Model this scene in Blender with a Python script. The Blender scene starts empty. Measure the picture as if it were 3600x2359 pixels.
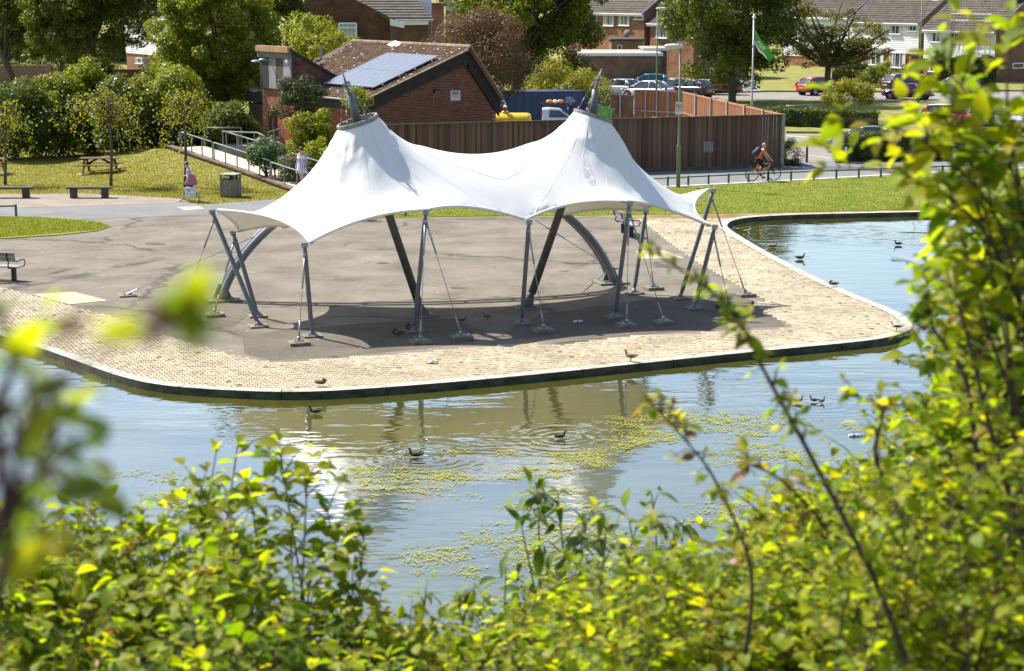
import bpy, bmesh, math, random
import numpy as np
from mathutils import Vector, Matrix
from mathutils.geometry import delaunay_2d_cdt, tessellate_polygon
from mathutils.bvhtree import BVHTree
random.seed(7); rng = np.random.default_rng(7)
S = bpy.context.scene; COL = S.collection; R = math.radians
V = Vector
# ------------------------------------------------------------------ camera, sky, sun, exposure
CAMZ, FPX, HOR = 9.0, 6500.0, -60.0
TILT = math.atan((1179.5 - HOR) / FPX)
cam = bpy.data.cameras.new('camera'); cam_ob = bpy.data.objects.new('camera', cam); COL.objects.link(cam_ob)
cam_ob.location = (0, 0, CAMZ); cam_ob.rotation_euler = (math.pi / 2 - TILT, 0, 0)
cam.sensor_width = 36; cam.lens = FPX / 3600 * 36; cam.clip_start = 0.1; cam.clip_end = 3000
cam.dof.use_dof = True; cam.dof.focus_distance = 58; cam.dof.aperture_fstop = 4.6; cam.dof.aperture_blades = 9
S.camera = cam_ob
SUNV = V((-0.66, 0.45, 1.0)).normalized()
world = bpy.data.worlds.new('World'); S.world = world; world.use_nodes = True
wn = world.node_tree
sky = wn.nodes.new('ShaderNodeTexSky'); sky.sky_type = 'NISHITA'; sky.sun_disc = False
sky.sun_elevation = math.asin(SUNV.z); sky.sun_rotation = math.atan2(SUNV.x, SUNV.y)
sky.air_density = 1.0; sky.dust_density = 1.3; sky.ozone_density = 1.2
wn.links.new(sky.outputs[0], wn.nodes['Background'].inputs[0]); wn.nodes['Background'].inputs[1].default_value = 0.115
sun = bpy.data.lights.new('sun', 'SUN'); sun.energy = 5.0; sun.angle = R(0.53); sun.color = (1.0, 0.955, 0.87)
sun_ob = bpy.data.objects.new('sun', sun); COL.objects.link(sun_ob); sun_ob.location = (-60, 60, 100)
sun_ob.rotation_euler = SUNV.to_track_quat('Z', 'Y').to_euler()
S.view_settings.view_transform = 'Standard'; S.view_settings.look = 'None'
S.view_settings.gamma = 1.0; S.view_settings.exposure = 0.95
S.render.engine = 'CYCLES'
S.cycles.max_bounces = 8; S.cycles.transparent_max_bounces = 8; S.cycles.caustics_reflective = False; S.cycles.caustics_refractive = False
S.cycles.sample_clamp_indirect = 6
# ------------------------------------------------------------------ where a place seen in the photograph stands
CT, ST = math.cos(TILT), math.sin(TILT)
def ray(px, py):
    x = (px - 1800) / FPX; y = (1179.5 - py) / FPX
    return V((x, CT + y * ST, -ST + y * CT))
def G(px, py, z=0.0):
    d = ray(px, py); t = (z - CAMZ) / d.z
    return V((d.x * t, d.y * t, z))
def A(px, py, Y):
    d = ray(px, py); t = Y / d.y
    return V((d.x * t, Y, CAMZ + d.z * t))
def seen(p):
    x, y, z = p[0], p[1], p[2] - CAMZ
    dep = y * CT - z * ST
    return 1800 + FPX * x / dep, 1179.5 - FPX * (y * ST + z * CT) / dep, dep
# ------------------------------------------------------------------ mesh helpers
class MB:
    def __init__(s): s.v = []; s.f = []; s.m = []; s.X = None
    def add(s, vs, fs, mi=0):
        b = len(s.v)
        s.v.extend([tuple(s.X @ V(p)) for p in vs] if s.X is not None else [tuple(p) for p in vs])
        s.f.extend([tuple(i + b for i in f) for f in fs]); s.m.extend([mi] * len(fs)); return s
    def box(s, c, size, rot=None, mi=0):
        c = V(c); hx, hy, hz = size[0] / 2, size[1] / 2, size[2] / 2
        vs = [V((x, y, z)) for z in (-hz, hz) for (x, y) in ((-hx, -hy), (hx, -hy), (hx, hy), (-hx, hy))]
        if rot is not None: vs = [rot @ p for p in vs]
        return s.add([p + c for p in vs], [(3, 2, 1, 0), (4, 5, 6, 7), (0, 1, 5, 4), (1, 2, 6, 5), (2, 3, 7, 6), (3, 0, 4, 7)], mi)
    def beam(s, p, q, w, h, mi=0, up=V((0, 0, 1))):
        p, q = V(p), V(q); d = q - p; L = d.length; x = d / L
        y = up.cross(x)
        if y.length < 1e-4: y = V((0, 1, 0)).cross(x)
        y.normalize(); z = x.cross(y)
        return s.box((p + q) / 2, (L, w, h), Matrix((x, y, z)).transposed(), mi)
    def tube(s, pts, r, seg=8, mi=0, cap=True, flat=1.0):
        pts = [V(p) for p in pts]; n = len(pts)
        rs = r if isinstance(r, (list, tuple)) else [r] * n
        vs = []; prev = None
        for i, p in enumerate(pts):
            t = (pts[min(i + 1, n - 1)] - pts[max(i - 1, 0)])
            if t.length < 1e-9: t = V((0, 0, 1))
            t.normalize()
            if prev is None:
                a = V((0, 0, 1)) if abs(t.z) < 0.9 else V((1, 0, 0))
                u = t.cross(a).normalized()
            else:
                u = (prev - t * prev.dot(t))
                u = u.normalized() if u.length > 1e-6 else t.orthogonal().normalized()
            prev = u; w = t.cross(u)
            for k in range(seg):
                th = 2 * math.pi * k / seg
                vs.append(p + (u * math.cos(th) + w * math.sin(th) * flat) * rs[i])
        fs = [(i * seg + k, i * seg + (k + 1) % seg, (i + 1) * seg + (k + 1) % seg, (i + 1) * seg + k) for i in range(n - 1) for k in range(seg)]
        if cap:
            fs.append(tuple(range(seg - 1, -1, -1))); fs.append(tuple((n - 1) * seg + k for k in range(seg)))
        return s.add(vs, fs, mi)
    def loft(s, rings, mi=0, cap=True):
        n = len(rings[0]); vs = [p for rg in rings for p in rg]
        fs = [(i * n + k, i * n + (k + 1) % n, (i + 1) * n + (k + 1) % n, (i + 1) * n + k) for i in range(len(rings) - 1) for k in range(n)]
        if cap: fs.append(tuple(range(n - 1, -1, -1))); fs.append(tuple((len(rings) - 1) * n + k for k in range(n)))
        return s.add(vs, fs, mi)
    def lathe(s, c, prof, seg=16, mi=0, ax=None, cap=True):
        c = V(c); q = V((0, 0, 1)).rotation_difference(V(ax)) if ax is not None else None
        rings = []
        for (r, z) in prof:
            rg = []
            for k in range(seg):
                th = 2 * math.pi * k / seg; p = V((r * math.cos(th), r * math.sin(th), z))
                rg.append(c + (q @ p if q else p))
            rings.append(rg)
        return s.loft(rings, mi, cap)
    def prism(s, poly, vec, mi=0):
        poly = [V(p) for p in poly]; vec = V(vec); n = len(poly)
        vs = poly + [p + vec for p in poly]
        fs = [tuple(range(n - 1, -1, -1)), tuple(range(n, 2 * n))] + [(i, (i + 1) % n, n + (i + 1) % n, n + i) for i in range(n)]
        return s.add(vs, fs, mi)
    def ell(s, c, r, seg=10, rings=6, mi=0):
        prof = []
        for i in range(rings + 1):
            a = -math.pi / 2 + math.pi * i / rings
            prof.append((max(math.cos(a), 0.02), math.sin(a)))
        c = V(c)
        return s.loft([[c + V((r[0] * q * math.cos(2 * math.pi * k / seg), r[1] * q * math.sin(2 * math.pi * k / seg), r[2] * z)) for k in range(seg)] for q, z in prof], mi)
    def mesh(s, name, mats, smooth=False):
        me = bpy.data.meshes.new(name); me.from_pydata(s.v, [], s.f)
        for m in (mats if isinstance(mats, (list, tuple)) else [mats]): me.materials.append(m)
        if any(s.m): me.polygons.foreach_set('material_index', s.m)
        if smooth: me.polygons.foreach_set('use_smooth', [True] * len(s.f))
        me.update(); return me
INV = {}
def tag(o, label=None, cat=None, group=None, kind=None):
    if label: o['label'] = label
    if cat: o['category'] = cat
    if group: o['group'] = group
    if kind: o['kind'] = kind
    return o
def link(o, parent=None):
    COL.objects.link(o)
    if parent is not None:
        o.parent = parent
        if parent.name in INV: o.matrix_parent_inverse = INV[parent.name]
    return o
def thing(name, label, cat, loc=(0, 0, 0), rz=0.0, group=None, local=False):
    o = bpy.data.objects.new(name, None); COL.objects.link(o); o.empty_display_size = 0.3
    o.location = loc; o.rotation_euler = (0, 0, rz); tag(o, label, cat, group)
    if not local: INV[o.name] = (Matrix.Translation(V(loc)) @ Matrix.Rotation(rz, 4, 'Z')).inverted()
    return o
def obj(name, mb, mats, parent=None, smooth=False, bevel=0, sub=0, autos=None):
    o = bpy.data.objects.new(name, mb.mesh(name, mats, smooth) if isinstance(mb, MB) else mb)
    link(o, parent)
    if bevel:
        b = o.modifiers.new('bevel', 'BEVEL'); b.width = bevel; b.segments = 2; b.limit_method = 'ANGLE'
    if sub:
        m = o.modifiers.new('sub', 'SUBSURF'); m.levels = sub; m.render_levels = sub
    return o
def struct(name, mb, mats, parent=None, smooth=False):
    o = obj(name, mb, mats, parent, smooth); o['kind'] = 'structure'; return o
def piece(name, me, parent, M):
    o = bpy.data.objects.new(name, me); link(o, parent); o.matrix_basis = M; return o
def copy_tree(o, parent=None):
    c = o.copy(); COL.objects.link(c)
    if parent is not None: c.parent = parent
    for ch in o.children: copy_tree(ch, c)
    return c
def place_copy(proto, loc, rz, label, first):
    o = proto if first else copy_tree(proto)
    o.location = loc; o.rotation_euler = (0, 0, rz)
    if label: o['label'] = label
    return o
def smoothline(pts, n=6, closed=False):
    pts = [V(p) for p in pts]; out = []; N = len(pts)
    for i in range(N if closed else N - 1):
        if closed: a, b, c, d = (pts[(i + k - 1) % N] for k in range(4))
        else: a, b, c, d = pts[max(i - 1, 0)], pts[i], pts[i + 1], pts[min(i + 2, N - 1)]
        for k in range(n):
            t = k / n
            out.append(0.5 * ((2 * b) + (c - a) * t + (2 * a - 5 * b + 4 * c - d) * t * t + (3 * b - a - 3 * c + d) * t ** 3))
    if not closed: out.append(pts[-1])
    return out
def sheet(name, pts, z, mat, kind='structure', parent=None):
    poly = [V((p[0], p[1], z)) for p in pts]
    me = bpy.data.meshes.new(name)
    tris = tessellate_polygon([poly])
    fs = []
    for t in tris:
        a, b, c = (poly[i] for i in t)
        fs.append(t if (b - a).cross(c - a).z > 0 else (t[0], t[2], t[1]))
    me.from_pydata([tuple(p) for p in poly], [], fs); me.materials.append(mat); me.update()
    o = bpy.data.objects.new(name, me); link(o, parent)
    if kind: o['kind'] = kind
    return o
def pxs(l, z=0.0): return [G(a, b, z) for a, b in l]
def skin(name, verts, edges, radii, mat, parent=None, sub=2, root=0):
    me = bpy.data.meshes.new(name); me.from_pydata([tuple(p) for p in verts], edges, [])
    me.materials.append(mat)
    o = bpy.data.objects.new(name, me); link(o, parent)
    m = o.modifiers.new('skin', 'SKIN'); m.use_smooth_shade = True
    for i, r in enumerate(radii):
        me.skin_vertices[0].data[i].radius = r if isinstance(r, tuple) else (r, r)
        me.skin_vertices[0].data[i].use_root = (i == root)
    if sub: q = o.modifiers.new('sub', 'SUBSURF'); q.levels = sub; q.render_levels = sub
    return o
# ------------------------------------------------------------------ materials
def M(name, col, col2=None, rough=0.8, scale=4.0, bump=0.0, bscale=None, metal=0.0, rand=0.0, detail=5, spec=0.4, stretch=None, contrast=(0.35, 0.65), alpha=None, coat=0.0, island=False):
    m = bpy.data.materials.new(name); m.use_nodes = True; nt = m.node_tree; N = nt.nodes; L = nt.links
    p = N['Principled BSDF']; p.inputs['Roughness'].default_value = rough; p.inputs['Metallic'].default_value = metal
    p.inputs['Specular IOR Level'].default_value = spec
    if coat: p.inputs['Coat Weight'].default_value = coat; p.inputs['Coat Roughness'].default_value = 0.06
    tc = N.new('ShaderNodeTexCoord'); mp = N.new('ShaderNodeMapping'); L.new(tc.outputs['Object'], mp.inputs[0])
    if stretch: mp.inputs['Scale'].default_value = stretch
    out = None
    if col2 is not None:
        nz = N.new('ShaderNodeTexNoise'); nz.inputs['Scale'].default_value = scale; nz.inputs['Detail'].default_value = detail
        nz.inputs['Roughness'].default_value = 0.65
        L.new(mp.outputs[0], nz.inputs['Vector'])
        rp = N.new('ShaderNodeValToRGB'); rp.color_ramp.elements[0].position, rp.color_ramp.elements[1].position = contrast
        rp.color_ramp.elements[0].color = (*col, 1); rp.color_ramp.elements[1].color = (*col2, 1)
        L.new(nz.outputs['Fac'], rp.inputs[0]); out = rp.outputs[0]
    if rand or island:
        oi = N.new('ShaderNodeObjectInfo'); ge = N.new('ShaderNodeNewGeometry')
        ad = N.new('ShaderNodeMath'); ad.operation = 'ADD'; L.new(oi.outputs['Random'], ad.inputs[0]); L.new(ge.outputs['Random Per Island'], ad.inputs[1])
        fr = N.new('ShaderNodeMath'); fr.operation = 'FRACT'; L.new(ad.outputs[0], fr.inputs[0])
        mr = N.new('ShaderNodeMapRange'); mr.inputs['To Min'].default_value = 1 - rand; mr.inputs['To Max'].default_value = 1 + rand
        L.new(fr.outputs[0], mr.inputs[0])
        hv = N.new('ShaderNodeHueSaturation'); L.new(mr.outputs[0], hv.inputs['Value'])
        hm = N.new('ShaderNodeMapRange'); hm.inputs['To Min'].default_value = 0.5 - rand * 0.05; hm.inputs['To Max'].default_value = 0.5 + rand * 0.05
        ml = N.new('ShaderNodeMath'); ml.operation = 'MULTIPLY'; ml.inputs[1].default_value = 7.31; L.new(fr.outputs[0], ml.inputs[0])
        f2 = N.new('ShaderNodeMath'); f2.operation = 'FRACT'; L.new(ml.outputs[0], f2.inputs[0]); L.new(f2.outputs[0], hm.inputs[0]); L.new(hm.outputs[0], hv.inputs['Hue'])
        if out: L.new(out, hv.inputs['Color'])
        else: hv.inputs['Color'].default_value = (*col, 1)
        out = hv.outputs[0]
    if out: L.new(out, p.inputs['Base Color'])
    else: p.inputs['Base Color'].default_value = (*col, 1)
    if bump:
        bz = N.new('ShaderNodeTexNoise'); bz.inputs['Scale'].default_value = bscale or scale * 4; bz.inputs['Detail'].default_value = 6
        L.new(mp.outputs[0], bz.inputs['Vector'])
        b = N.new('ShaderNodeBump'); b.inputs['Strength'].default_value = bump; b.inputs['Distance'].default_value = 0.02
        L.new(bz.outputs['Fac'], b.inputs['Height']); L.new(b.outputs[0], p.inputs['Normal'])
    return m
def leafmat(name, cols, trans=0.4, tcol=None, rough=0.45):
    m = bpy.data.materials.new(name); m.use_nodes = True; nt = m.node_tree; N = nt.nodes; L = nt.links
    p = N['Principled BSDF']; p.inputs['Roughness'].default_value = rough; p.inputs['Specular IOR Level'].default_value = 0.22
    oi = N.new('ShaderNodeObjectInfo'); ge = N.new('ShaderNodeNewGeometry')
    ad = N.new('ShaderNodeMath'); ad.operation = 'ADD'; L.new(oi.outputs['Random'], ad.inputs[0]); L.new(ge.outputs['Random Per Island'], ad.inputs[1])
    fr = N.new('ShaderNodeMath'); fr.operation = 'FRACT'; L.new(ad.outputs[0], fr.inputs[0])
    rp = N.new('ShaderNodeValToRGB'); els = rp.color_ramp.elements
    while len(els) < len(cols): els.new(0.5)
    for i, c in enumerate(cols): els[i].position = i / (len(cols) - 1); els[i].color = (*c, 1)
    L.new(fr.outputs[0], rp.inputs[0]); L.new(rp.outputs[0], p.inputs['Base Color'])
    tr = N.new('ShaderNodeBsdfTranslucent'); mx = N.new('ShaderNodeMixShader'); mx.inputs[0].default_value = trans
    g = N.new('ShaderNodeMix'); g.data_type = 'RGBA'; g.blend_type = 'MULTIPLY'; g.inputs[0].default_value = 1.0
    L.new(rp.outputs[0], g.inputs[6]); g.inputs[7].default_value = (*(tcol or (1.9, 1.9, 0.7)), 1)
    L.new(g.outputs[2], tr.inputs[0]); L.new(p.outputs[0], mx.inputs[1]); L.new(tr.outputs[0], mx.inputs[2])
    L.new(mx.outputs[0], N['Material Output'].inputs[0]); return m
def brickmat(name, c1, c2, mortar, bw=0.225, bh=0.075, ax=None, rough=0.85):
    """far brickwork: too small to pick apart; the rows run level along the wall (object x, z)"""
    m = bpy.data.materials.new(name); m.use_nodes = True; nt = m.node_tree; N = nt.nodes; L = nt.links
    p = N['Principled BSDF']; p.inputs['Roughness'].default_value = rough; p.inputs['Specular IOR Level'].default_value = 0.2
    tc = N.new('ShaderNodeTexCoord'); sx = N.new('ShaderNodeSeparateXYZ'); L.new(tc.outputs['Object'], sx.inputs[0])
    ax = ax or (0.7, 0.7)
    a = N.new('ShaderNodeMath'); a.operation = 'MULTIPLY'; a.inputs[1].default_value = ax[0]; L.new(sx.outputs[0], a.inputs[0])
    b = N.new('ShaderNodeMath'); b.operation = 'MULTIPLY'; b.inputs[1].default_value = ax[1]; L.new(sx.outputs[1], b.inputs[0])
    s = N.new('ShaderNodeMath'); s.operation = 'ADD'; L.new(a.outputs[0], s.inputs[0]); L.new(b.outputs[0], s.inputs[1])
    cb = N.new('ShaderNodeCombineXYZ'); L.new(s.outputs[0], cb.inputs[0]); L.new(sx.outputs[2], cb.inputs[1])
    br = N.new('ShaderNodeTexBrick'); br.inputs['Color1'].default_value = (*c1, 1); br.inputs['Color2'].default_value = (*c2, 1); br.inputs['Mortar'].default_value = (*mortar, 1)
    br.inputs['Scale'].default_value = 1; br.inputs['Brick Width'].default_value = bw; br.inputs['Row Height'].default_value = bh; br.inputs['Mortar Size'].default_value = 0.008; br.inputs['Mortar Smooth'].default_value = 0.3
    L.new(cb.outputs[0], br.inputs[0])
    nz = N.new('ShaderNodeTexNoise'); nz.inputs['Scale'].default_value = 1.3; nz.inputs['Detail'].default_value = 6; L.new(tc.outputs['Object'], nz.inputs[0])
    mr = N.new('ShaderNodeMapRange'); mr.inputs['From Min'].default_value = 0.3; mr.inputs['From Max'].default_value = 0.7; mr.inputs['To Min'].default_value = 0.72; mr.inputs['To Max'].default_value = 1.2; L.new(nz.outputs['Fac'], mr.inputs[0])
    hv = N.new('ShaderNodeHueSaturation'); L.new(br.outputs['Color'], hv.inputs['Color']); L.new(mr.outputs[0], hv.inputs['Value']); L.new(hv.outputs[0], p.inputs['Base Color'])
    bp = N.new('ShaderNodeBump'); bp.inputs['Strength'].default_value = 0.5; bp.inputs['Distance'].default_value = 0.01; bp.invert = True
    L.new(br.outputs['Fac'], bp.inputs['Height']); L.new(bp.outputs[0], p.inputs['Normal'])
    return m
mt = {}
mt['steel'] = M('painted_steel_grey', (0.11, 0.12, 0.135), (0.15, 0.16, 0.175), rough=0.42, scale=3, spec=0.5)
mt['steel_dark'] = M('painted_steel_dark', (0.085, 0.085, 0.078), (0.125, 0.125, 0.115), rough=0.5, scale=3)
mt['galv'] = M('galvanised_steel', (0.26, 0.27, 0.28), (0.38, 0.39, 0.4), rough=0.45, scale=8, metal=0.5)
mt['handrail'] = M('handrail_grey', (0.15, 0.17, 0.17), (0.22, 0.24, 0.24), rough=0.5, scale=4)
mt['cable'] = M('wire_cable', (0.2, 0.21, 0.22), rough=0.5, metal=0.4)
mt['concrete'] = M('old_concrete', (0.13, 0.115, 0.08), (0.25, 0.22, 0.16), rough=0.95, scale=9, bump=0.4)
mt['black'] = M('black_plastic', (0.015, 0.015, 0.017), rough=0.5)
mt['white'] = M('white_paint', (0.72, 0.74, 0.75), (0.82, 0.83, 0.83), rough=0.5, scale=2)
mt['wood_grey'] = M('weathered_wood', (0.13, 0.115, 0.09), (0.26, 0.24, 0.19), rough=0.85, scale=3, stretch=(1, 1, 9), rand=0.25, bump=0.3)
mt['wood_dark'] = M('dark_bench_wood', (0.035, 0.03, 0.025), (0.075, 0.065, 0.05), rough=0.75, scale=4, rand=0.2)
mt['wood_brown'] = M('brown_timber', (0.09, 0.05, 0.025), (0.16, 0.095, 0.05), rough=0.8, scale=4, rand=0.2)
mt['bark'] = M('bark', (0.055, 0.045, 0.034), (0.12, 0.1, 0.075), rough=0.95, scale=7, bump=0.6, stretch=(1, 1, 0.3))
mt['glass'] = M('window_glass', (0.03, 0.04, 0.05), (0.1, 0.12, 0.13), rough=0.06, scale=0.5, spec=0.8)
mt['curtain'] = M('net_curtain', (0.42, 0.44, 0.44), (0.6, 0.6, 0.58), rough=0.9, scale=3, stretch=(6, 6, 0.3))
mt['green_rail'] = M('green_rail_paint', (0.012, 0.10, 0.055), (0.02, 0.15, 0.085), rough=0.5, scale=4)
mt['lamp_green'] = M('lamp_column_green', (0.13, 0.165, 0.085), (0.18, 0.215, 0.12), rough=0.55, scale=3)
# ------------------------------------------------------------------ ground, pond, paving
def ground_mat(name, cols, scale, sp=(0.3, 0.7), fine=60, fstr=0.35, rough=0.95, bump=0.4, cracks=None, spots=None):
    m = bpy.data.materials.new(name); m.use_nodes = True; nt = m.node_tree; N = nt.nodes; L = nt.links
    p = N['Principled BSDF']; p.inputs['Roughness'].default_value = rough; p.inputs['Specular IOR Level'].default_value = 0.2
    tc = N.new('ShaderNodeTexCoord')
    nz = N.new('ShaderNodeTexNoise'); nz.inputs['Scale'].default_value = scale; nz.inputs['Detail'].default_value = 8; nz.inputs['Roughness'].default_value = 0.62; L.new(tc.outputs['Object'], nz.inputs[0])
    rp = N.new('ShaderNodeValToRGB'); els = rp.color_ramp.elements
    while len(els) < len(cols): els.new(0.5)
    for i, c in enumerate(cols): els[i].position = sp[0] + (sp[1] - sp[0]) * i / (len(cols) - 1); els[i].color = (*c, 1)
    L.new(nz.outputs['Fac'], rp.inputs[0])
    fz = N.new('ShaderNodeTexNoise'); fz.inputs['Scale'].default_value = fine; fz.inputs['Detail'].default_value = 3; L.new(tc.outputs['Object'], fz.inputs[0])
    mr = N.new('ShaderNodeMapRange'); mr.inputs['From Min'].default_value = 0.3; mr.inputs['From Max'].default_value = 0.7; mr.inputs['To Min'].default_value = 1 - fstr; mr.inputs['To Max'].default_value = 1 + fstr; L.new(fz.outputs['Fac'], mr.inputs[0])
    hv = N.new('ShaderNodeHueSaturation'); L.new(rp.outputs[0], hv.inputs['Color']); L.new(mr.outputs[0], hv.inputs['Value'])
    out = hv.outputs[0]
    if cracks:
        vo = N.new('ShaderNodeTexVoronoi'); vo.feature = 'DISTANCE_TO_EDGE'; vo.inputs['Scale'].default_value = cracks
        wz = N.new('ShaderNodeTexNoise'); wz.inputs['Scale'].default_value = 1.1; wz.inputs['Detail'].default_value = 5; L.new(tc.outputs['Object'], wz.inputs[0])
        av = N.new('ShaderNodeVectorMath'); av.operation = 'MULTIPLY_ADD'; av.inputs[1].default_value = (1.6, 1.6, 0); L.new(wz.outputs['Color'], av.inputs[0]); L.new(tc.outputs['Object'], av.inputs[2]); L.new(av.outputs[0], vo.inputs['Vector'])
        cr = N.new('ShaderNodeMapRange'); cr.inputs['From Min'].default_value = 0.0; cr.inputs['From Max'].default_value = 0.02; cr.inputs['To Min'].default_value = 0.75; cr.inputs['To Max'].default_value = 0.0; L.new(vo.outputs['Distance'], cr.inputs[0])
        mk = N.new('ShaderNodeTexNoise'); mk.inputs['Scale'].default_value = 0.35; L.new(tc.outputs['Object'], mk.inputs[0])
        mm = N.new('ShaderNodeMapRange'); mm.inputs['From Min'].default_value = 0.42; mm.inputs['From Max'].default_value = 0.52; L.new(mk.outputs['Fac'], mm.inputs[0])
        mu = N.new('ShaderNodeMath'); mu.operation = 'MULTIPLY'; L.new(cr.outputs[0], mu.inputs[0]); L.new(mm.outputs[0], mu.inputs[1])
        mx = N.new('ShaderNodeMix'); mx.data_type = 'RGBA'; L.new(mu.outputs[0], mx.inputs[0]); L.new(out, mx.inputs[6]); mx.inputs[7].default_value = (0.035, 0.032, 0.026, 1)
        out = mx.outputs[2]
    if spots:
        vz = N.new('ShaderNodeTexVoronoi'); vz.inputs['Scale'].default_value = spots[0]; L.new(tc.outputs['Object'], vz.inputs['Vector'])
        cr = N.new('ShaderNodeMapRange'); cr.inputs['From Min'].default_value = 0.05; cr.inputs['From Max'].default_value = 0.11; cr.inputs['To Min'].default_value = 1.0; cr.inputs['To Max'].default_value = 0.0; L.new(vz.outputs['Distance'], cr.inputs[0])
        mx = N.new('ShaderNodeMix'); mx.data_type = 'RGBA'; L.new(cr.outputs[0], mx.inputs[0]); L.new(out, mx.inputs[6]); mx.inputs[7].default_value = (*spots[1], 1)
        out = mx.outputs[2]
    L.new(out, p.inputs['Base Color'])
    if bump:
        b = N.new('ShaderNodeBump'); b.inputs['Strength'].default_value = bump; b.inputs['Distance'].default_value = 0.015
        L.new(fz.outputs['Fac'], b.inputs['Height']); L.new(b.outputs[0], p.inputs['Normal'])
    return m
mt['grass'] = ground_mat('lawn', [(0.10, 0.13, 0.02), (0.17, 0.18, 0.03), (0.24, 0.21, 0.06), (0.31, 0.24, 0.12)], 0.9, (0.3, 0.72), 22, 0.45, bump=0.8)
mt['lush'] = ground_mat('green_lawn', [(0.10, 0.15, 0.016), (0.165, 0.19, 0.026), (0.25, 0.22, 0.07)], 0.8, (0.3, 0.75), 22, 0.4, bump=0.8)
mt['asphalt'] = ground_mat('old_asphalt', [(0.11, 0.093, 0.071), (0.165, 0.142, 0.111), (0.215, 0.188, 0.148)], 0.5, (0.3, 0.7), 38, 0.28, cracks=0.11, spots=(1.6, (0.3, 0.28, 0.24)))
mt['patch'] = ground_mat('asphalt_patch', [(0.09, 0.077, 0.059), (0.142, 0.122, 0.094)], 0.7, (0.3, 0.7), 38, 0.3, spots=(1.9, (0.26, 0.25, 0.23)))
mt['patch2'] = ground_mat('asphalt_patch_worn', [(0.13, 0.115, 0.095), (0.2, 0.175, 0.14)], 0.9, (0.3, 0.7), 38, 0.3, spots=(1.5, (0.28, 0.27, 0.24)))
mt['tarmac'] = ground_mat('path_tarmac', [(0.15, 0.148, 0.145), (0.2, 0.196, 0.19)], 0.6, (0.3, 0.7), 40, 0.2)
mt['road'] = ground_mat('road_tarmac', [(0.19, 0.175, 0.165), (0.25, 0.235, 0.22)], 0.4, (0.3, 0.7), 30, 0.15)
mt['gravel'] = ground_mat('gravel_strip', [(0.2, 0.165, 0.13), (0.3, 0.25, 0.2)], 0.9, (0.3, 0.7), 45, 0.35, bump=0.8)
mt['slab'] = ground_mat('pale_slab', [(0.36, 0.3, 0.2), (0.46, 0.4, 0.28)], 1.5, (0.3, 0.7), 30, 0.2)
mt['moss_joint'] = ground_mat('mossy_joint', [(0.14, 0.09, 0.03), (0.22, 0.15, 0.06), (0.28, 0.22, 0.12)], 1.2, (0.3, 0.7), 30, 0.35)
mt['earth'] = ground_mat('bank_earth', [(0.03, 0.03, 0.012), (0.06, 0.055, 0.025)], 1.2, (0.3, 0.7), 20, 0.3)
# edge of the pond, seen along the kerb
EDGE = [(-900, 900), (-500, 1010), (-200, 1110), (0, 1180), (200, 1246), (400, 1318), (560, 1355), (800, 1375), (1100, 1380), (1500, 1354), (1900, 1318), (2300, 1276), (2700, 1235), (3000, 1206), (3120, 1189), (3190, 1167), (3206, 1148), (3190, 1124), (3140, 1093), (3000, 1036), (2850, 968), (2700, 890), (2610, 838), (2565, 808), (2556, 792), (2580, 776), (2650, 765), (2800, 757), (3000, 752), (3250, 747), (3600, 742), (4200, 735)]
edge = smoothline(pxs(EDGE), 6)
far = [V((260, edge[-1].y + 2, 0)), V((900, 400, 0)), V((900, 1500, 0)), V((-900, 1500, 0)), V((-900, 300, 0)), V((-260, edge[0].y + 8, 0))]
sheet('ground', edge + far, 0.0, mt['grass'])
# paving between the kerb and the asphalt
INNER = [(-900, 800), (-500, 905), (-200, 965), (0, 1012), (110, 1038), (240, 1075), (420, 1122), (560, 1172), (700, 1218), (850, 1256), (950, 1274), (1050, 1271), (1250, 1256), (1440, 1243), (1600, 1228), (1840, 1212), (1980, 1216), (2050, 1203), (2250, 1182), (2500, 1170), (2680, 1163), (2780, 1150), (2745, 1128), (2690, 1098), (2650, 1072), (2690, 1058), (2620, 1018), (2560, 984), (2460, 926), (2390, 880), (2330, 835), (2270, 790), (2225, 764), (2300, 757), (2600, 752), (3000, 743), (3600, 733), (4200, 726)]
inner = smoothline(pxs(INNER), 5)
def offset(line, d):
    out = []
    for i, p in enumerate(line):
        t = line[min(i + 1, len(line) - 1)] - line[max(i - 1, 0)]; t.normalize()
        out.append(p + V((-t.y, t.x, 0)) * d)
    return out
edge_in = offset(edge, 0.28)
paving = sheet('paving', edge_in + inner[::-1], 0.006, mt['moss_joint'])
# asphalt plaza
ASPH = INNER[1:33][::-1]
plaza = sheet('plaza', inner[5:161] + pxs([(2120, 760), (1900, 761), (1640, 763), (1380, 768), (1240, 776), (1120, 760), (1000, 738), (800, 745), (400, 760), (0, 772), (-500, 800)]), 0.004, mt['asphalt'])
PU = [(-600, 755), (0, 732), (400, 722), (700, 708), (900, 697), (1100, 690), (1500, 660), (1900, 630), (2300, 606), (2770, 590), (2800, 560)]
PL = [(3700, 588), (3200, 612), (2700, 641), (2300, 662), (1800, 692), (1400, 716), (1100, 738), (800, 752), (400, 768), (0, 779), (-600, 800)]
sheet('path', pxs(PU + [(3000, 572), (3300, 560), (3700, 548)] + PL), 0.010, mt['tarmac'])
sheet('edging', pxs([(3700, 585), (3200, 609), (2700, 637), (2300, 657), (1800, 688), (1800, 692), (2300, 662), (2700, 641), (3200, 612), (3700, 588)]), 0.02, M('pale_edging', (0.4, 0.38, 0.34), (0.5, 0.47, 0.42), scale=4))
sheet('gravel_strip', pxs([(-600, 700), (0, 684), (300, 682), (500, 689), (640, 699), (760, 706), (700, 710), (400, 723), (0, 733), (-600, 757)]), 0.014, mt['gravel'])
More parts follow.
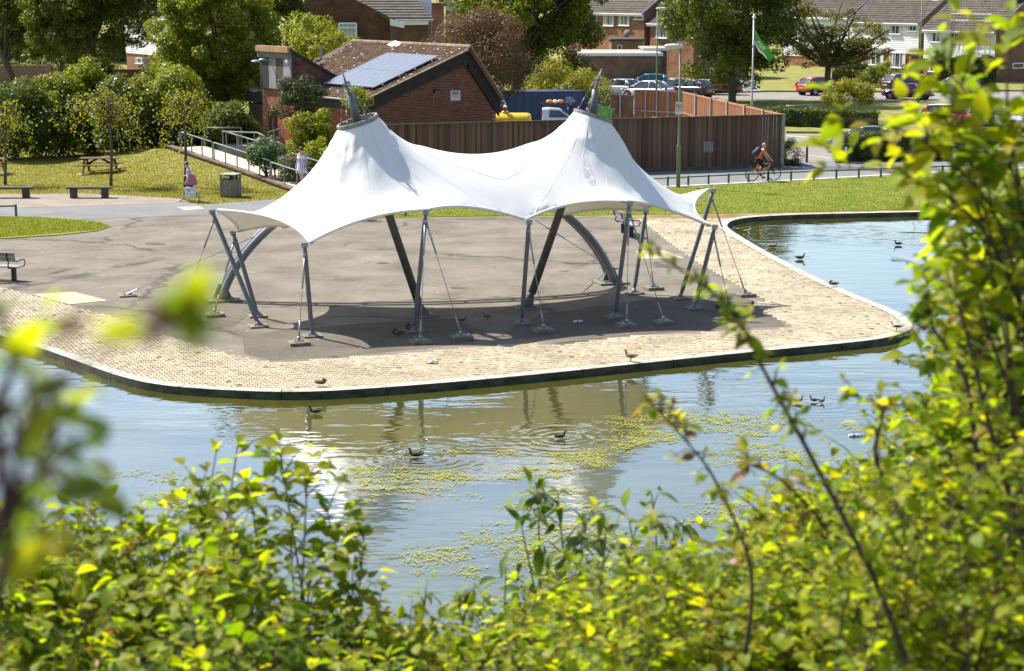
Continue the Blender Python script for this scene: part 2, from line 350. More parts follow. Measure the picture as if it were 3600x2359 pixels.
sheet('grass_island', pxs([(-600, 768), (0, 762), (150, 765), (280, 772), (355, 784), (390, 798), (340, 814), (200, 829), (0, 841), (-600, 865)]), 0.03, mt['lush'])
sheet('lawn', pxs([(1120, 762), (1240, 745), (1400, 720), (1800, 696), (2300, 665), (2700, 643), (3200, 615), (3700, 590), (4200, 700), (3600, 731), (3000, 741), (2600, 750), (2280, 755), (1900, 759), (1640, 761), (1380, 766), (1240, 773)]), 0.018, mt['lush'])
sheet('pale_slab', pxs([(112, 1036), (262, 1028), (380, 1058), (245, 1072)]), 0.016, mt['slab'])
sheet('pale_slab', pxs([(622, 729), (700, 726), (720, 735), (650, 741)]), 0.016, mt['slab'])
sheet('pale_slab', pxs([(2236, 883), (2330, 880), (2408, 908), (2250, 911)]), 0.010, mt['slab'])
sheet('asphalt_patch', pxs([(850, 1180), (1030, 1158), (1250, 1140), (1600, 1120), (1740, 1190), (1500, 1225), (1250, 1247), (1050, 1262), (950, 1266), (860, 1245)]), 0.008, mt['patch'])
sheet('asphalt_patch', pxs([(1745, 1185), (1900, 1105), (2300, 1050), (2600, 1030), (2730, 1110), (2760, 1148), (2480, 1160), (2060, 1192)]), 0.0085, mt['patch'])
sheet('asphalt_patch', pxs([(1905, 985), (2060, 935), (2260, 935), (2320, 950), (2250, 1000), (2020, 1030)]), 0.0075, mt['patch2'])
sheet('asphalt_patch', pxs([(1075, 1120), (1200, 1075), (1420, 1065), (1560, 1090), (1430, 1120), (1230, 1112)]), 0.012, mt['patch2'])
sheet('asphalt_patch', pxs([(520, 1085), (760, 1040), (900, 1060), (880, 1100), (820, 1150), (620, 1160)]), 0.009, mt['patch'])
# dead leaves / dark stains lying on the plaza
for (a, b, w, h) in ((545, 857, 44, 7), (1345, 925, 26, 4), (1610, 1012, 34, 4), (2060, 925, 90, 4)):
    pts = [(a + w * math.cos(t) * random.uniform(.6, 1.1), b + h * math.sin(t) * random.uniform(.5, 1.1)) for t in np.linspace(0, 6.28, 15)[:-1]]
    sheet('stain', pxs(pts), 0.0165, M('stain', (0.05, 0.043, 0.033), (0.12, 0.105, 0.08), scale=6))
# car park and road behind
sheet('car_park', pxs([(2764, 590), (2764, 470), (2960, 474), (3300, 470), (4000, 455), (4300, 520), (3600, 560), (3000, 573), (2800, 604)]), 0.006, mt['road'])
sheet('road', pxs([(1500, 345), (2300, 336), (2700, 325), (3000, 327), (4300, 318), (4600, 352), (3600, 352), (3200, 357), (2900, 352), (2600, 349), (1500, 375)]), 0.006, mt['road'])
sheet('compound_yard', pxs([(1400, 590), (1500, 340), (2240, 345), (2420, 470), (2740, 595)]), 0.008, mt['road'])
sheet('car_park', pxs([(1900, 310), (2650, 280), (2680, 323), (2400, 338), (1900, 345)]), 0.012, mt['road'])
ye = M('yellow_road_paint', (0.45, 0.38, 0.12), (0.55, 0.48, 0.2), scale=5)
for q in ([(2764, 476), (2960, 490), (2960, 493), (2764, 478.5)], [(2840, 545), (2960, 560), (2960, 562), (2840, 547)]):
    sheet('road_marking', pxs(q), 0.012, ye)
def kerbline(pts, w, h, label):
    mb = MB(); L = pxs(pts)
    for a, b in zip(L, L[1:]): mb.beam(a + V((0, 0, h / 2)), b + V((0, 0, h / 2)), w, h)
    struct('kerb', mb, mt['concrete'])
kerbline([(2500, 330), (2700, 323), (3000, 325), (3600, 321)], 0.15, 0.12, '')
kerbline([(2764, 468), (2960, 470), (3100, 469)], 0.15, 0.12, '')
# pond kerb: stones along the edge
kerbm = M('kerb_concrete', (0.26, 0.24, 0.19), (0.55, 0.52, 0.44), rough=0.9, scale=3.5, bump=0.5, rand=0.12)
algae_face = M('kerb_face_algae', (0.022, 0.026, 0.012), (0.1, 0.1, 0.06), rough=0.8, scale=2.5, stretch=(1, 1, 2.2))
kerb = bpy.data.objects.new('pond_kerb', None); COL.objects.link(kerb); kerb['kind'] = 'structure'
dense = smoothline(pxs(EDGE), 24); acc = 0; run = [dense[0]]
def kerb_stone(run):
    o_ = offset(run, -0.02); i_ = offset(run, 0.30); mb = MB(); n = len(run)
    rings = [[o_[i] + V((0, 0, -0.85)), o_[i] + V((0, 0, 0.035)), i_[i] + V((0, 0, 0.035)), i_[i] + V((0, 0, -0.85))] for i in range(n)]
    mb.loft(rings[:1] + rings[1:])
    me = mb.mesh('kerb_stone', [kerbm, algae_face])
    for p in me.polygons:
        if abs(p.normal.z) < 0.5: p.material_index = 1
    obj('kerb_stone', me, None, kerb, bevel=0.015)
for a, b in zip(dense, dense[1:]):
    acc += (b - a).length; run.append(b)
    if acc > 2.4:
        n = len(run); run2 = run[:]
        run2[-1] = run2[-1] - (run2[-1] - run2[-2]).normalized() * 0.012
        kerb_stone(run2); run = [b]; acc = 0
# pavers: individual blocks on the front strip, the rest joined
pavm = M('paver', (0.26, 0.212, 0.135), (0.43, 0.372, 0.265), rough=0.9, scale=0.6, rand=0.12, bump=0.2, bscale=40, contrast=(0.3, 0.7))
pmb = MB(); pw, pl = 0.118, 0.22
prof = [(0, 0), (.33, .05), (.66, -.05), (1, 0)]
def paver_poly(sx, sy):
    t = [(-sx / 2 + sx * a, -sy / 2 + sy * b) for a, b in prof]; u = [(-sx / 2 + sx * a, sy / 2 + sy * b) for a, b in prof]
    return t + u[::-1]
PP = paver_poly(pw - .010, pl - .011)
PC, PS = math.cos(.16), math.sin(.16)
def paver_geo(mb, c, tilt=(0, 0), dz=0.0, rot=False):
    if rot: PQ = [(x * PC - y * PS, x * PS + y * PC) for x, y in PP]
    else: PQ = PP
    top = [c + V((x * .92, y * .93, .02 + dz + x * tilt[0] + y * tilt[1])) for x, y in PQ]; bot = [c + V((x, y, .003)) for x, y in PQ]; n = len(PP)
    mb.add(bot + top, [tuple(range(n, 2 * n))] + [(i, (i + 1) % n, n + (i + 1) % n, n + i) for i in range(n)])
from mathutils.geometry import intersect_point_tri_2d
poly = np.array([(p.x, p.y) for p in edge_in + inner[::-1]])
def inpoly(P, x, y):
    x0, y0 = P[:, 0], P[:, 1]; x1, y1 = np.roll(x0, -1), np.roll(y0, -1)
    c = ((y0 > y) != (y1 > y)); dy = np.where(y1 - y0 == 0, 1e-9, y1 - y0)
    return bool(np.count_nonzero(c & (x < (x1 - x0) * (y - y0) / dy + x0)) & 1)
cand = []; PC, PS = math.cos(.16), math.sin(.16)
for j in range(int((76 - 34) / pl)):
    y = 34.0 + j * pl
    for i in range(int(46 / pw)):
        x = -24 + i * pw + (pw / 2 if j % 2 else 0)
        xr, yr = x * PC - (y - 50) * PS, 50 + x * PS + (y - 50) * PC
        px, py, dep = seen((xr, yr, 0))
        if -30 < px < 3230 and py < 1420 and py > 770: cand.append((xr, yr))
cand = np.array(cand)
# vectorised inside test
xs, ys = cand[:, 0], cand[:, 1]; ins = np.zeros(len(cand), bool)
for k in range(len(poly)):
    a, b = poly[k], poly[(k + 1) % len(poly)]
    if a[1] == b[1]: continue
    c = (a[1] > ys) != (b[1] > ys); ins ^= c & (xs < (b[0] - a[0]) * (ys - a[1]) / (b[1] - a[1]) + a[0])
cand = cand[ins]; cand = cand[np.argsort(cand[:, 1])]
one = MB(); paver_geo(one, V((0, 0, 0))); one_me = one.mesh('paver', pavm)
for k, (x, y) in enumerate(cand):
    if rng.random() < 0.012: continue
    if k < 300: piece('paver', one_me, paving, Matrix.Translation((x, y, random.uniform(-.003, .004))) @ Matrix.Rotation(.16, 4, 'Z') @ Matrix.Rotation(random.uniform(-.03, .03), 4, 'X'))
    else: paver_geo(pmb, V((x, y, 0.0)), (random.uniform(-.04, .04), random.uniform(-.04, .04)), random.uniform(-.005, .004), True)
o = obj('paver_field', pmb, pavm, paving); o['kind'] = 'stuff'
# water
wm = bpy.data.materials.new('pond_water'); wm.use_nodes = True; nt = wm.node_tree; N = nt.nodes; L = nt.links
wp = N['Principled BSDF']; wp.inputs['Roughness'].default_value = 0.02; wp.inputs['IOR'].default_value = 1.36; wp.inputs['Specular IOR Level'].default_value = 0.5; wp.inputs['Coat Weight'].default_value = 1.0; wp.inputs['Coat Roughness'].default_value = 0.02; wp.inputs['Coat IOR'].default_value = 2.3
tc = N.new('ShaderNodeTexCoord')
def nd(t, **k):
    n = N.new(t)
    for a, b in k.items(): setattr(n, a, b)
    return n
def noise_(scale, det, stretch, rough=0.5):
    mp = nd('ShaderNodeMapping'); mp.inputs['Scale'].default_value = stretch; L.new(tc.outputs['Object'], mp.inputs[0])
    n = nd('ShaderNodeTexNoise'); n.inputs['Scale'].default_value = scale; n.inputs['Detail'].default_value = det; n.inputs['Roughness'].default_value = rough; L.new(mp.outputs[0], n.inputs[0]); return n.outputs['Fac']
def math_(op, a, b=None, c=None):
    n = nd('ShaderNodeMath', operation=op)
    for i, q in enumerate((a, b, c)):
        if q is None: continue
        if isinstance(q, (int, float)): n.inputs[i].default_value = q
        else: L.new(q, n.inputs[i])
    return n.outputs[0]
cr = nd('ShaderNodeValToRGB'); cr.color_ramp.elements[0].color = (0.045, 0.05, 0.008, 1); cr.color_ramp.elements[1].color = (0.085, 0.085, 0.013, 1)
cr.color_ramp.elements[0].position = 0.35; cr.color_ramp.elements[1].position = 0.65
L.new(noise_(0.25, 4, (1, 1, 1)), cr.inputs[0]); L.new(cr.outputs[0], wp.inputs['Base Color'])
big = noise_(1.1, 2, (0.45, 1.2, 1)); small = noise_(3.2, 2, (0.5, 1.1, 1))
msk = nd('ShaderNodeMapRange'); msk.inputs['From Min'].default_value = 0.42; msk.inputs['From Max'].default_value = 0.62; msk.inputs['To Min'].default_value = 0.25; msk.inputs['To Max'].default_value = 1.0
L.new(noise_(0.13, 2, (1, 1, 1)), msk.inputs[0])
hgt = math_('MULTIPLY', math_('ADD', math_('MULTIPLY', big, 1.0), math_('MULTIPLY', small, 0.35)), msk.outputs[0])
WZ = -0.15
def ripple(px, py, k, reach, amp):
    global hgt
    c = G(px, py, WZ)
    d = nd('ShaderNodeVectorMath', operation='DISTANCE'); L.new(tc.outputs['Object'], d.inputs[0]); d.inputs[1].default_value = (c.x, c.y, 0)
    s = math_('SINE', math_('ADD', math_('MULTIPLY', d.outputs['Value'], k), math_('MULTIPLY', big, 9.0))); f = math_('MULTIPLY', math_('SMOOTH_MAX', math_('SUBTRACT', 1.0, math_('DIVIDE', d.outputs['Value'], reach)), 0.0, 0.02), amp)
    hgt = math_('ADD', hgt, math_('MULTIPLY', s, f))
ripple(1490, 1606, 27, 1.7, 0.12); ripple(1985, 1540, 25, 1.8, 0.12); ripple(2860, 1414, 24, 2.2, 0.08)
bp = nd('ShaderNodeBump'); bp.inputs['Strength'].default_value = 0.62; bp.inputs['Distance'].default_value = 0.05
L.new(hgt, bp.inputs['Height']); L.new(bp.outputs[0], wp.inputs['Normal']); L.new(bp.outputs[0], wp.inputs['Coat Normal'])
wmb = MB(); wmb.add([(-260, 14, 0), (260, 14, 0), (260, 110, 0), (-260, 110, 0)], [(0, 1, 2, 3)])
w = struct('pond_water', wmb, wm); w.location.z = WZ
# near bank falling from the camera down to the water
bm_ = MB(); nx, ny = 40, 24
def bank_z(x, y):
    t = min(max((y - 1.5) / 21.0, -.3), 1.0)
    return 7.3 - 8.3 * max(t, 0) ** 0.9 - (0 if t > 0 else t * 2) + 0.25 * math.sin(x * .7) * (1 - t)
vs = []; fs = []
for j in range(ny + 1):
    for i in range(nx + 1):
        x = -30 + 60 * i / nx; y = -12 + 36 * j / ny; vs.append((x, y, bank_z(x, y)))
for j in range(ny):
    for i in range(nx): a = j * (nx + 1) + i; fs.append((a, a + 1, a + nx + 2, a + nx + 1))
bm_.add(vs, fs); struct('bank', bm_, mt['earth'], smooth=True)
# pond bed so that nothing is open below
bb = MB(); bb.add([(-260, 14, -1.6), (260, 14, -1.6), (260, 110, -1.6), (-260, 110, -1.6)], [(0, 1, 2, 3)]); struct('pond_bed', bb, mt['earth'])
# floating algae: small ragged rafts, uncountable
alg = leafmat('floating_algae', [(0.2, 0.225, 0.03), (0.29, 0.29, 0.045), (0.38, 0.35, 0.09)], 0.15, (1.2, 1.2, 0.6), 0.8)
am = MB()
from mathutils import noise as mnoise
ZONES = [(1150, 1700, 260, 70), (1500, 1680, 340, 50), (1700, 1650, 330, 45), (1900, 1620, 380, 60), (2150, 1580, 300, 60), (2400, 1520, 260, 70), (2600, 1540, 380, 90), (2900, 1560, 280, 80), (1250, 1820, 280, 60), (1650, 1900, 330, 130), (2050, 1930, 220, 110), (480, 1680, 160, 28), (560, 1720, 120, 20), (600, 1740, 220, 50), (2050, 1480, 240, 25), (2500, 1790, 240, 60), (1950, 1760, 220, 50), (1780, 1740, 260, 40)]
for zx, zy, zw, zh in ZONES:
    for _ in range(int(zw * zh / (230 if zy < 1700 else 420))):
        r_ = math.sqrt(random.random()); th = random.uniform(0, 6.28)
        c0_ = G(zx + zw * r_ * math.cos(th), zy + zh * r_ * math.sin(th), WZ + 0.011)
        if mnoise.noise(V((c0_.x * .55, c0_.y * .35, 3.1))) + 0.5 * mnoise.noise(V((c0_.x * 2.3, c0_.y * 1.5, 7))) < 0.02: continue
        sx, sy = random.uniform(.05, .26), random.uniform(.04, .14)
        for _k in range(int(26 + 420 * sx * sy * 2)):
            c = c0_ + V((random.gauss(0, sx), random.gauss(0, sy), random.uniform(0, .007))); rr = .005 + .016 * random.random() ** 2; k = random.randint(4, 6)
            am.add([c + V((rr * 1.7 * math.cos(6.28 * q / k) * random.uniform(.5, 1.4), rr * 1.5 * math.sin(6.28 * q / k) * random.uniform(.5, 1.3), 0)) for q in range(k)], [tuple(range(k))])
o = obj('algae', am, alg); tag(o, 'yellow green algae floating in broken rafts on the pond', 'algae', kind='stuff')
# ------------------------------------------------------------------ the tensile canopy
tent = thing('tensile_canopy', 'large white two-peaked fabric canopy on grey steel masts and poles over the plaza', 'canopy', G(1700, 1100))
def top_from(b, c, px, py):
    d = ray(px, py); ux, uy = c.x - b.x, c.y - b.y
    # b + t*u = s*d (xy)
    det = d.x * (-uy) + ux * d.y
    s = (b.x * (-uy) + ux * b.y) / det
    return V((d.x * s, d.y * s, CAMZ + d.z * s))
POLES = dict(
    A=((908, 1150), [(640, 1108)], (745, 742)), B=((905, 1114), [(754, 1113)], (818, 815)),
    C=((1097, 1184), [(1050, 1213)], (1070, 858)), D=((1457, 1167), [(1478, 1208), (1622, 1192)], (1497, 742)),
    E=((1834, 1140), [(1912, 1168)], (1860, 777)), F=((2162, 1118), [(2203, 1149), (2333, 1139)], (2214, 712)),
    H=((2442, 1087), [(2563, 1090)], (2514, 795)), I=((2392, 1052), [(2620, 1042)], (2508, 668)),
    G=((2229, 1034), [(2297, 1018)], (2271, 740)))
tops = {}
pad_mat, plate_mat = mt['concrete'], mt['galv']
AX = V((.93, .33, 0)).normalized(); AV = V((-AX.y, AX.x, 0))
ROT = Matrix((AX, AV, V((0, 0, 1)))).transposed()
def foot(c, size, h=0.07):
    p = MB().box(c + V((0, 0, h / 2 + .006)), (size, size * .9, h), ROT); pad = obj('concrete_pad', p, pad_mat, tent, bevel=0.012)
    q = MB(); q.box(c + V((0, 0, h + .018)), (size * .5, size * .45, .025), ROT)
    for sx in (-1, 1):
        for sy in (-1, 1): q.lathe(c + ROT @ V((sx * size * .19, sy * size * .16, h + .02)), [(.018, 0), (.018, .04), (.001, .045)], 6)
    obj('base_plate', q, plate_mat, pad)
    return c + V((0, 0, h + .03))
for k, (b, cs, tp) in POLES.items():
    B = G(*b); Cs = [G(*c) for c in cs]; cm = sum(Cs, V()) / len(Cs)
    T_ = top_from(B, cm, *tp); tops[k] = T_
    fb = foot(B, .5, .05)
    m = MB(); d = (T_ - fb).normalized()
    m.tube([fb, fb + d * .1], [.05, .05], 8); m.tube([fb + d * .1, fb + d * .22, T_ - d * .25, T_ - d * .06], [.045, .062, .062, .04], 10)
    m.lathe(fb, [(.09, 0), (.075, .03), (.05, .08)], 8)
    obj('pole', m, mt['steel'], tent, smooth=True)
    h = MB(); h.box(T_ - d * .03, (.16, .05, .14), ROT); h.tube([T_ + AX * -.09, T_ + AX * .09], .03, 8); obj('head_plate', h, mt['galv'], tent)
    for c in Cs:
        fc = foot(c, .52, .09); cc = T_ - d * .2; e = (cc - fc).normalized(); Lc = (cc - fc).length
        m = MB(); m.tube([fc + e * .25, cc - e * .2], .011, 6)
        m.tube([fc, fc + e * .1], .05, 6); m.tube([fc + e * .08, fc + e * .5], .024, 6)
        m.tube([cc - e * .95, cc - e * .12], .026, 6); m.tube([cc - e * .14, cc + e * .02], .045, 6)
        obj('tie_cable', m, mt['galv'], tent, smooth=True)
# arch of two tubes behind
FL, FR = G(782, 1058), G(2147, 997)
ap = (FR - FL); apu = V((ap.x, ap.y, 0)).normalized(); apn = V((-apu.y, apu.x, 0)); span = ap.length
def on_arch_plane(px, py):
    d = ray(px, py); s = FL.dot(apn) / d.dot(V((apn.x, apn.y, 0))); q = V((d.x * s, d.y * s, CAMZ + d.z * s))
    return (q - FL).dot(apu), q.z
mid = span / 2; APEX = 3.3
def arch_h(a):
    x = abs(a - mid) / mid
    return APEX * max(0.0, 1 - x ** 2.5) ** 0.72
ARCH_DBG = [on_arch_plane(*q) for q in ((858, 914), (948, 811), (985, 798), (2075, 887), (2004, 802), (1941, 748))]
apts = []
for i in range(41):
    th = math.pi * i / 40; a = mid - mid * math.cos(th); apts.append(FL + apu * a + V((0, 0, arch_h(a))))
for sgn, off in ((-1, -.19), (1, .19)):
    m = MB(); m.tube([p + apn * off + V((0, 0, .12)) for p in apts], .115, 12); obj('arch_tube', m, mt['steel'], tent, smooth=True)
m = MB()
for i in range(3, 39, 3): m.beam(apts[i] - apn * .2 + V((0, 0, .12)), apts[i] + apn * .2 + V((0, 0, .12)), .05, .12)
obj('arch_brace', m, mt['steel'], tent)
for f, d in ((FL, -1), (FR, 1)):
    p = MB().box(f + V((0, 0, .04)), (.95, .8, .08), ROT); pad = obj('concrete_pad', p, pad_mat, tent, bevel=.015)
    q = MB(); q.prism([f + apu * (-.28) + V((0, 0, .08)) - apn * .03, f + apu * .28 + V((0, 0, .08)) - apn * .03, f + apu * .1 + V((0, 0, .5)) - apn * .03, f - apu * .1 + V((0, 0, .5)) - apn * .03], apn * .06); q.box(f + V((0, 0, .095)), (.6, .5, .03), ROT)
    obj('arch_shoe', q, mt['steel'], pad)
# masts with tip stays and rings
U = V((.95, .31, 0)).normalized()
MAST = []
for side, bpx, rpx, tpx in ((-1, (1487, 1113), (1257, 427), (1203, 252)), (1, (1853, 1085), (2085, 408), (2116, 240))):
    B = G(*bpx); d2 = U * side
    def hit(px, py):
        return top_from(B, B + d2, px, py)
    rc, tp = hit(*rpx), hit(*tpx)
    MAST.append((B, rc, tp, (tp - B).normalized()))
    p = MB().box(B + V((0, 0, .03)), (.75, .62, .06), ROT); pad = obj('concrete_pad', p, pad_mat, tent, bevel=.015)
    ax = (tp - B).normalized(); s0 = B + ax * .45
    q = MB(); q.box(B + V((0, 0, .075)), (.45, .4, .03), ROT); q.prism([B + AV * .04 - AX * .18 + V((0, 0, .09)), B + AV * .04 + AX * .18 + V((0, 0, .09)), s0 + AV * .04 + AX * .06, s0 + AV * .04 - AX * .06], AV * -.08); obj('mast_shoe', q, mt['steel_dark'], pad)
    m = MB(); e = tp - ax * .62
    m.tube([s0, rc], .112, 14); obj('mast', m, mt['steel_dark'], tent, smooth=True)
    m = MB(); m.tube([rc, e], [.112, .09], 14); m.tube([e, tp], [.09, .02], 10, flat=.6); obj('mast_head', m, mt['steel'], tent, smooth=True)
ring_pts = []
RR = .56
for (B, rc, tp, ax) in MAST:
    u1 = ax.orthogonal().normalized(); u1 = (U - ax * U.dot(ax)).normalized(); u2 = ax.cross(u1)
    ringm = M('ring_steel', (0.17, 0.16, 0.145), (0.3, 0.28, 0.25), rough=.6, scale=5)
    m = MB(); n = 40
    def circ(r, h): return [rc + ax * h + (u1 * math.cos(2 * math.pi * k / n) + u2 * math.sin(2 * math.pi * k / n)) * r for k in range(n)]
    rg = [circ(RR - .05, -.06), circ(RR + .005, -.06), circ(RR + .005, .05), circ(RR - .05, .05), circ(RR - .05, -.06)]
    m.loft(rg, cap=False); ro = obj('mast_ring', m, ringm, tent)
    q = MB()
    for k in range(0, n, 2):
        d = (u1 * math.cos(2 * math.pi * k / n) + u2 * math.sin(2 * math.pi * k / n)); q.lathe(rc + d * (RR), [(.02, 0), (.02, .018), (.003, .02)], 6, ax=d)
    obj('bolt', q, mt['galv'], ro)
    for k in range(4):
        th = math.pi / 4 + k * math.pi / 2; d = u1 * math.cos(th) + u2 * math.sin(th)
        p0 = rc + d * (RR - .05) + ax * .05; p1 = tp - ax * .28 + d * .085; e = (p1 - p0).normalized()
        m = MB(); m.tube([p0, p1], .007, 6); m.tube([p0, p0 + e * .1], .026, 6); m.tube([p0 + e * .1, p0 + e * .4], .013, 6); m.tube([p1 - e * .1, p1], .018, 6)
        obj('stay_rod', m, mt['cable'], tent, smooth=True)
    m = MB(); m.tube([rc + u1 * (RR - .06), rc - u1 * (RR - .06)], .03, 6); m.tube([rc + u2 * (RR - .06), rc - u2 * (RR - .06)], .03, 6); obj('ring_spoke', m, mt['steel_dark'], ro)
    ring_pts.append([rc + ax * -.06 + (u1 * math.cos(2 * math.pi * k / n) + u2 * math.sin(2 * math.pi * k / n)) * RR for k in range(n)])
# membrane: outline of scalloped edges hung between pole heads and the arch
aR, aL = on_arch_plane(1978, 750), on_arch_plane(985, 797)
PR = FL + apu * aR[0] + V((0, 0, aR[1])) - apn * .32; PLf = FL + apu * aL[0] + V((0, 0, aL[1])) - apn * .32
def am_(f): a = mid + (f - .5) * span; return FL + apu * a + V((0, 0, arch_h(a) - .03)) - apn * .05
corners = [tops['A'], tops['C'], tops['D'], tops['E'], tops['F'], tops['H'], tops['I'], tops['G'], PR, PLf, tops['B']]
print('ARCH', ARCH_DBG, span)
ctr = sum(corners, V()) / len(corners)
inset = []
for i, c in enumerate(corners):
    d = (ctr - c); d.z = 0; d.normalize(); inset.append(c + d * (.16 if i not in (8, 9) else .05) + V((0, 0, .02)))
corners = inset
SAG = [.13, .10, .11, .11, .12, .2, .2, .10, .12, .1, .2]; LIFT = [.03, .05, .055, .05, .05, .0, .02, .05, .08, .04, .0]
outline = []; owner = []
for i in range(len(corners)):
    a, b = corners[i], corners[(i + 1) % len(corners)]; L_ = (b - a).length; n = max(5, int(L_ / .22))
    nrm = V((-(b - a).y, (b - a).x, 0)).normalized()
    if nrm.dot(ctr - (a + b) / 2) < 0: nrm = -nrm
    for k in range(n):
        t = k / n; q = 4 * t * (1 - t); outline.append(a.lerp(b, t) + nrm * SAG[i] * L_ * q + V((0, 0, LIFT[i] * L_ * q)))
P2 = [V((p.x, p.y)) for p in outline]; nO = len(P2)
edges = [(i, (i + 1) % nO) for i in range(nO)]; Zfix = {i: outline[i].z for i in range(nO)}
allp = list(P2); rings_idx = []
for rp in ring_pts:
    s0 = len(allp); allp += [V((p.x, p.y)) for p in rp]; edges += [(s0 + k, s0 + (k + 1) % 40) for k in range(40)]
    for k in range(40): Zfix[s0 + k] = rp[k].z
    rings_idx.append(s0)
opoly = np.array([(p.x, p.y) for p in P2])
xs0, xs1, ys0, ys1 = opoly[:, 0].min(), opoly[:, 0].max(), opoly[:, 1].min(), opoly[:, 1].max()
hp = [np.array([(p.x, p.y) for p in rp]) for rp in ring_pts]; hc = [h.mean(0) for h in hp]
g = .24
for j in range(int((ys1 - ys0) / (g * .866)) + 1):
    for i in range(int((xs1 - xs0) / g) + 1):
        x = xs0 + i * g + (g / 2 if j % 2 else 0); y = ys0 + j * g * .866
        if not inpoly(opoly, x, y): continue
        if np.min(np.hypot(opoly[:, 0] - x, opoly[:, 1] - y)) < .1: continue
        if any(np.hypot(x - c[0], y - c[1]) < RR + .12 for c in hc): continue
        allp.append(V((x, y)))
for c in hc:                                     # closer rings of points around each peak
    for r_ in (.66, .8, .98):
        for k in range(36):
            th = 2 * math.pi * (k + .5 * (r_ > .7)) / 36; allp.append(V((c[0] + r_ * math.cos(th), c[1] + r_ * math.sin(th))))
vo, eo, fo, ov, oe, of = delaunay_2d_cdt(allp, edges, [], 0, 1e-5)
nV = len(vo); Z = np.full(nV, np.nan)
for i, src in enumerate(ov):
    for sidx in src:
        if sidx in Zfix: Z[i] = Zfix[sidx]
vxy = np.array([(p.x, p.y) for p in vo]); faces = []
for f in fo:
    c = vxy[list(f)].mean(0)
    if not inpoly(opoly, c[0], c[1]): continue
    if any(inpoly(h, c[0], c[1]) for h in hp): continue
    faces.append(tuple(f))
es = set()
for f in faces:
    for a, b in zip(f, f[1:] + f[:1]): es.add((min(a, b), max(a, b)))
Lp = np.zeros((nV, nV)); UU = np.array([U.x, U.y])
for a, b in es:
    d = vxy[b] - vxy[a]; l = np.hypot(*d); w = 1.0 * (1 + 4.0 * (d @ UU / l) ** 2)
    Lp[a, a] += w; Lp[b, b] += w; Lp[a, b] -= w; Lp[b, a] -= w
# the taut ridge between the two peaks keeps the saddle high
h0, h1 = np.array(hc[0]), np.array(hc[1]); rv = h1 - h0; rl = np.hypot(*rv); rv /= rl
RROW = lambda px: float(np.interp(px, [1330, 1383, 1440, 1503, 1570, 1637, 1690, 1741, 1800, 1860, 1915, 1965, 2010], [424, 449, 478, 502, 518, 527, 527, 524, 510, 487, 456, 420, 395]))
for i in range(nV):
    if not np.isnan(Z[i]): continue
    q = vxy[i] - h0; t_ = q @ rv; o_ = abs(q[0] * -rv[1] + q[1] * rv[0])
    if o_ < .16 and RR + .75 < t_ < rl - RR - .75:
        px = seen((vxy[i, 0], vxy[i, 1], 4.8))[0]; Z[i] = A(px, RROW(px) + 6, vxy[i, 1]).z
free = np.isnan(Z) & (np.diag(Lp) > 0); fix = ~np.isnan(Z)
fi, xi = np.where(free)[0], np.where(fix)[0]
Z[fi] = np.linalg.solve(Lp[np.ix_(fi, fi)], -Lp[np.ix_(fi, xi)] @ Z[xi]); Z[np.isnan(Z)] = 0
hard = np.zeros(nV, bool)
for i, src in enumerate(ov):
    if any(q in Zfix for q in src): hard[i] = True
nb = [[] for _ in range(nV)]
for a, b in es: nb[a].append(b); nb[b].append(a)
nearp = np.min([np.hypot(*(vxy - np.array(c)).T) for c in hc], axis=0) < 1.7
for it_ in range(26):
    Z = np.array([Z[i] if hard[i] or not nb[i] or (it_ > 7 and not nearp[i]) else .5 * Z[i] + .5 * np.mean(Z[nb[i]]) for i in range(nV)])
memb = bpy.data.materials.new('white_membrane'); memb.use_nodes = True; nt = memb.node_tree; N = nt.nodes; L = nt.links
p = N['Principled BSDF']; p.inputs['Roughness'].default_value = .5; p.inputs['Specular IOR Level'].default_value = .35
tcx = N.new('ShaderNodeTexCoord'); nz = N.new('ShaderNodeTexNoise'); nz.inputs['Scale'].default_value = 0.9; nz.inputs['Detail'].default_value = 10; nz.inputs['Roughness'].default_value = .75; L.new(tcx.outputs['Object'], nz.inputs[0])
rp = N.new('ShaderNodeValToRGB'); rp.color_ramp.elements[0].position = .3; rp.color_ramp.elements[0].color = (.81, .80, .765, 1); rp.color_ramp.elements[1].position = .55; rp.color_ramp.elements[1].color = (.89, .88, .845, 1)
L.new(nz.outputs['Fac'], rp.inputs[0]); L.new(rp.outputs[0], p.inputs['Base Color'])
tr = N.new('ShaderNodeBsdfTranslucent'); tr.inputs[0].default_value = (.82, .78, .66, 1); mx = N.new('ShaderNodeMixShader'); mx.inputs[0].default_value = .2
L.new(p.outputs[0], mx.inputs[1]); L.new(tr.outputs[0], mx.inputs[2]); L.new(mx.outputs[0], N['Material Output'].inputs[0])
me = bpy.data.meshes.new('canopy_membrane'); used = sorted({i for f in faces for i in f}); rem = {o: n for n, o in enumerate(used)}
vv = [(vxy[i, 0], vxy[i, 1], Z[i]) for i in used]; me.from_pydata(vv, [], [tuple(rem[i] for i in f) for f in faces]); me.materials.append(memb)
me.polygons.foreach_set('use_smooth', [True] * len(me.polygons)); me.update()
mo = obj('canopy_membrane', me, None, tent)
sm = mo.modifiers.new('sub', 'SUBSURF'); sm.levels = 2; sm.render_levels = 2
sd = mo.modifiers.new('thick', 'SOLIDIFY'); sd.thickness = .008; sd.offset = 0
bvh = BVHTree.FromPolygons([V(v) for v in vv], [tuple(rem[i] for i in f) for f in faces])
def canz(x, y):
    h = bvh.ray_cast(V((x, y, 20)), V((0, 0, -1))); return h[0].z if h[0] else None
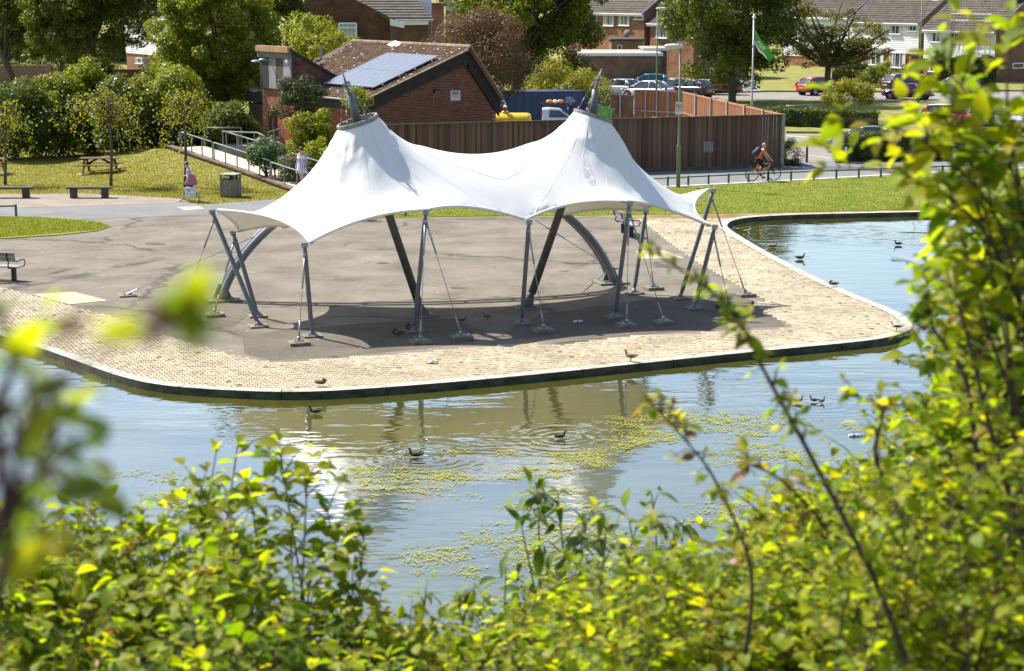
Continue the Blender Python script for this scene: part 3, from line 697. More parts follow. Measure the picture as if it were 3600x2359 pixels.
# hem with its cable
m = MB()
m.tube(outline + outline[:1], .042, 8); obj('edge_hem', m, memb, mo, smooth=True)
for i, c in enumerate(corners):
    k = list(tops.values()); t = min(k, key=lambda q: (q - c).length)
    if (t - c).length < .4:
        m = MB(); m.beam(c + (ctr - c).normalized() * .05, t, .12, .02); m.tube([c + AX * .1, t], .018, 6); m.tube([c - AX * .1, t], .018, 6); obj('corner_clamp', m, mt['galv'], tent)
# welded seams running down from the rings
seam = M('seam_tape', (.74, .735, .71), rough=.6)
def seam_line(a, b, w=.018):
    pts = []
    n = max(6, int((b - a).length / .18))
    for k in range(n + 1):
        q = a.lerp(b, k / n); z = canz(q.x, q.y)
        if z is None: continue
        pts.append(V((q.x, q.y, z + .006)))
    if len(pts) < 3: return
    mb = MB(); t = (b - a); s = V((-t.y, t.x, 0)).normalized() * w / 2; vs = []
    for q in pts: vs += [q - s, q + s]
    mb.add(vs, [(2 * i, 2 * i + 2, 2 * i + 3, 2 * i + 1) for i in range(len(pts) - 1)]); obj('seam', mb, seam, mo)
n14 = len(outline)
for ri, (B, rc, tp, ax) in enumerate(MAST):
    cx = V((hc[ri][0], hc[ri][1], 0))
    for k in range(0, n14, max(1, n14 // 26)):
        q = outline[k]; t = V((q.x, q.y, 0)); other = V((hc[1 - ri][0], hc[1 - ri][1], 0))
        if (t - cx).length > (t - other).length + .3: continue
        d = (t - cx).normalized(); seam_line(cx + d * (RR + .06), t - d * .05)
sm_ = (V((hc[0][0], hc[0][1], 0)) + V((hc[1][0], hc[1][1], 0))) / 2
e_ = corners[3]; seam_line(V((e_.x, e_.y, 0)), sm_ + (V((e_.x, e_.y, 0)) - sm_) * -.1, .03)
for ri in (0, 1):
    c = V((hc[ri][0], hc[ri][1], 0)); d = ((V((e_.x, e_.y, 0)).lerp(sm_, .45)) - c); seam_line(c + d.normalized() * (RR + .05), c + d)
# stays from the arch to the ground
for foot_px, top_px in (((448, 1042), (958, 795)), ((2140, 945), (1872, 770))):
    f = G(*foot_px); fc = foot(f, .5, .05); a, z = on_arch_plane(*top_px); t = FL + apu * a + V((0, 0, z)) - apn * .3; e = (t - fc).normalized()
    m = MB(); m.tube([fc, t], .013, 6); m.tube([fc, fc + e * .35], .05, 6, flat=.5); L_ = (t - fc).length; m.tube([fc + e * L_ * .62, fc + e * L_ * .86], .022, 6); obj('arch_stay', m, mt['galv'], tent)

# grey mould stain on the right peak, lying on the fabric
gst = M('mould_stain', (.52, .52, .46), (.84, .83, .80), rough=.6, scale=5, contrast=(.42, .6)); ST_ = [(2053, 556), (2064, 568), (2074, 592), (2088, 628), (2094, 652), (2080, 650), (2066, 640), (2050, 612)]
def on_can(px, py):
    h = bvh.ray_cast(V((0, 0, CAMZ)), ray(px, py).normalized()); return h[0] + h[1] * (.012 if h[1].z > 0 else -.012)
c_ = (sum(q[0] for q in ST_) / 8, sum(q[1] for q in ST_) / 8); m = MB(); rg_ = [[on_can(c_[0] + (x - c_[0]) * f, c_[1] + (y - c_[1]) * f) for x, y in ST_] for f in (1, .66, .33, .05)]
m.loft(rg_, cap=False); obj('stain', m, gst, mo, smooth=True)
# ------------------------------------------------------------------ brick community building
def pick300(items, n=300):
    """items: (distance, payload) -> (largest n, rest)"""
    items.sort(key=lambda t: t[0]); return items[:n], items[n:]
def brick_face(parent, O, u, n, inside, a0, a1, z0, z1, mat, bw, bh, count=300, vis=None):
    one = MB().box((0, 0, 0), (bw - .016, .05, bh - .017)); me = one.mesh('brick', mat); Rm = Matrix((u, -n, V((0, 0, 1)))).transposed().to_4x4(); R3 = Rm.to_3x3()
    its = []
    for j in range(int((z1 - z0) / bh)):
        for i in range(int((a1 - a0) / bw) + 1):
            a = a0 + (i + (.5 if j % 2 else 0)) * bw; z = z0 + (j + .5) * bh
            if not (inside(a - bw * .45, z) and inside(a + bw * .45, z)): continue
            c = O + u * a; c = V((c.x, c.y, z)) + n * (-.012 + random.uniform(-.003, .003))
            hid = 0 if (vis is None or vis(*seen(c)[:2])) else 1000
            its.append((c.length + hid, c))
    near, rest = pick300(its, count)
    for _, c in near: piece('brick', me, parent, Matrix.Translation(c) @ Rm)
    if rest:
        mb = MB()
        for _, c in rest: mb.box(c, (bw - .016, .05, bh - .017), R3)
        o = obj('brickwork', mb, mat, parent); o['kind'] = 'stuff'
def tile_face(parent, P0, ud, vd, W, Ls, nrm, mat, pitch, gauge, count=300, skip=None, name='roof_tile'):
    """rows of tiles up the slope from eave corner P0; ud along the eave, vd up the slope"""
    one = MB(); w, l = pitch * .97, gauge * 1.25; h = .055
    prof = [(-w / 2, .0), (-w / 4, h), (0, h * .8), (w / 4, .012), (w / 2, .0)]
    one.add([(x, -l / 2, z + .028) for x, z in prof] + [(x, l / 2, z) for x, z in prof] + [(-w / 2, -l / 2, 0), (w / 2, -l / 2, 0)],
            [(i, i + 1, 6 + i, 5 + i) for i in range(4)] + [(10, 11, 4, 3, 2, 1, 0)])
    me = one.mesh(name, mat); Rm = Matrix((ud, vd, nrm)).transposed().to_4x4(); its = []
    for j in range(int(Ls / gauge)):
        for i in range(int(W / pitch)):
            a = (i + .5 + (.0 if j % 2 else .0)) * pitch; b = (j + .5) * gauge
            if skip and skip(a, b): continue
            c = P0 + ud * a + vd * b + nrm * (.01 + random.uniform(-.004, .006)); its.append((c.length, c))
    near, rest = pick300(its, count)
    for _, c in near: piece(name, me, parent, Matrix.Translation(c) @ Rm @ Matrix.Rotation(random.uniform(-.03, .03), 4, 'X'))
    mb = MB()
    for _, c in rest:
        mb.X = Matrix.Translation(c) @ Rm; mb.add(one.v, one.f)
    if rest: o = obj('roof_tiling', mb, mat, parent); o['kind'] = 'stuff'
TH = R(36)
gd = V((math.cos(TH), math.sin(TH), 0)); rd = V((-math.sin(TH), math.cos(TH), 0)); fn = -gd; gn = -rd
brickA = M('shaded_red_brick', (0.10, 0.032, 0.022), (0.17, 0.06, 0.038), rough=.85, scale=3, rand=.3)  # gable and tower side: shade mixed into the brick colour
brickL = M('sunlit_red_brick', (0.27, 0.075, 0.035), (0.36, 0.12, 0.06), rough=.85, scale=3, rand=.3)  # front walls: same brick with sunlight mixed into the colour
mortar = M('mortar', (0.30, 0.21, 0.11), (0.38, 0.28, 0.16), rough=.95, scale=6)
fascia = M('black_fascia_boards', (0.014, 0.012, 0.011), (0.03, 0.026, 0.024), rough=.7, scale=2)
tilem = M('brown_roof_tile', (0.10, 0.055, 0.03), (0.17, 0.10, 0.055), rough=.9, scale=2.2, rand=.3)
lich = M('lichen', (0.5, 0.46, 0.36), (0.62, 0.58, 0.48), rough=.95, scale=8)
E1 = A(1291, 345, 92.3); R1 = A(1655, 168, 96.0); E3 = A(1764, 339, 97.3)
R1 = V((E1.x, E1.y, 0)) + gd * ((R1 - E1).x / gd.x) + V((0, 0, R1.z)); E3 = V((E1.x, E1.y, 0)) + gd * ((E3 - E1).x / gd.x) + V((0, 0, E3.z))
W1, W3 = (R1 - E1).dot(gd), (E3 - E1).dot(gd)
base = V((E1.x, E1.y, 0))
hall = thing('community_building', 'single storey brown brick building with black verge boards and solar panels on its tiled roof', 'building', base + gd * 3 + rd * 3)
LR = (A(1172, 159, 105) - R1).length; LF = LR * .72
# gable wall body, then its bricks
IN = gd * .32; OV = .35
gO = base + rd * OV
ez1, rz, ez3 = E1.z, R1.z, E3.z
def prof_top(a):
    return ez1 + (rz - ez1) * a / W1 if a < W1 else rz + (ez3 - rz) * (a - W1) / (W3 - W1)
gw = MB(); gw.prism([gO + gd * .15, gO + gd * (W3 - .12), gO + gd * (W3 - .12) + V((0, 0, prof_top(W3 - .12) - .1)), gO + gd * W1 + V((0, 0, rz - .12)), gO + gd * .15 + V((0, 0, prof_top(.15) - .1))], rd * .3)
gwall = obj('gable_wall', gw, mortar, hall)
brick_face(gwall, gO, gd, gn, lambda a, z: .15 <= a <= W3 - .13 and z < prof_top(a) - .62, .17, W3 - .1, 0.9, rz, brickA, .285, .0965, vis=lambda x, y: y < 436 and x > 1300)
fw = MB(); f0 = base + gd * .35
fw.prism([f0 + rd * .66, f0 + rd * (LF - .3), f0 + rd * (LF - .3) + V((0, 0, ez1 - .1)), f0 + rd * .66 + V((0, 0, ez1 - .1))], gd * .3)
fwall = obj('front_wall', fw, mortar, hall)
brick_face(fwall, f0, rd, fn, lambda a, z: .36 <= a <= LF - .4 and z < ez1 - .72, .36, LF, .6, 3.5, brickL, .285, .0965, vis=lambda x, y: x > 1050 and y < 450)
m = MB(); m.prism([f0 + rd * .36 - gd * .05 + V((0, 0, ez1 - .72)), f0 + rd * (LF - .3) - gd * .05 + V((0, 0, ez1 - .72)), f0 + rd * (LF - .3) - gd * .05 + V((0, 0, ez1 - .1)), f0 + rd * .36 - gd * .05 + V((0, 0, ez1 - .1))], gd * .04); obj('eave_board', m, M('grey_black_board', (.05, .05, .052), (.09, .09, .09), rough=.6), hall)
# verge boards
def verge_board(a0, a1, drop):
    for k in range(5):
        f0_, f1_ = k / 5, (k + 1) / 5; m = MB()
        p = lambda a, f: gO + gd * a + V((0, 0, prof_top(a) - .06 - drop * f)) - rd * (.18 + .02 * (4 - k))
        m.prism([p(a0, f0_), p(a1, f0_), p(a1, f1_ - .02), p(a0, f1_ - .02)], rd * .16); obj('verge_board', m, fascia, hall)
verge_board(.02, W1, .72); verge_board(W1, W3 - .02, 1.0)
# roof slabs + tiles
sl1 = (R1 - E1); vd1 = (V((R1.x, R1.y, R1.z)) - V((E1.x, E1.y, E1.z))).normalized(); nr1 = rd.cross(vd1) * -1
if nr1.z < 0: nr1 = -nr1
m = MB(); OVp = rd * -.05; e0 = E1 - vd1 * .25
m.prism([e0 + OVp, R1 + OVp, R1 + rd * LR, E1 + rd * LR * .95 + sl1 * .42, e0 + rd * LF], nr1 * -.14); roof = obj('roof', m, M('roof_underlay', (.05, .035, .025)), hall)
def sk(a, b):
    return a > LF + (LR - LF) * max(0, (b - 1) / sl1.length) + .0 * b
tile_face(roof, e0 + OVp, rd, vd1, LR, sl1.length + .25, nr1, tilem, .30, .31, skip=sk)
vd3 = (E3 - R1).normalized(); n3 = rd.cross(vd3); n3 = n3 if n3.z > 0 else -n3
m = MB(); m.prism([R1 + OVp, E3 + OVp + vd3 * .2, E3 + rd * LR + vd3 * .2, R1 + rd * LR], n3 * -.14); obj('back_roof', m, tilem, roof)
m = MB(); n_ = int(LR / .45)
for k in range(n_): m.tube([R1 + OVp + rd * (k * .45) + V((0, 0, .03)), R1 + OVp + rd * (k * .45 + .44) + V((0, 0, .05))], [.13, .12], 8)
obj('ridge_tile', m, M('ridge_tile_buff', (.16, .11, .07), (.26, .2, .13), rough=.9, scale=3, rand=.2), roof)
m = MB()
for k in range(24): m.beam(e0 + OVp - rd * .04 + sl1 * (k / 24), e0 + OVp - rd * .04 + sl1 * ((k + .96) / 24), .1, .05, up=nr1)
for k in range(12): m.beam(R1 + OVp - rd * .04 + (E3 - R1) * (k / 12), R1 + OVp - rd * .04 + (E3 - R1) * ((k + .96) / 12), .1, .05, up=n3)
obj('verge_capping', m, M('verge_capping', (.2, .17, .13), (.36, .32, .26), rough=.9, scale=3), roof)
mb = MB()
for _ in range(260):
    a, b = random.uniform(0, LR), random.uniform(0, sl1.length)
    if sk(a, b): continue
    c = e0 + rd * a + vd1 * b + nr1 * .075; rr = random.uniform(.03, .085); k = 6
    mb.add([c + rd * rr * math.cos(6.28 * q / k) * random.uniform(.6, 1.3) + vd1 * rr * .8 * math.sin(6.28 * q / k) * random.uniform(.6, 1.2) for q in range(k)], [tuple(range(k))])
o = obj('lichen_patches', mb, lich, roof); o['kind'] = 'stuff'
mb = MB(); c = R1 + rd * LR * .58 + V((0, 0, .05)); mb.add([c + rd * x + V((0, 0, z)) + fn * y for x, y, z in ((-.5, .1, .05), (.5, .0, .1), (.6, .3, -.08), (-.2, .5, -.2), (-.6, .3, -.1), (0, .15, .15))], [(0, 1, 5), (1, 2, 5), (2, 3, 5), (3, 4, 5), (4, 0, 5)]); obj('ridge_flashing', mb, mt['white'], roof)
# flue
c = E1 + sl1 * .62 + rd * (LR * .93); m = MB(); m.tube([c, c + V((0, 0, .75))], .07, 10); m.box(c + fn * .25 + V((0, 0, .0)), (.35, .35, .06)); obj('flue_pipe', m, mt['galv'], roof)
# gutter
m = MB(); m.tube([e0 + V((0, 0, -.05)) - gd * .05, e0 + rd * LF + V((0, 0, -.05)) - gd * .05], .055, 8); obj('gutter', m, mt['galv'], roof)
# solar panels: two rows of six, standing just off the roof
pv = bpy.data.materials.new('solar_glass'); pv.use_nodes = True; p = pv.node_tree.nodes['Principled BSDF']; p.inputs['Base Color'].default_value = (.12, .135, .16, 1); p.inputs['Roughness'].default_value = .3; p.inputs['Specular IOR Level'].default_value = 1.0; p.inputs['Coat Weight'].default_value = .4; p.inputs['Coat Roughness'].default_value = .2
pvl = M('solar_cell_line', (.3, .34, .42), rough=.4)
def on_roof(px, py):
    d = ray(px, py); nn = nr1; s = (e0 + nn * .22 - V((0, 0, CAMZ))).dot(nn) / d.dot(nn); return V((0, 0, CAMZ)) + d * s
q00, q10, q11, q01 = on_roof(1130, 296), on_roof(1314, 307), on_roof(1540, 197), on_roof(1345, 193)
ua = V((q10 - q00)).normalized(); ua = rd * -1
SO = q10; Sw = abs((q00 - q10).dot(rd)); Sl = (q11 - q10).dot(vd1)
for j in range(2):
    for i in range(6):
        w_, l_ = Sw / 6, Sl / 2; c0 = SO + rd * (i * w_ + .015) + vd1 * (j * l_ + (.03 if j else 0)); c1 = c0 + rd * (w_ - .03) + vd1 * (l_ - .045)
        cc = (c0 + c1) / 2; R3 = Matrix((rd, vd1, nr1)).transposed(); m = MB(); m.box(cc, (w_ - .03, l_ - .045, .04), R3)
        pnl = obj('solar_panel', m, pv, hall)
        q = MB()
        for k in range(1, 6): q.box(cc + rd * (w_ * (k / 6 - .5)) + nr1 * .0225, (.012, l_ - .06, .003), R3)
        for k in range(1, 10): q.box(cc + vd1 * (l_ * (k / 10 - .5)) + nr1 * .0245, (w_ - .05, .010, .003), R3)
        for s_ in (-1, 1): q.box(cc + rd * s_ * (w_ / 2 - .02), (.03, l_ - .03, .055), R3); q.box(cc + vd1 * s_ * (l_ / 2 - .03), (w_ - .02, .03, .06), R3)
        obj('panel_frame', q, pvl, pnl)
m = MB()
for f in (.12, .38, .62, .88): m.beam(SO - rd * .12 + vd1 * Sl * f - nr1 * .06, SO + rd * (Sw + .1) + vd1 * Sl * f - nr1 * .06, .05, .05, up=nr1)
obj('mounting_rail', m, mt['galv'], hall)
# sign, floodlight, cctv on the gable
def on_gable(px, py, off=.03):
    d = ray(px, py); O_ = gO + gn * off; s = O_.dot(gn) / V((d.x, d.y, 0)).dot(gn); return V((d.x * s, d.y * s, CAMZ + d.z * s))
RG = Matrix((gd, -gn, V((0, 0, 1)))).transposed()
c = on_gable(1601, 336); sign = thing('warning_sign', 'white notice with chequered border reading BE AWARE! on the brick gable', 'sign', c)
w_, h_ = .66, .56
m = MB(); m.box(c, (w_, .02, h_), RG); obj('board', m, M('sign_cream', (.62, .56, .5), rough=.6), sign)
m = MB(); n_ = 22
for k in range(n_):
    for s_ in (-1, 1):
        x = (k + .5) / n_ - .5
        m.box(c + gd * (x * w_ * .96) + V((0, 0, s_ * (h_ / 2 - .025))) + gn * .012 + V((0, 0, .012 * (1 if k % 2 else -1))), (w_ / n_ * .9, .004, .022), RG)
        m.box(c + gd * (s_ * (w_ / 2 - .028)) + V((0, 0, x * h_ * .94)) + gn * .012 + gd * (.012 * (1 if k % 2 else -1)), (.022, .004, h_ / n_ * .9), RG)
obj('chequered_border', m, mt['black'], sign)
m = MB(); m.box(c + V((0, 0, .12)) + gn * .013, (.44, .006, .13), RG); obj('title_strip', m, mt['black'], sign)
m = MB()
for k, ww in enumerate((.42, .40, .36)): m.box(c + V((0, 0, -.02 - .045 * k)) + gn * .013, (ww, .005, .014), RG)
obj('small_print', m, M('print_grey', (.2, .19, .18)), sign)
def text(body, c, size, u, n, mat, parent, name='lettering', align='CENTER'):
    cu = bpy.data.curves.new(name, 'FONT'); cu.body = body; cu.size = size; cu.align_x = align; cu.align_y = 'CENTER'; cu.extrude = .002; cu.resolution_u = 3
    tmp = bpy.data.objects.new('tmp_text', cu); COL.objects.link(tmp)
    bpy.context.view_layer.update(); me = bpy.data.meshes.new_from_object(tmp.evaluated_get(bpy.context.evaluated_depsgraph_get())); bpy.data.objects.remove(tmp)
    me.materials.clear(); me.materials.append(mat); o = bpy.data.objects.new(name, me); link(o, parent)
    up = n.cross(u); o.matrix_basis = Matrix.Translation(c) @ Matrix((u, up, n)).transposed().to_4x4(); return o
text('BE AWARE!', c + V((0, 0, .12)) + gn * .02, .095, gd, gn, mt['white'], sign)
c = on_gable(1535, 319, .1); fl = thing('floodlight', 'small black floodlight with hanging cable on the brick gable', 'light', c)
m = MB(); m.box(c, (.28, .12, .2), RG); m.box(c - gn * .06, (.08, .06, .1), RG); obj('housing', m, mt['black'], fl, bevel=.02)
m = MB(); m.box(c - V((0, 0, .06)) + gn * .062, (.22, .01, .06), RG); obj('lens', m, mt['glass'], fl)
m = MB(); m.tube(smoothline([c - gd * .12 - V((0, 0, .08)) - gn * .05, c - gd * .13 - V((0, 0, .3)) - gn * .07, c - gd * .15 - V((0, 0, .6)) - gn * .075], 4), .012, 6); obj('flex', m, mt['galv'], fl)
c = on_gable(1762, 357, .0); cc = thing('security_camera', 'white dome security camera on a bent arm at the corner of the brick building', 'camera', c)
m = MB(); m.tube(smoothline([c, c + gd * .18 + V((0, 0, .02)), c + gd * .26 - V((0, 0, .06)), c + gd * .27 - V((0, 0, .2))], 5), .025, 8); obj('arm', m, mt['white'], cc, smooth=True)
e = c + gd * .27 - V((0, 0, .2)); m = MB(); m.lathe(e - V((0, 0, .12)), [(.03, .12), (.1, .08), (.11, .02), (.1, 0)], 12); obj('hood', m, mt['white'], cc, smooth=True); m = MB(); m.ell(e - V((0, 0, .13)), (.085, .085, .08)); obj('dome', m, mt['glass'], cc, smooth=True)
# tower block on the left end
K = A(1027, 300, 96.4); K = V((K.x, K.y, 0)); TW = 3.35; TD = 3.1
tower = thing('entrance_tower', 'small brick tower with black boarded upper front and tan capping beside the tiled roof', 'building', K + rd * 1.6 + gd * 1.5)
zt = A(1027, 166, 96.4).z; zb = A(1027, 317, 96.4).z
def zrow(py): return A(1027, py, 96.4).z
m = MB(); m.prism([K + gd * .06, K + rd * TW + gd * .06, K + rd * TW + gd * .06 + V((0, 0, zb)), K + gd * .06 + V((0, 0, zb))], gd * (TD * 1.4)); tw = obj('wall', m, mortar, tower)
doorspots = [(1.35, 2.0), (-1, -1)]
def tin(a, z): return 0 <= a <= TW and not (1.85 < a < 2.65 and z < 2.5)
brick_face(tw, K + gd * .06, rd, fn, tin, 0, TW, .3, zb - .02, brickL, .285, .0965, vis=lambda x, y: y < 505)
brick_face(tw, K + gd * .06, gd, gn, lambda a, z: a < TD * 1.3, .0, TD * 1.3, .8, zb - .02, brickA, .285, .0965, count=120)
m = MB(); m.prism([K + rd * 1.85 + V((0, 0, .2)), K + rd * 2.65 + V((0, 0, .2)), K + rd * 2.65 + V((0, 0, 2.45)), K + rd * 1.85 + V((0, 0, 2.45))], gd * .045); dr = obj('door', m, M('dark_brown_door', (.04, .016, .01), (.06, .025, .016), rough=.5), tower)
m = MB(); m.tube([K + rd * 2.0 + fn * .08 + V((0, 0, 1.2)), K + rd * 2.0 + fn * .08 + V((0, 0, 2.0))], .025, 8); obj('handle', m, mt['galv'], dr)
m = MB(); m.prism([K + V((0, 0, zb)), K + gd * TD + V((0, 0, zb)), K + gd * TD + V((0, 0, zb + .25)), K + V((0, 0, zt - .25))], rd * TW); up = obj('upper_block', m, M('tile_hung_side', (.07, .035, .024), (.12, .06, .04), rough=.85, scale=3), tower)
for k in range(11):                                                    # hung tile courses on the side
    z0 = zb + .02 + k * .21; a1 = TD * (1 - (z0 + .2 - zb - .25) / max(zt - .5 - zb, .1)) if z0 + .2 > zb + .25 else TD
    if a1 < .4: break
    for i in range(int(a1 / .42)):
        mm = MB(); mm.box(K + gd * (.22 + .42 * i + (.2 if k % 2 else 0)) + gn * .02 + V((0, 0, z0 + .1)), (.405, .03, .2), RG @ Matrix.Rotation(.05, 3, 'X')); obj('hung_tile', mm, M('hung_tile', (.06, .03, .022), (.13, .06, .045), rough=.85, scale=2, rand=.35) if 'hung_tile' not in bpy.data.materials else bpy.data.materials['hung_tile'], up)
m = MB(); b0 = K + gd * -.05; m.prism([b0 - gd * .08 + gn * .1 + V((0, 0, zt - .2)), b0 + gd * TD + gn * .1 + V((0, 0, zb + .32)), b0 + gd * TD + gn * .1 + V((0, 0, zb + .46)), b0 - gd * .08 + gn * .1 + V((0, 0, zt - .05))], rd * (TW + .2)); obj('roof', m, fascia, tower)
boards = [(.16, .17, .155), (.34, .34, .33), (.10, .085, .07), (.36, .36, .35)]
RF = Matrix((rd, gd, V((0, 0, 1)))).transposed()
zbm = zrow(207)
bwid = [.95, .8, .8, .8]; a_ = TW
for w_, col in zip([1.0, .78, .78, .79], [(.03, .028, .026), (.24, .235, .22), (.075, .055, .04), (.27, .265, .25)]):
    m = MB(); m.box(K + rd * (a_ - w_ / 2) + fn * .04 + V((0, 0, (zb + zbm) / 2)), (w_ - .02, .06, zbm - zb), RF); obj('front_board', m, M('front_board', col, tuple(q * 1.35 for q in col), rough=.7, scale=5, stretch=(1, 1, .3)), tower); a_ -= w_
m = MB(); m.box(K + rd * TW / 2 + fn * .1 + V((0, 0, (zbm + zrow(188)) / 2)), (TW + .05, .16, zrow(188) - zbm), RF); obj('front_beam', m, M('weathered_beam', (.12, .115, .1), (.2, .19, .17), rough=.8, scale=3, stretch=(.4, .4, 4)), tower)
m = MB(); m.box(K + rd * TW / 2 + fn * .12 + V((0, 0, (zrow(187) + zt) / 2 + .02)), (TW + .12, .3, zt - zrow(187)), RF); obj('tan_capping', m, M('tan_capping', (.30, .16, .07), (.44, .27, .13), rough=.8, scale=1.4, stretch=(3, 3, .4)), tower)
l0 = K + rd * 2.1 + fn * .1 + V((0, 0, zrow(222))); m = MB(); m.tube([l0, l0 + fn * .35 + V((0, 0, .12)), l0 + fn * .6 + rd * .1 + V((0, 0, .08))], [.03, .07, .09], 10); m.ell(l0 + fn * .75 + rd * .15 + V((0, 0, .04)), (.28, .28, .08)); obj('lamp_head', m, mt['galv'], tower, smooth=True)
m = MB(); m.ell(K + rd * .25 + fn * .12 + V((0, 0, zrow(218))), (.1, .1, .12)); obj('bulkhead_light', m, mt['white'], tower, smooth=True)
ann = K + rd * TW + gd * .5
m = MB(); m.prism([ann, ann + rd * 2.4, ann + rd * 2.4 + V((0, 0, 2.6)), ann + V((0, 0, 2.6))], gd * 3); an = obj('annexe_wall', m, M('annexe_brick', (.06, .035, .02), (.11, .06, .035), scale=6), tower)
m = MB(); m.prism([ann - gd * .03 + rd * .35 + V((0, 0, .3)), ann - gd * .03 + rd * 1.15 + V((0, 0, .3)), ann - gd * .03 + rd * 1.15 + V((0, 0, 2.3)), ann - gd * .03 + rd * .35 + V((0, 0, 2.3))], gd * .028); obj('door', m, bpy.data.materials['dark_brown_door'], tower)
m = MB(); m.tube([ann - gd * .1 + rd * .5 + V((0, 0, 1.2)), ann - gd * .1 + rd * .5 + V((0, 0, 2.0))], .025, 8); obj('handle', m, mt['galv'], tower)
m = MB(); c = ann + V((0, 0, 2.68)) - gd * .1; m.prism([c, c + rd * 2.5, c + rd * 2.5 + V((0, 0, .5)), c + V((0, 0, .5))], gd * 3); obj('annexe_fascia', m, fascia, tower)
# ------------------------------------------------------------------ ramp with rails
def zlin(a, b, t): return a.lerp(b, t)
RO = [G(1100, 690, .02), G(1010, 660, .12), G(880, 612, .35), G(745, 566, .62), G(605, 519, .92)]
rdir = (RO[-1] - RO[0]); rperp = V((rdir.y, -rdir.x, 0)).normalized()
if rperp.y < 0: rperp = -rperp
ramp = thing('access_ramp', 'pale concrete access ramp with low brick side walls climbing to the brick building', 'ramp', V((RO[2].x, RO[2].y, 0)))
RW = 1.75
OE = [p - rperp * .27 for p in RO]; lv = []; lf = []
NS = 7
for i, p in enumerate(OE):
    for k in range(NS):
        f = k / (NS - 1); q = p - rperp * (.02 + 5.0 * f) - rdir.normalized() * (.3 * f); lv.append((q.x, q.y, .014 + max(p.z - .06, 0) * (1 - f) ** 1.6))
for i in range(len(OE) - 1):
    for k in range(NS - 1): a = i * NS + k; lf.append((a, a + NS, a + NS + 1, a + 1))
b_ = len(lv); e_ = rdir.normalized()
for k in range(NS):
    f = k / (NS - 1); q = OE[-1] - rperp * (.02 + 5.0 * f) - e_ * (.3 * f) + e_ * 4; lv.append((q.x, q.y, .014 + max(OE[-1].z - .3, 0) * (1 - f) ** 1.6))
for k in range(NS - 1): a = (len(OE) - 1) * NS + k; lf.append((a, b_ + k, b_ + k + 1, a + 1))
m = MB(); m.add(lv, lf); struct('lawn_slope', m, mt['grass'], smooth=True)
m = MB(); rings = [[p + V((0, 0, -p.z)), p, p + rperp * RW, p + rperp * RW + V((0, 0, -p.z))] for p in RO]; m.loft(rings); obj('ramp_slab', m, M('ramp_concrete', (.42, .36, .28), (.54, .48, .38), rough=.95, scale=3, bump=.3), ramp)
def lowwall(pts, top, w, parent, label):
    m = MB()
    m.loft([[p - rperp * w + V((0, 0, -p.z)), p - rperp * w + V((0, 0, top)), p + V((0, 0, top)), p + V((0, 0, -p.z))] for p in pts]); wl = obj('side_wall', m, M('side_wall_brick', (.07, .05, .035), (.14, .10, .07), rough=.9, scale=5, stretch=(1, 1, 5)), parent)
    for a, b in zip(pts, pts[1:]):
        n = max(1, int((b - a).length / .46))
        for k in range(n):
            mm = MB(); mm.beam(a.lerp(b, k / n) - rperp * w / 2 + V((0, 0, top + .04)), a.lerp(b, (k + .96) / n) - rperp * w / 2 + V((0, 0, top + .04)), w + .08, .08); obj('coping_brick', mm, bpy.data.materials.get('coping_brick') or M('coping_brick', (.11, .07, .045), (.19, .125, .085), rough=.9, scale=3, rand=.25), wl)
lowwall(RO, .06, .25, ramp, '')
RI = [p + rperp * (RW + .3) for p in RO]
lowwall(RI[1:4], .5, .25, ramp, '')
def railing(pts, h, label, group=None, post=.03, mid=None, n=None, name='handrail', mat='handrail', posts=None):
    t = thing(name, label, 'railing', V((pts[0].x, pts[0].y, pts[0].z)), 0, group)
    m = MB(); m.tube([p + V((0, 0, h)) for p in pts], post * 1.1, 8); obj('top_rail', m, mt[mat], t, smooth=True)
    if mid: m = MB(); m.tube([p + V((0, 0, mid)) for p in pts], post * .8, 6); obj('mid_rail', m, mt[mat], t, smooth=True)
    tot = sum((b - a).length for a, b in zip(pts, pts[1:])); n = n or max(2, int(tot / 1.2) + 1)
    for k in range(n):
        s = tot * k / (n - 1); q = pts[0]
        for a, b in zip(pts, pts[1:]):
            l = (b - a).length
            if s <= l + 1e-6: q = a.lerp(b, s / l); break
            s -= l
        m = MB(); m.tube([q, q + V((0, 0, h))], post, 8); obj('post', m, mt[mat], t)
    return t
gpR = 'grey tube handrails beside the ramp'
o_ = [p + V((0, 0, .08)) - rperp * .1 for p in RO]
railing([o_[0], o_[1], o_[1].lerp(o_[2], .35)], .85, 'lowest section of grey handrail at the foot of the ramp', gpR, n=4)
railing([o_[1].lerp(o_[2], .38), o_[2], o_[3].lerp(o_[2], .12)], .88, 'middle section of grey handrail along the lawn side of the ramp', gpR, n=6)
railing([o_[3].lerp(o_[2], .08), o_[3], o_[4].lerp(o_[3], .3)], .88, 'upper section of grey handrail half behind a weeping tree', gpR, n=4)
i_ = [p + V((0, 0, .1)) - rperp * .3 for p in RI]
railing([i_[0].lerp(i_[1], .2), i_[1].lerp(i_[2], .8)], .9, 'grey handrail on the flower bed side of the ramp foot', gpR, n=4)
railing([i_[2].lerp(i_[3], .35), i_[3].lerp(i_[4], .45)], .95, 'grey handrail on the building side of the upper ramp', gpR, n=5)
PLT = G(800, 545, 1.0)
pl = [G(1000, 532, .95), G(880, 545, 1.0), G(690, 522, 1.0), G(600, 512, 1.0)]
m = MB(); m.prism([V((p.x, p.y, .0)) for p in (G(1010, 520, .95), G(770, 505, .95), G(720, 482, .95), G(960, 480, .95))], V((0, 0, .93))); obj('landing', m, M('landing_concrete', (.25, .22, .19), (.33, .3, .26), scale=4), ramp)
railing([G(935, 552, .95), G(908, 536, .95), G(785, 531, .95)], .95, 'grey handrail turning back along the upper landing', gpR, n=6)
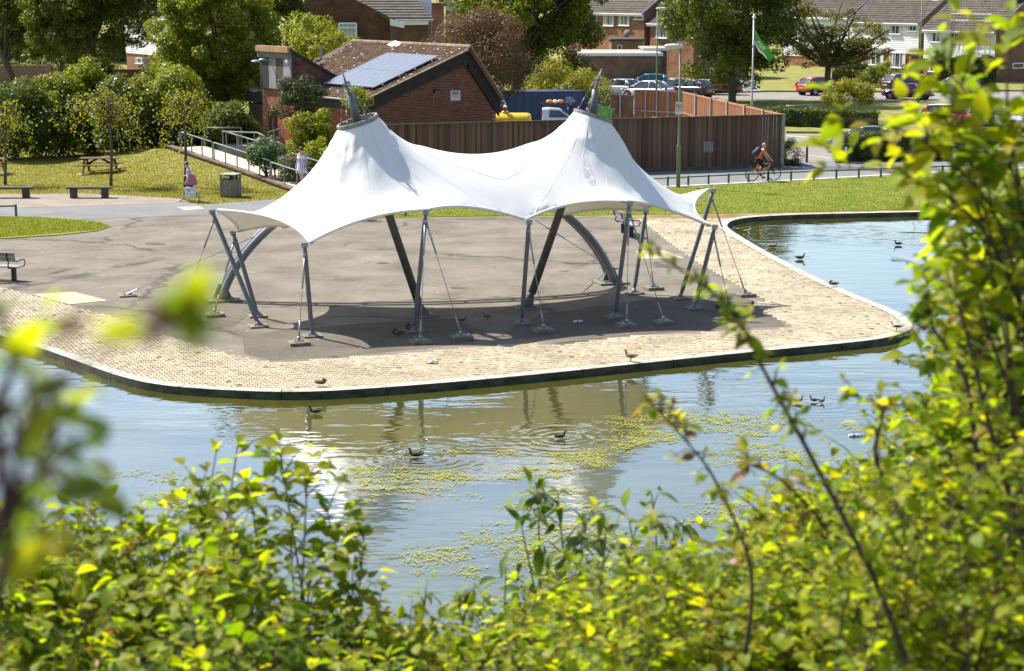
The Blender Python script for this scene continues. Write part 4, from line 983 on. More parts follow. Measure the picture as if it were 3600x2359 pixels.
railing([G(985, 520, .95), G(945, 534, .95)], .95, 'short sloping grey handrail in front of the tower door', gpR, n=3)
railing([G(720, 516, .95), G(850, 516, .95)], .95, 'dark grey hooped rail on the landing under the big leafy tree', gpR, n=3)
# ------------------------------------------------------------------ fences of the compound
fenceb = M('shaded_fence_board', (.085, .045, .026), (.17, .10, .062), rough=.85, scale=2.2, rand=.42, stretch=(3, 3, .25), bump=.3)  # face turned from the sun, its shade put into the colour
fencel = M('sunlit_fence_board', (.26, .105, .045), (.36, .17, .08), rough=.85, scale=2.2, rand=.14, stretch=(3, 3, .25), bump=.3)  # boards facing the sun, sunlight mixed into their colour
FH = 2.62
F0, F1 = G(1290, 439, FH), G(2758, 401, FH); F0.z = F1.z = 0
F2 = G(2400, 321, FH); F2.z = 0
main = thing('timber_fence', 'long dark brown close boarded fence behind the canopy', 'fence', (F0 + F1) / 2)
def boards(t, a, b, pitch, h, mat, n, z0=.06, every=None):
    d = (b - a); L_ = d.length; d.normalize(); me = MB().box((0, 0, h / 2), (pitch * .93, .022, h)).mesh('board', mat); me2 = MB().box((0, 0, h / 2), (pitch * .5, .022, h)).mesh('board', mat)
    Rm = Matrix((d, V((-d.y, d.x, 0)), V((0, 0, 1)))).transposed().to_4x4(); k = 0; x = pitch / 2
    while x < L_ - pitch / 2 and k < 300:
        c = a + d * x + n * (.012 if k % 2 else .034) + V((0, 0, z0 + random.uniform(-.008, .008)))
        piece('board', me, t, Matrix.Translation(c) @ Rm); x += pitch * .8; k += 1
fd = (F1 - F0).normalized(); fnn = V((fd.y, -fd.x, 0))
boards(main, F0, F1, .165, FH - .1, fenceb, fnn)
m = MB(); m.beam(F0 + V((0, 0, FH - .02)), F1 + V((0, 0, FH - .02)), .11, .045); obj('capping_rail', m, M('mossy_capping', (.05, .045, .02), (.11, .1, .05), scale=5), main)
m = MB(); m.beam(F0 + fnn * .05 + V((0, 0, .08)), F1 + fnn * .05 + V((0, 0, .08)), .03, .16); obj('gravel_board', m, M('gravel_board', (.06, .06, .04), (.1, .1, .07), scale=3), main)
for z in (.4, 1.3, 2.2): m = MB(); m.beam(F0 - fnn * .05 + V((0, 0, z)), F1 - fnn * .05 + V((0, 0, z)), .06, .09); obj('rail', m, fenceb, main)
pm = M('whitewash', (.2, .19, .18), (.3, .29, .28), scale=9, stretch=(4, 4, .4))
def on_fence(px, py, off):
    d = ray(px, py); O_ = F0 + fnn * off; s = O_.dot(fnn) / V((d.x, d.y, 0)).dot(fnn); return V((d.x * s, d.y * s, CAMZ + d.z * s))
for k, (x0, x1) in enumerate(((2474, 2481), (2483, 2489), (2491, 2499), (2501, 2507))):
    a, b, c, d = on_fence(x0, 498 + k % 2 * 3, .062), on_fence(x1, 497, .062), on_fence(x1, 536 - k % 2 * 4, .062), on_fence(x0, 535, .062); m = MB(); m.prism([a, b, c, d], fnn * .002); obj('paint_patch', m, pm, main)
for k, px in enumerate((2681, 2691.5, 2701, 2720, 2730)):
    a, b = on_fence(px - 1.6, 408, .07), on_fence(px + 1.6, 408, .07); m = MB(); m.prism([a, b, V((b.x, b.y, 1.0 + .12 * k)), V((a.x, a.y, 1.0 + .12 * k))], fnn * .003); obj('bleached_strip', m, M('bleached_strip', (.22, .19, .16), (.3, .27, .23), scale=6) if k == 0 else bpy.data.materials['bleached_strip'], main)
side = thing('timber_fence', 'sunlit orange timber fence with grey concrete posts running back from the dark fence corner', 'fence', (F1 + F2) / 2)
sd_ = (F2 - F1).normalized(); sn = V((sd_.y, -sd_.x, 0)); sn = sn if sn.x < 0 else -sn
sn_in = V((-sd_.y, sd_.x, 0)); sn_in = sn_in if sn_in.x < 0 else -sn_in
boards(side, F1 + sd_ * .3, F2, .15, FH - .35, fencel, sn_in, .25)
LS = (F2 - F1).length; np_ = 6
for k in range(np_ + 1):
    c = F1 + sd_ * (LS * k / np_); m = MB(); m.box(c + sn_in * .06 + V((0, 0, FH / 2)), (.16, .16, FH + .04), Matrix((sd_, V((-sd_.y, sd_.x, 0)), V((0, 0, 1)))).transposed()); obj('concrete_post', m, M('post_concrete', (.22, .21, .19), (.32, .31, .28), scale=5) if k == 0 else bpy.data.materials['post_concrete'], side)
m = MB(); m.beam(F1 + V((0, 0, FH - .06)), F2 + V((0, 0, FH - .06)), .12, .08); obj('capping_rail', m, fencel, side)
for z in (.5, 1.35): m = MB(); m.beam(F1 + sn_in * .06 + V((0, 0, z)), F2 + sn_in * .06 + V((0, 0, z)), .07, .1); obj('rail', m, fencel, side)
# gate of sunlit orange panels in a galvanised frame
g0, g1 = G(2232, 314, FH), G(2392, 321, FH); g0.z = g1.z = 0; gdv = (g1 - g0).normalized(); gnv = V((gdv.y, -gdv.x, 0))
gate = thing('yard_gate', 'double yard gate of sunlit orange boards in pale metal frame', 'gate', (g0 + g1) / 2)
boards(gate, g0, g1, .15, FH - .15, fencel, gnv * -1, .1)
Lg = (g1 - g0).length
for f in (0, .25, .5, .75, 1): m = MB(); m.beam(g0 + gdv * Lg * f + gnv * .05 + V((0, 0, .1)), g0 + gdv * Lg * f + gnv * .05 + V((0, 0, FH)), .07, .07); obj('frame_upright', m, mt['galv'], gate)
for z in (.15, 1.35, FH - .02): m = MB(); m.beam(g0 + gnv * .051 + V((0, 0, z)), g1 + gnv * .051 + V((0, 0, z)), .066, .07); obj('frame_rail', m, mt['galv'], gate)
m = MB(); m.box(g0 + gdv * Lg * .5 + gnv * .15 + V((0, 0, .8)), (.5, .15, .45), Matrix((gdv, V((-gdv.y, gdv.x, 0)), V((0, 0, 1)))).transposed()); obj('lock_box', m, mt['galv'], gate, bevel=.02)
# brick yard wall left of the gate
b0 = G(2145, 333, 2.3); b0.z = 0; bwl = thing('yard_wall', 'brown brick wall between the blue container and the yard gate', 'wall', (b0 + g0) / 2)
bmat = brickmat('yard_brick', (.16, .08, .045), (.22, .12, .07), (.3, .24, .17), ax=(1, 0))
m = MB(); m.prism([b0, g0 - gdv * .1, g0 - gdv * .1 + V((0, 0, 2.25)), b0 + V((0, 0, 2.35))], V((0, .25, 0))); obj('wall', m, bmat, bwl)
c = b0.lerp(g0, .4); m = MB(); m.beam(c + V((0, -.12, 0)), c + V((0, -.12, 2.6)), .08, .08); obj('steel_post', m, mt['galv'], bwl)
# shipping container, bowser truck, green skip
c0, c1 = A(1745, 318, 113), A(2058, 318, 114.5); c0.z = c1.z = 0; cd = (c1 - c0).normalized(); cn = V((cd.y, -cd.x, 0))
cont = thing('shipping_container', 'dark blue corrugated shipping container behind the fence', 'container', (c0 + c1) / 2)
Lc = (c1 - c0).length; CHT = A(1900, 322, 113.7).z; blue = M('container_blue', (.028, .052, .12), (.042, .072, .155), rough=.5, scale=1.5)
m = MB(); n_ = 44; rg = []
for k in range(n_ + 1):
    x = Lc * k / n_; dep = .04 * (1 if (k % 4) in (0, 1) else 0)
    rg.append(c0 + cd * x - cn * dep)
vs = [p for q in rg for p in (q + V((0, 0, .15)), q + V((0, 0, CHT - .1)))]; m.add(vs, [(2 * i, 2 * i + 2, 2 * i + 3, 2 * i + 1) for i in range(n_)])
m.prism([c0 - cn * .05, c1 - cn * .05, c1 - cn * 2.4, c0 - cn * 2.4], V((0, 0, CHT - .02))); obj('shell', m, blue, cont)
m = MB(); m.beam(c0 + V((0, 0, CHT - .05)), c1 + V((0, 0, CHT - .05)), .1, .12); m.beam(c0 + V((0, 0, .1)), c1 + V((0, 0, .1)), .1, .15); m.beam(c1 + V((0, 0, 0)), c1 + V((0, 0, CHT)), .14, .14); obj('frame', m, blue, cont)
def on_cont(px, py):
    d = ray(px, py); O_ = c0 + cn * .03; s = O_.dot(cn) / V((d.x, d.y, 0)).dot(cn); return V((d.x * s, d.y * s, CAMZ + d.z * s))
for tx, yy in (('MIBU', 345), ('201825', 355), ('22G1', 365)): text(tx, on_cont(1988, yy), .21, cd, cn, mt['white'], cont, align='LEFT')
text('2', on_cont(2016, 355), .2, cd, cn, mt['white'], cont, align='LEFT')
m = MB(); q = on_cont(1998, 380); m.box(q, (.14, .01, .16), Matrix((cd, -cn, V((0, 0, 1)))).transposed()); obj('data_plate', m, mt['white'], cont)
m = MB(); q = on_cont(1999, 398); m.box(q, (.1, .01, .2), Matrix((cd, -cn, V((0, 0, 1)))).transposed()); obj('hazard_label', m, M('label_yellow', (.55, .3, .03)), cont)
skp = thing('tipping_skip', 'bright green tipping skip with a red bar behind the right mast', 'skip', G(2128, 440)); k0 = A(2128, 392, 108); lim = M('lime_green_paint', (.08, .36, .03), (.12, .45, .05), rough=.4)
m = MB(); m.prism([k0 + V((-.5, 0, -.9)), k0 + V((.2, 0, -.9)), k0 + V((.45, 0, .08)), k0 + V((-.7, 0, .45))], V((0, 1.2, 0))); obj('hopper', m, lim, skp, bevel=.02)
m = MB(); m.beam(k0 + V((-.75, -.03, .47)), k0 + V((.5, -.03, .1)), .06, .08); obj('rim', m, lim, skp)
m = MB(); m.tube(smoothline([k0 + V((-.55, -.1, -.6)), k0 + V((-.45, -.1, .5)), k0 + V((-.62, -.1, .72)), k0 + V((-.75, -.1, .6))], 4), .035, 6); obj('red_bar', m, M('red_paint', (.4, .02, .015), rough=.4), skp)
# ------------------------------------------------------------------ cars
tyre_m = M('tyre_rubber', (.012, .012, .012), rough=.8); rim_m = M('alloy_rim', (.38, .39, .4), (.5, .5, .51), rough=.3, metal=.6)
carglass = M('car_glass', (.015, .02, .025), (.06, .075, .085), rough=.05, scale=.8, spec=.9)
lampc = M('headlamp_glass', (.6, .62, .64), rough=.1, spec=.9); lampr = M('tail_lamp', (.3, .01, .01), rough=.15)
plate_y = M('rear_plate', (.62, .45, .03), rough=.4); plate_w = M('front_plate', (.75, .75, .72), rough=.4)
def car(label, loc, heading, colr, kind='hatch', Lh=4.2, Wd=1.78, Ht=1.47, roofc=None, rimc=None, grp='parked cars'):
    h = V((heading[0], heading[1], 0)).normalized(); rz = math.atan2(h.y, h.x)
    t = thing('parked_car', label, 'car', loc, rz, grp, local=True)
    pm = M('car_paint', colr, tuple(min(1, q * 1.12) for q in colr), rough=.28, scale=.6, spec=.6, coat=.8)
    W = Wd / 2; F = Lh / 2
    # stations along the car: x, half width, sill z, belt z, crown z
    if kind == 'hatch': st = [(-F, .72, .42, .72, .80), (-F + .06, .86, .3, .92, .97), (-F + .45, .96, .22, .97, 1.0), (-.4, 1, .19, .93, .97), (.55, 1, .19, .9, .95), (F - 1.0, .98, .2, .88, .97), (F - .35, .9, .22, .74, .82), (F - .08, .76, .28, .62, .67), (F, .62, .36, .54, .58)]
    elif kind == 'suv': st = [(-F, .74, .45, .8, .88), (-F + .06, .88, .34, 1.0, 1.05), (-F + .45, .97, .26, 1.03, 1.06), (-.4, 1, .24, 1.0, 1.04), (.55, 1, .24, .98, 1.04), (F - .9, .98, .25, .97, 1.05), (F - .3, .92, .27, .86, .95), (F - .06, .8, .32, .7, .76), (F, .66, .42, .6, .64)]
    else: st = [(-F, .66, .42, .66, .7), (-F + .1, .82, .3, .84, .88), (-F + .6, .95, .2, .88, .93), (-.4, .98, .17, .82, .86), (.4, .98, .17, .8, .86), (F - 1.1, .98, .18, .78, .86), (F - .4, .9, .2, .66, .74), (F - .08, .74, .26, .52, .56), (F, .58, .34, .46, .5)]
    rings = []
    for x, w, z0, zb, zc in st:
        w *= W; hgt = zb - z0
        half = [(0, z0), (w * .86, z0), (w * .98, z0 + hgt * .25), (w, z0 + hgt * .6), (w * .965, z0 + hgt * .9), (w * .88, zb + (zc - zb) * .3), (w * .5, zb + (zc - zb) * .9), (0, zc)]
        rings.append([V((x, y, z)) for y, z in half] + [V((x, -y, z)) for y, z in half[-2:0:-1]])
    m = MB(); m.loft(rings); body = obj('body', m, pm, t, smooth=True, sub=1)
    # cabin: glass house, roof and pillars
    if kind == 'hatch': cab = [(-F + .12, .78, .95, .98), (-F + .62, .74, .92, Ht - .07), (-F + 1.2, .72, .92, Ht - .01), (-.1, .72, .92, Ht), (.25, .72, .92, Ht - .04), (1.15, .76, .9, .95)]
    elif kind == 'suv': cab = [(-F + .1, .82, 1.02, 1.06), (-F + .42, .78, 1.0, Ht - .06), (-F + 1.0, .76, 1.0, Ht - .01), (.0, .76, 1.0, Ht), (.35, .75, 1.0, Ht - .05), (1.1, .8, .98, 1.03)]
    elif kind == 'saloon': cab = [(-F + .55, .78, .9, .95), (-F + 1.25, .7, .9, Ht - .06), (-.5, .7, .9, Ht), (.1, .7, .9, Ht - .02), (.35, .7, .9, Ht - .06), (1.2, .76, .86, .93)]
    else: cab = [(-1.0, .72, .84, .9), (-.75, .68, .84, Ht - .06), (-.45, .66, .84, Ht), (-.05, .66, .82, Ht - .02), (.1, .68, .82, Ht - .07), (.62, .72, .78, .87)]
    rg = []
    for x, w, zb, zt in cab:
        w *= W; rg.append([V((x, w * 1.06, zb - .04)), V((x, w * (1.04 - .16 * (zt - zb) / .5), zt - .03)), V((x, w * .5, zt + .0)), V((x, 0, zt + .012)), V((x, -w * .5, zt)), V((x, -w * (1.04 - .16 * (zt - zb) / .5), zt - .03)), V((x, -w * 1.06, zb - .04))])
    m = MB(); m.loft(rg); cb = obj('cabin_glass', m, carglass, t, smooth=False)
    rm = pm if roofc is None else M('roof_paint', roofc, rough=.3, coat=.6)
    m = MB(); n = len(rg)
    m.loft([[p + V((0, 0, .016)) for p in r[1:6]] + [p + V((0, 0, -.02)) for p in r[5:0:-1]] for r in rg[1:-1]]); obj('roof', m, rm, t, smooth=True)
    m = MB()
    for s in (1, 5):
        m.tube([rg[0][s] * 1.0, rg[1][s]], .05, 6); m.tube([rg[-2][s], rg[-1][s]], .045, 6); m.tube([r[s] for r in rg[1:-1]], .035, 6)
        k = 2 if n > 5 else 1; b = 0 if s == 1 else 6
        for q in ([1, 3] if kind in ('hatch', 'suv') else [2]):
            m.tube([rg[q][b] * 1.0, rg[q][s]], .045 if q != 1 else .09, 6)
    m.tube([rg[0][0], rg[0][6]], .03, 6); obj('pillar', m, pm, t, smooth=True)
    fx, rx = F - .82, -F + .78; wr = .315 if kind != 'suv' else .335
    tyre = MB(); tyre.lathe((0, 0, 0), [(wr * .62, -.1), (wr * .94, -.1), (wr, -.06), (wr, .06), (wr * .94, .1), (wr * .62, .1)], 22, ax=(0, 1, 0)); tme = tyre.mesh('tyre', tyre_m, True)
    rim = MB(); rim.lathe((0, 0, 0), [(.02, .1), (.06, .1), (.06, .05), (wr * .6, .05), (wr * .68, .1), (wr * .68, -.05)], 22, ax=(0, 1, 0))
    for k in range(5):
        th = 2 * math.pi * k / 5; d = V((math.cos(th), 0, math.sin(th))); rim.beam(d * .04 + V((0, .09, 0)), d * wr * .66 + V((0, .095, 0)), .07, .03, up=V((0, 1, 0)))
    rme = rim.mesh('rim', rim_m)
    for x in (fx, rx):
        for s in (1, -1):
            w = bpy.data.objects.new('wheel', tme); link(w, t); w.location = (x, s * (W - .1), wr); w.rotation_euler = (0, 0, 0 if s > 0 else math.pi)
            r_ = bpy.data.objects.new('rim', rme); link(r_, w)
            a = MB(); a.lathe((x, s * (W - .14), wr + .01), [(wr * 1.17, -.13), (wr * 1.17, .135), (wr * 1.0, .137)], 22, ax=(0, 1, 0)); obj('wheel_arch', a, mt['black'], t)
    bz = .95 if kind != 'coupe' else .72
    for s in (1, -1):
        a = MB(); a.box((F - .22, s * W * .62, .66 if kind != 'suv' else .78), (.3, .34, .15), Matrix.Rotation(-s * .5, 3, 'Z')); obj('headlight', a, lampc, t, bevel=.04)
        a = MB(); a.box((-F + .1, s * W * .72, .84 if kind != 'coupe' else .7), (.14, .26, .24 if kind != 'coupe' else .13), Matrix.Rotation(s * .4, 3, 'Z')); obj('tail_light', a, lampr, t, bevel=.03)
        a = MB(); a.ell((.72 if kind != 'coupe' else .3, s * (W + .07), .98 if kind != 'coupe' else .86), (.07, .11, .075), 8, 5); obj('wing_mirror', a, pm, t, smooth=True)
    a = MB(); a.box((-F - .012, 0, .62 if kind != 'coupe' else .52), (.02, .52, .11)); obj('number_plate', a, plate_y, t)
    a = MB(); a.box((F + .008, 0, .42), (.02, .52, .11)); obj('number_plate', a, plate_w, t)
    a = MB(); a.box((F - .015, 0, .52), (.05, .95, .13)); a.box((-F + .02, 0, .34), (.08, Wd * .72, .1)); obj('grille', a, mt['black'], t, bevel=.02)
    for s in (1, -1):
        a = MB(); a.box((.1, s * (W + .002), .80), (.16, .02, .025)); a.box((-.85, s * (W - .0), .82), (.16, .02, .025)); obj('door_handle', a, pm, t)
        a = MB(); a.box((-.1, s * (W * .955), .24), (Lh * .44, .06, .09)); obj('sill_trim', a, mt['black'], t)
    return t
back = (-.62, .78)
car('red hatchback with silver wheels parked by the kerb beside the sparse tree', G(2888, 333), (.86, .5), (.42, .01, .014), 'hatch', 4.35, 1.82, 1.48)
car('black hatchback on the far kerb behind the maroon roadster', G(3172, 322), (.86, .5), (.012, .012, .014), 'hatch', 3.9, 1.7, 1.5)
car('maroon two seat roadster with hard top on the road', G(3190, 349), (-.88, .42), (.16, .012, .018), 'coupe', 4.0, 1.72, 1.25)
car('pale green hatchback half hidden behind blurred yellow leaves', G(3362, 325), (-.96, .2), (.16, .24, .17), 'hatch', 4.0, 1.7, 1.45)
car('red compact crossover with white roof facing the hedge', G(3352, 452), (.8, -.6), (.42, .012, .02), 'suv', 4.0, 1.75, 1.5, roofc=(.75, .76, .76))
car('silver white hatchback next to the red crossover', G(3500, 455), (.86, -.52), (.62, .64, .66), 'hatch', 4.2, 1.79, 1.48)
car('dark grey car seen as a roof above the clipped hedge', G(3040, 535), (-.97, .1), (.05, .055, .065), 'saloon', 4.4, 1.8, 1.42)
car('grey hatchback with rear window towards the yard gate', G(2178, 340), back, (.2, .23, .27), 'hatch', 4.2, 1.76, 1.45)
car('turquoise hatchback behind the silver saloon', G(2275, 322), (-.98, .12), (.01, .26, .30), 'hatch', 4.1, 1.76, 1.5)
car('silver white saloon just above the yard gate', G(2278, 346), (-.78, .62), (.55, .56, .6), 'saloon', 4.5, 1.8, 1.42)
car('dark blue car behind the nearer green lamp column', G(2368, 338), (-.75, .66), (.035, .045, .07), 'saloon', 4.4, 1.8, 1.42)
car('black car with red tail lights beside the big round tree', G(2425, 343), (-.7, .71), (.012, .012, .014), 'hatch', 4.1, 1.76, 1.45)
car('dark maroon car parked in the shade under the big round tree', G(2520, 333), (-.97, .15), (.11, .012, .02), 'hatch', 4.2, 1.76, 1.46)
# pickup with yellow water bowser and beacon bar
pk = thing('bowser_truck', 'white pickup with yellow water tank and amber beacon bar behind the fence', 'truck', G(1850, 470), 0, local=True)
pc = A(1905, 405, 103.5); P = V((pc.x - pk.location.x, pc.y - pk.location.y, 0)); zk = pc.z
yel = M('bowser_yellow', (.62, .40, .02), (.72, .48, .03), rough=.35)
wht = M('pickup_white', (.7, .72, .74), rough=.3, coat=.6)
m = MB(); r0 = .5; c = V((-1.75, 0, zk - .36)); rings = []
for x in (-1.15, -1.1, -.9, .9, 1.1, 1.15):
    k = r0 * (.7 if abs(x) > 1.12 else .92 if abs(x) > 1 else 1); rings.append([P + c + V((x, k * 1.1 * math.cos(a), k * math.sin(a))) for a in np.linspace(0, 2 * math.pi, 19)[:-1]])
m.loft(rings); obj('water_tank', m, yel, pk, smooth=True)
m = MB(); m.lathe(P + c + V((-.3, 0, .5)), [(.2, 0), (.2, .06), (.14, .1), (.02, .11)], 14); obj('tank_lid', m, yel, pk)
m = MB(); m.tube([P + c + V((-.3, -.1, .55)), P + c + V((-.36, -.1, .78))], [.07, .09], 8); obj('funnel', m, M('funnel_red', (.45, .03, .02)), pk); m = MB(); m.tube([P + c + V((-.37, -.1, .79)), P + c + V((-.42, -.1, .98))], [.1, .15], 8); obj('brush_head', m, mt['wood_brown'], pk)
m = MB(); bx = [(0.0, .62, zk - .9, zk + .38), (.3, .66, zk - .9, zk + .42), (1.0, .64, zk - .9, zk + .36), (1.75, .68, zk - .9, zk - .1), (2.7, .7, zk - .9, zk - .2), (2.9, .6, zk - .85, zk - .4)]
rings = [[P + V((x, w * 1.2, z0)), P + V((x, w * 1.2, min(z1, zk - .1))), P + V((x, w, z1)), P + V((x, -w, z1)), P + V((x, -w * 1.2, min(z1, zk - .1))), P + V((x, -w * 1.2, z0))] for x, w, z0, z1 in bx]
m.loft(rings); obj('cab', m, wht, pk, smooth=False, bevel=.05)
m = MB(); m.prism([P + V((.38, -.79, zk - .06)), P + V((1.5, -.84, zk - .06)), P + V((.98, -.70, zk + .3)), P + V((.42, -.71, zk + .32))], V((0, -.02, 0))); m.prism([P + V((1.1, -.6, zk + .31)), P + V((1.1, .6, zk + .31)), P + V((1.68, .64, zk - .02)), P + V((1.68, -.64, zk - .02))], V((.02, 0, .03))); obj('window', m, carglass, pk)
m = MB(); m.tube(smoothline([P + V((-.05, -.62, zk - .6)), P + V((-.03, -.62, zk + .55)), P + V((.1, -.6, zk + .68)), P + V((1.35, -.6, zk + .66)), P + V((1.5, -.62, zk + .55)), P + V((1.52, -.65, zk - .3))], 4), .04, 8); obj('roll_bar', m, mt['black'], pk, smooth=True)
for k, (x, cm) in enumerate(((.42, 'a'), (.72, 'w'), (1.02, 'a'))):
    m = MB(); m.ell(P + V((x, -.5, zk + .78)), (.22 if cm == 'a' else .13, .2, .12), 12, 6); obj('beacon', m, M('amber_lens', (.7, .22, .02), rough=.2) if cm == 'a' else mt['white'], pk, smooth=True)
m = MB(); m.lathe(P + V((2.0, -.9, zk - 1.0)), [(.2, -.1), (.34, -.1), (.34, .1), (.2, .1)], 18, ax=(0, 1, 0)); m.lathe(P + V((-.9, -.9, zk - 1.0)), [(.2, -.1), (.34, -.1), (.34, .1), (.2, .1)], 18, ax=(0, 1, 0)); obj('wheel', m, tyre_m, pk); m = MB(); m.box(P + V((-1.2, 0, zk - .75)), (2.5, 1.5, .5)); obj('flat_bed', m, wht, pk)
# ------------------------------------------------------------------ houses behind
HA = R(34)
hn = V((-math.cos(HA), -math.sin(HA), 0)); hu = V((math.sin(HA), -math.cos(HA), 0)); hd = -hn
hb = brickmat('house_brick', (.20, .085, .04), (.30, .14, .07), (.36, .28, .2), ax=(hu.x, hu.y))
hbs = brickmat('house_brick_shaded', (.17, .07, .038), (.24, .105, .055), (.3, .23, .17), ax=(hd.x, hd.y))  # gable ends: same brick darkened, shade put into the colour
clad = M('white_cladding', (.68, .68, .69), (.8, .8, .8), rough=.5, scale=1.5)
rtile = M('grey_brown_roof_tile', (.05, .04, .03), (.10, .083, .064), rough=.9, scale=1.6, rand=.12, stretch=(1, 1, 1), bump=.4)
gutm = M('white_upvc', (.74, .75, .76), rough=.35)
leadm = M('blue_grey_flashing', (.10, .13, .17), (.15, .18, .22), rough=.6)
def house(label, px_r, Yr, px_l, row_eave, depth, rise, wins, cl=None, door=None, chim=None, dsp=.0, grp=None, brick=None):
    """wins: list of (x0,y0,x1,y1,panes,open) in the photograph, put onto the front wall plane"""
    br = brick or hb
    C0 = A(px_r, row_eave, Yr); ez = C0.z; C0 = V((C0.x, C0.y, 0))
    def front(px, py, off=0.0):
        d = ray(px, py); O_ = C0 + hn * off; s = O_.dot(hn) / V((d.x, d.y, 0)).dot(hn); return V((d.x * s, d.y * s, CAMZ + d.z * s))
    W = -(front(px_l, row_eave) - C0).dot(hu)
    C1 = C0 - hu * W
    t = thing('terraced_house', label, 'house', (C0 + C1) / 2, 0, grp)
    m = MB(); D2 = depth / 2; rz_ = ez + rise
    m.prism([C0 + hu * 0, C0 + hd * depth, C0 + hd * depth + V((0, 0, ez)), C0 + hd * D2 + V((0, 0, rz_ - .1)), C0 + V((0, 0, ez))], -hu * W, 0)
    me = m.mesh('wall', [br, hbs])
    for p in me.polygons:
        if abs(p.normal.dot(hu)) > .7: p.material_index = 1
    wl = obj('wall', me, None, t)
    # roof
    ov = .35; e0 = C0 + hu * .12 + hn * ov + V((0, 0, ez - ov * rise / D2 + .1)); r0 = C0 + hu * .12 + hd * D2 + V((0, 0, rz_ + .1)); b0 = C0 + hu * .12 + hd * (depth + ov) + V((0, 0, ez - ov * rise / D2 + .1)); WW = W + .24
    m = MB(); nf = hu.cross((r0 - e0).normalized()); nf = nf if nf.z > 0 else -nf; nb = hu.cross((r0 - b0).normalized()); nb = nb if nb.z > 0 else -nb
    m.prism([e0, r0, r0 - hu * WW, e0 - hu * WW], -nf * .12); m.prism([b0, r0 - V((0, 0, .01)), r0 - hu * WW - V((0, 0, .01)), b0 - hu * WW], -nb * .12); rf = obj('roof', m, rtile, t)
    sl = (r0 - e0); n = max(6, int(sl.length / .36))
    for k in range(n):
        a = e0 + sl * (k / n); b = e0 + sl * ((k + 1.12) / n if k < n - 1 else 1); q = MB(); seg = max(4, int(WW / .33)); vs = []
        for i in range(seg + 1):
            x = -hu * (WW * i / seg); jit = random.uniform(-.012, .012)
            vs += [a + x + nf * (.075 + jit), b + x + nf * (.015), a + x + nf * (.005)]
        q.add(vs, [(3 * i, 3 * i + 1, 3 * i + 4, 3 * i + 3) for i in range(seg)] + [(3 * i, 3 * i + 3, 3 * i + 5, 3 * i + 2) for i in range(seg)]); obj('tile_course', q, rtile, rf)
    q = MB()
    for k in range(int(WW / .45)): q.tube([r0 - hu * (.45 * k) + V((0, 0, .02)), r0 - hu * (.45 * k + .44) + V((0, 0, .03))], [.13, .12], 6)
    obj('ridge_tile', q, rtile, rf)
    q = MB(); q.beam(e0 - V((0, 0, .14)) - hn * .02, e0 - hu * WW - V((0, 0, .14)) - hn * .02, .03, .26); q.tube([e0 + hn * .05 - V((0, 0, .06)), e0 - hu * WW + hn * .05 - V((0, 0, .06))], .06, 6); obj('gutter_fascia', q, gutm, t)
    q = MB(); q.beam(e0 + hu * .03 + V((0, 0, -.02)), r0 + hu * .03 + V((0, 0, -.02)), .05, .16); q.beam(e0 - hu * (WW + .03) + V((0, 0, -.02)), r0 - hu * (WW + .03) + V((0, 0, -.02)), .05, .16); obj('barge_board', q, leadm, t)
    if cl:
        z0 = front((px_r + px_l) / 2, cl).z; npl = max(3, int((ez - z0) / .19)); h = (ez - .05 - z0) / npl
        cw = MB(); cw.prism([C0 + hn * .01 + V((0, 0, z0)), C1 + hn * .01 + V((0, 0, z0)), C1 + hn * .01 + V((0, 0, ez - .05)), C0 + hn * .01 + V((0, 0, ez - .05))], hn * .03); cp = obj('cladding', cw, clad, t)
        for k in range(npl):
            m = MB(); z = z0 + h * k; m.prism([C0 + hn * .042 + V((0, 0, z)), C0 + hn * .085 + V((0, 0, z)), C0 + hn * .055 + V((0, 0, z + h * .98)), C0 + hn * .042 + V((0, 0, z + h * .98))], -hu * W); obj('plank', m, clad, cp)
    for (x0, y0, x1, y1, np_, hang) in wins:
        a, b = front(x0, y1, .10), front(x1, y0, .10); up = V((0, 0, 1)); w = (b - a).dot(hu); hgt = b.z - a.z
        a = V((a.x, a.y, a.z)); base_ = a
        Rh = Matrix((hu, hd, up)).transposed()
        m = MB(); cxx = lambda f, g, o=0: base_ + hu * (w * f) + V((0, 0, hgt * g)) + hn * o
        for f in [0, 1] + [k / np_ for k in range(1, np_)]: m.box(cxx(f, .5), (.07, .1, hgt + .07), Rh)
        for g_ in (0, 1): m.box(cxx(.5, g_, .002), (w + .07, .1, .07), Rh)
        if hang: m.box(cxx(.5 / np_, .72, .003), (w / np_, .09, .06), Rh)
        wf = obj('window', m, gutm, t)
        m = MB(); m.box(cxx(.5, .5, -.03), (w, .03, hgt), Rh); obj('pane', m, mt['glass'], wf)
        for f0, f1 in ((.04, .2), (.78, .96)):
            m = MB(); m.box(cxx((f0 + f1) / 2, .5, -.008), (w * (f1 - f0), .008, hgt * .92), Rh); obj('curtain', m, mt['curtain'], wf)
        m = MB(); m.box(cxx(.5, -.05, .06), (w + .2, .2, .06), Rh); obj('sill', m, gutm, wf)
    if door:
        x0, y0, x1, y1 = door; a, b = front(x0, y1, .03), front(x1, y0, .03); w = (b - a).dot(hu)
        m = MB(); m.box((a + b) / 2, (w, .08, b.z - a.z), Matrix((hu, hd, V((0, 0, 1)))).transposed()); obj('door', m, M('house_door', (.035, .015, .012), (.06, .03, .02), rough=.4), t)
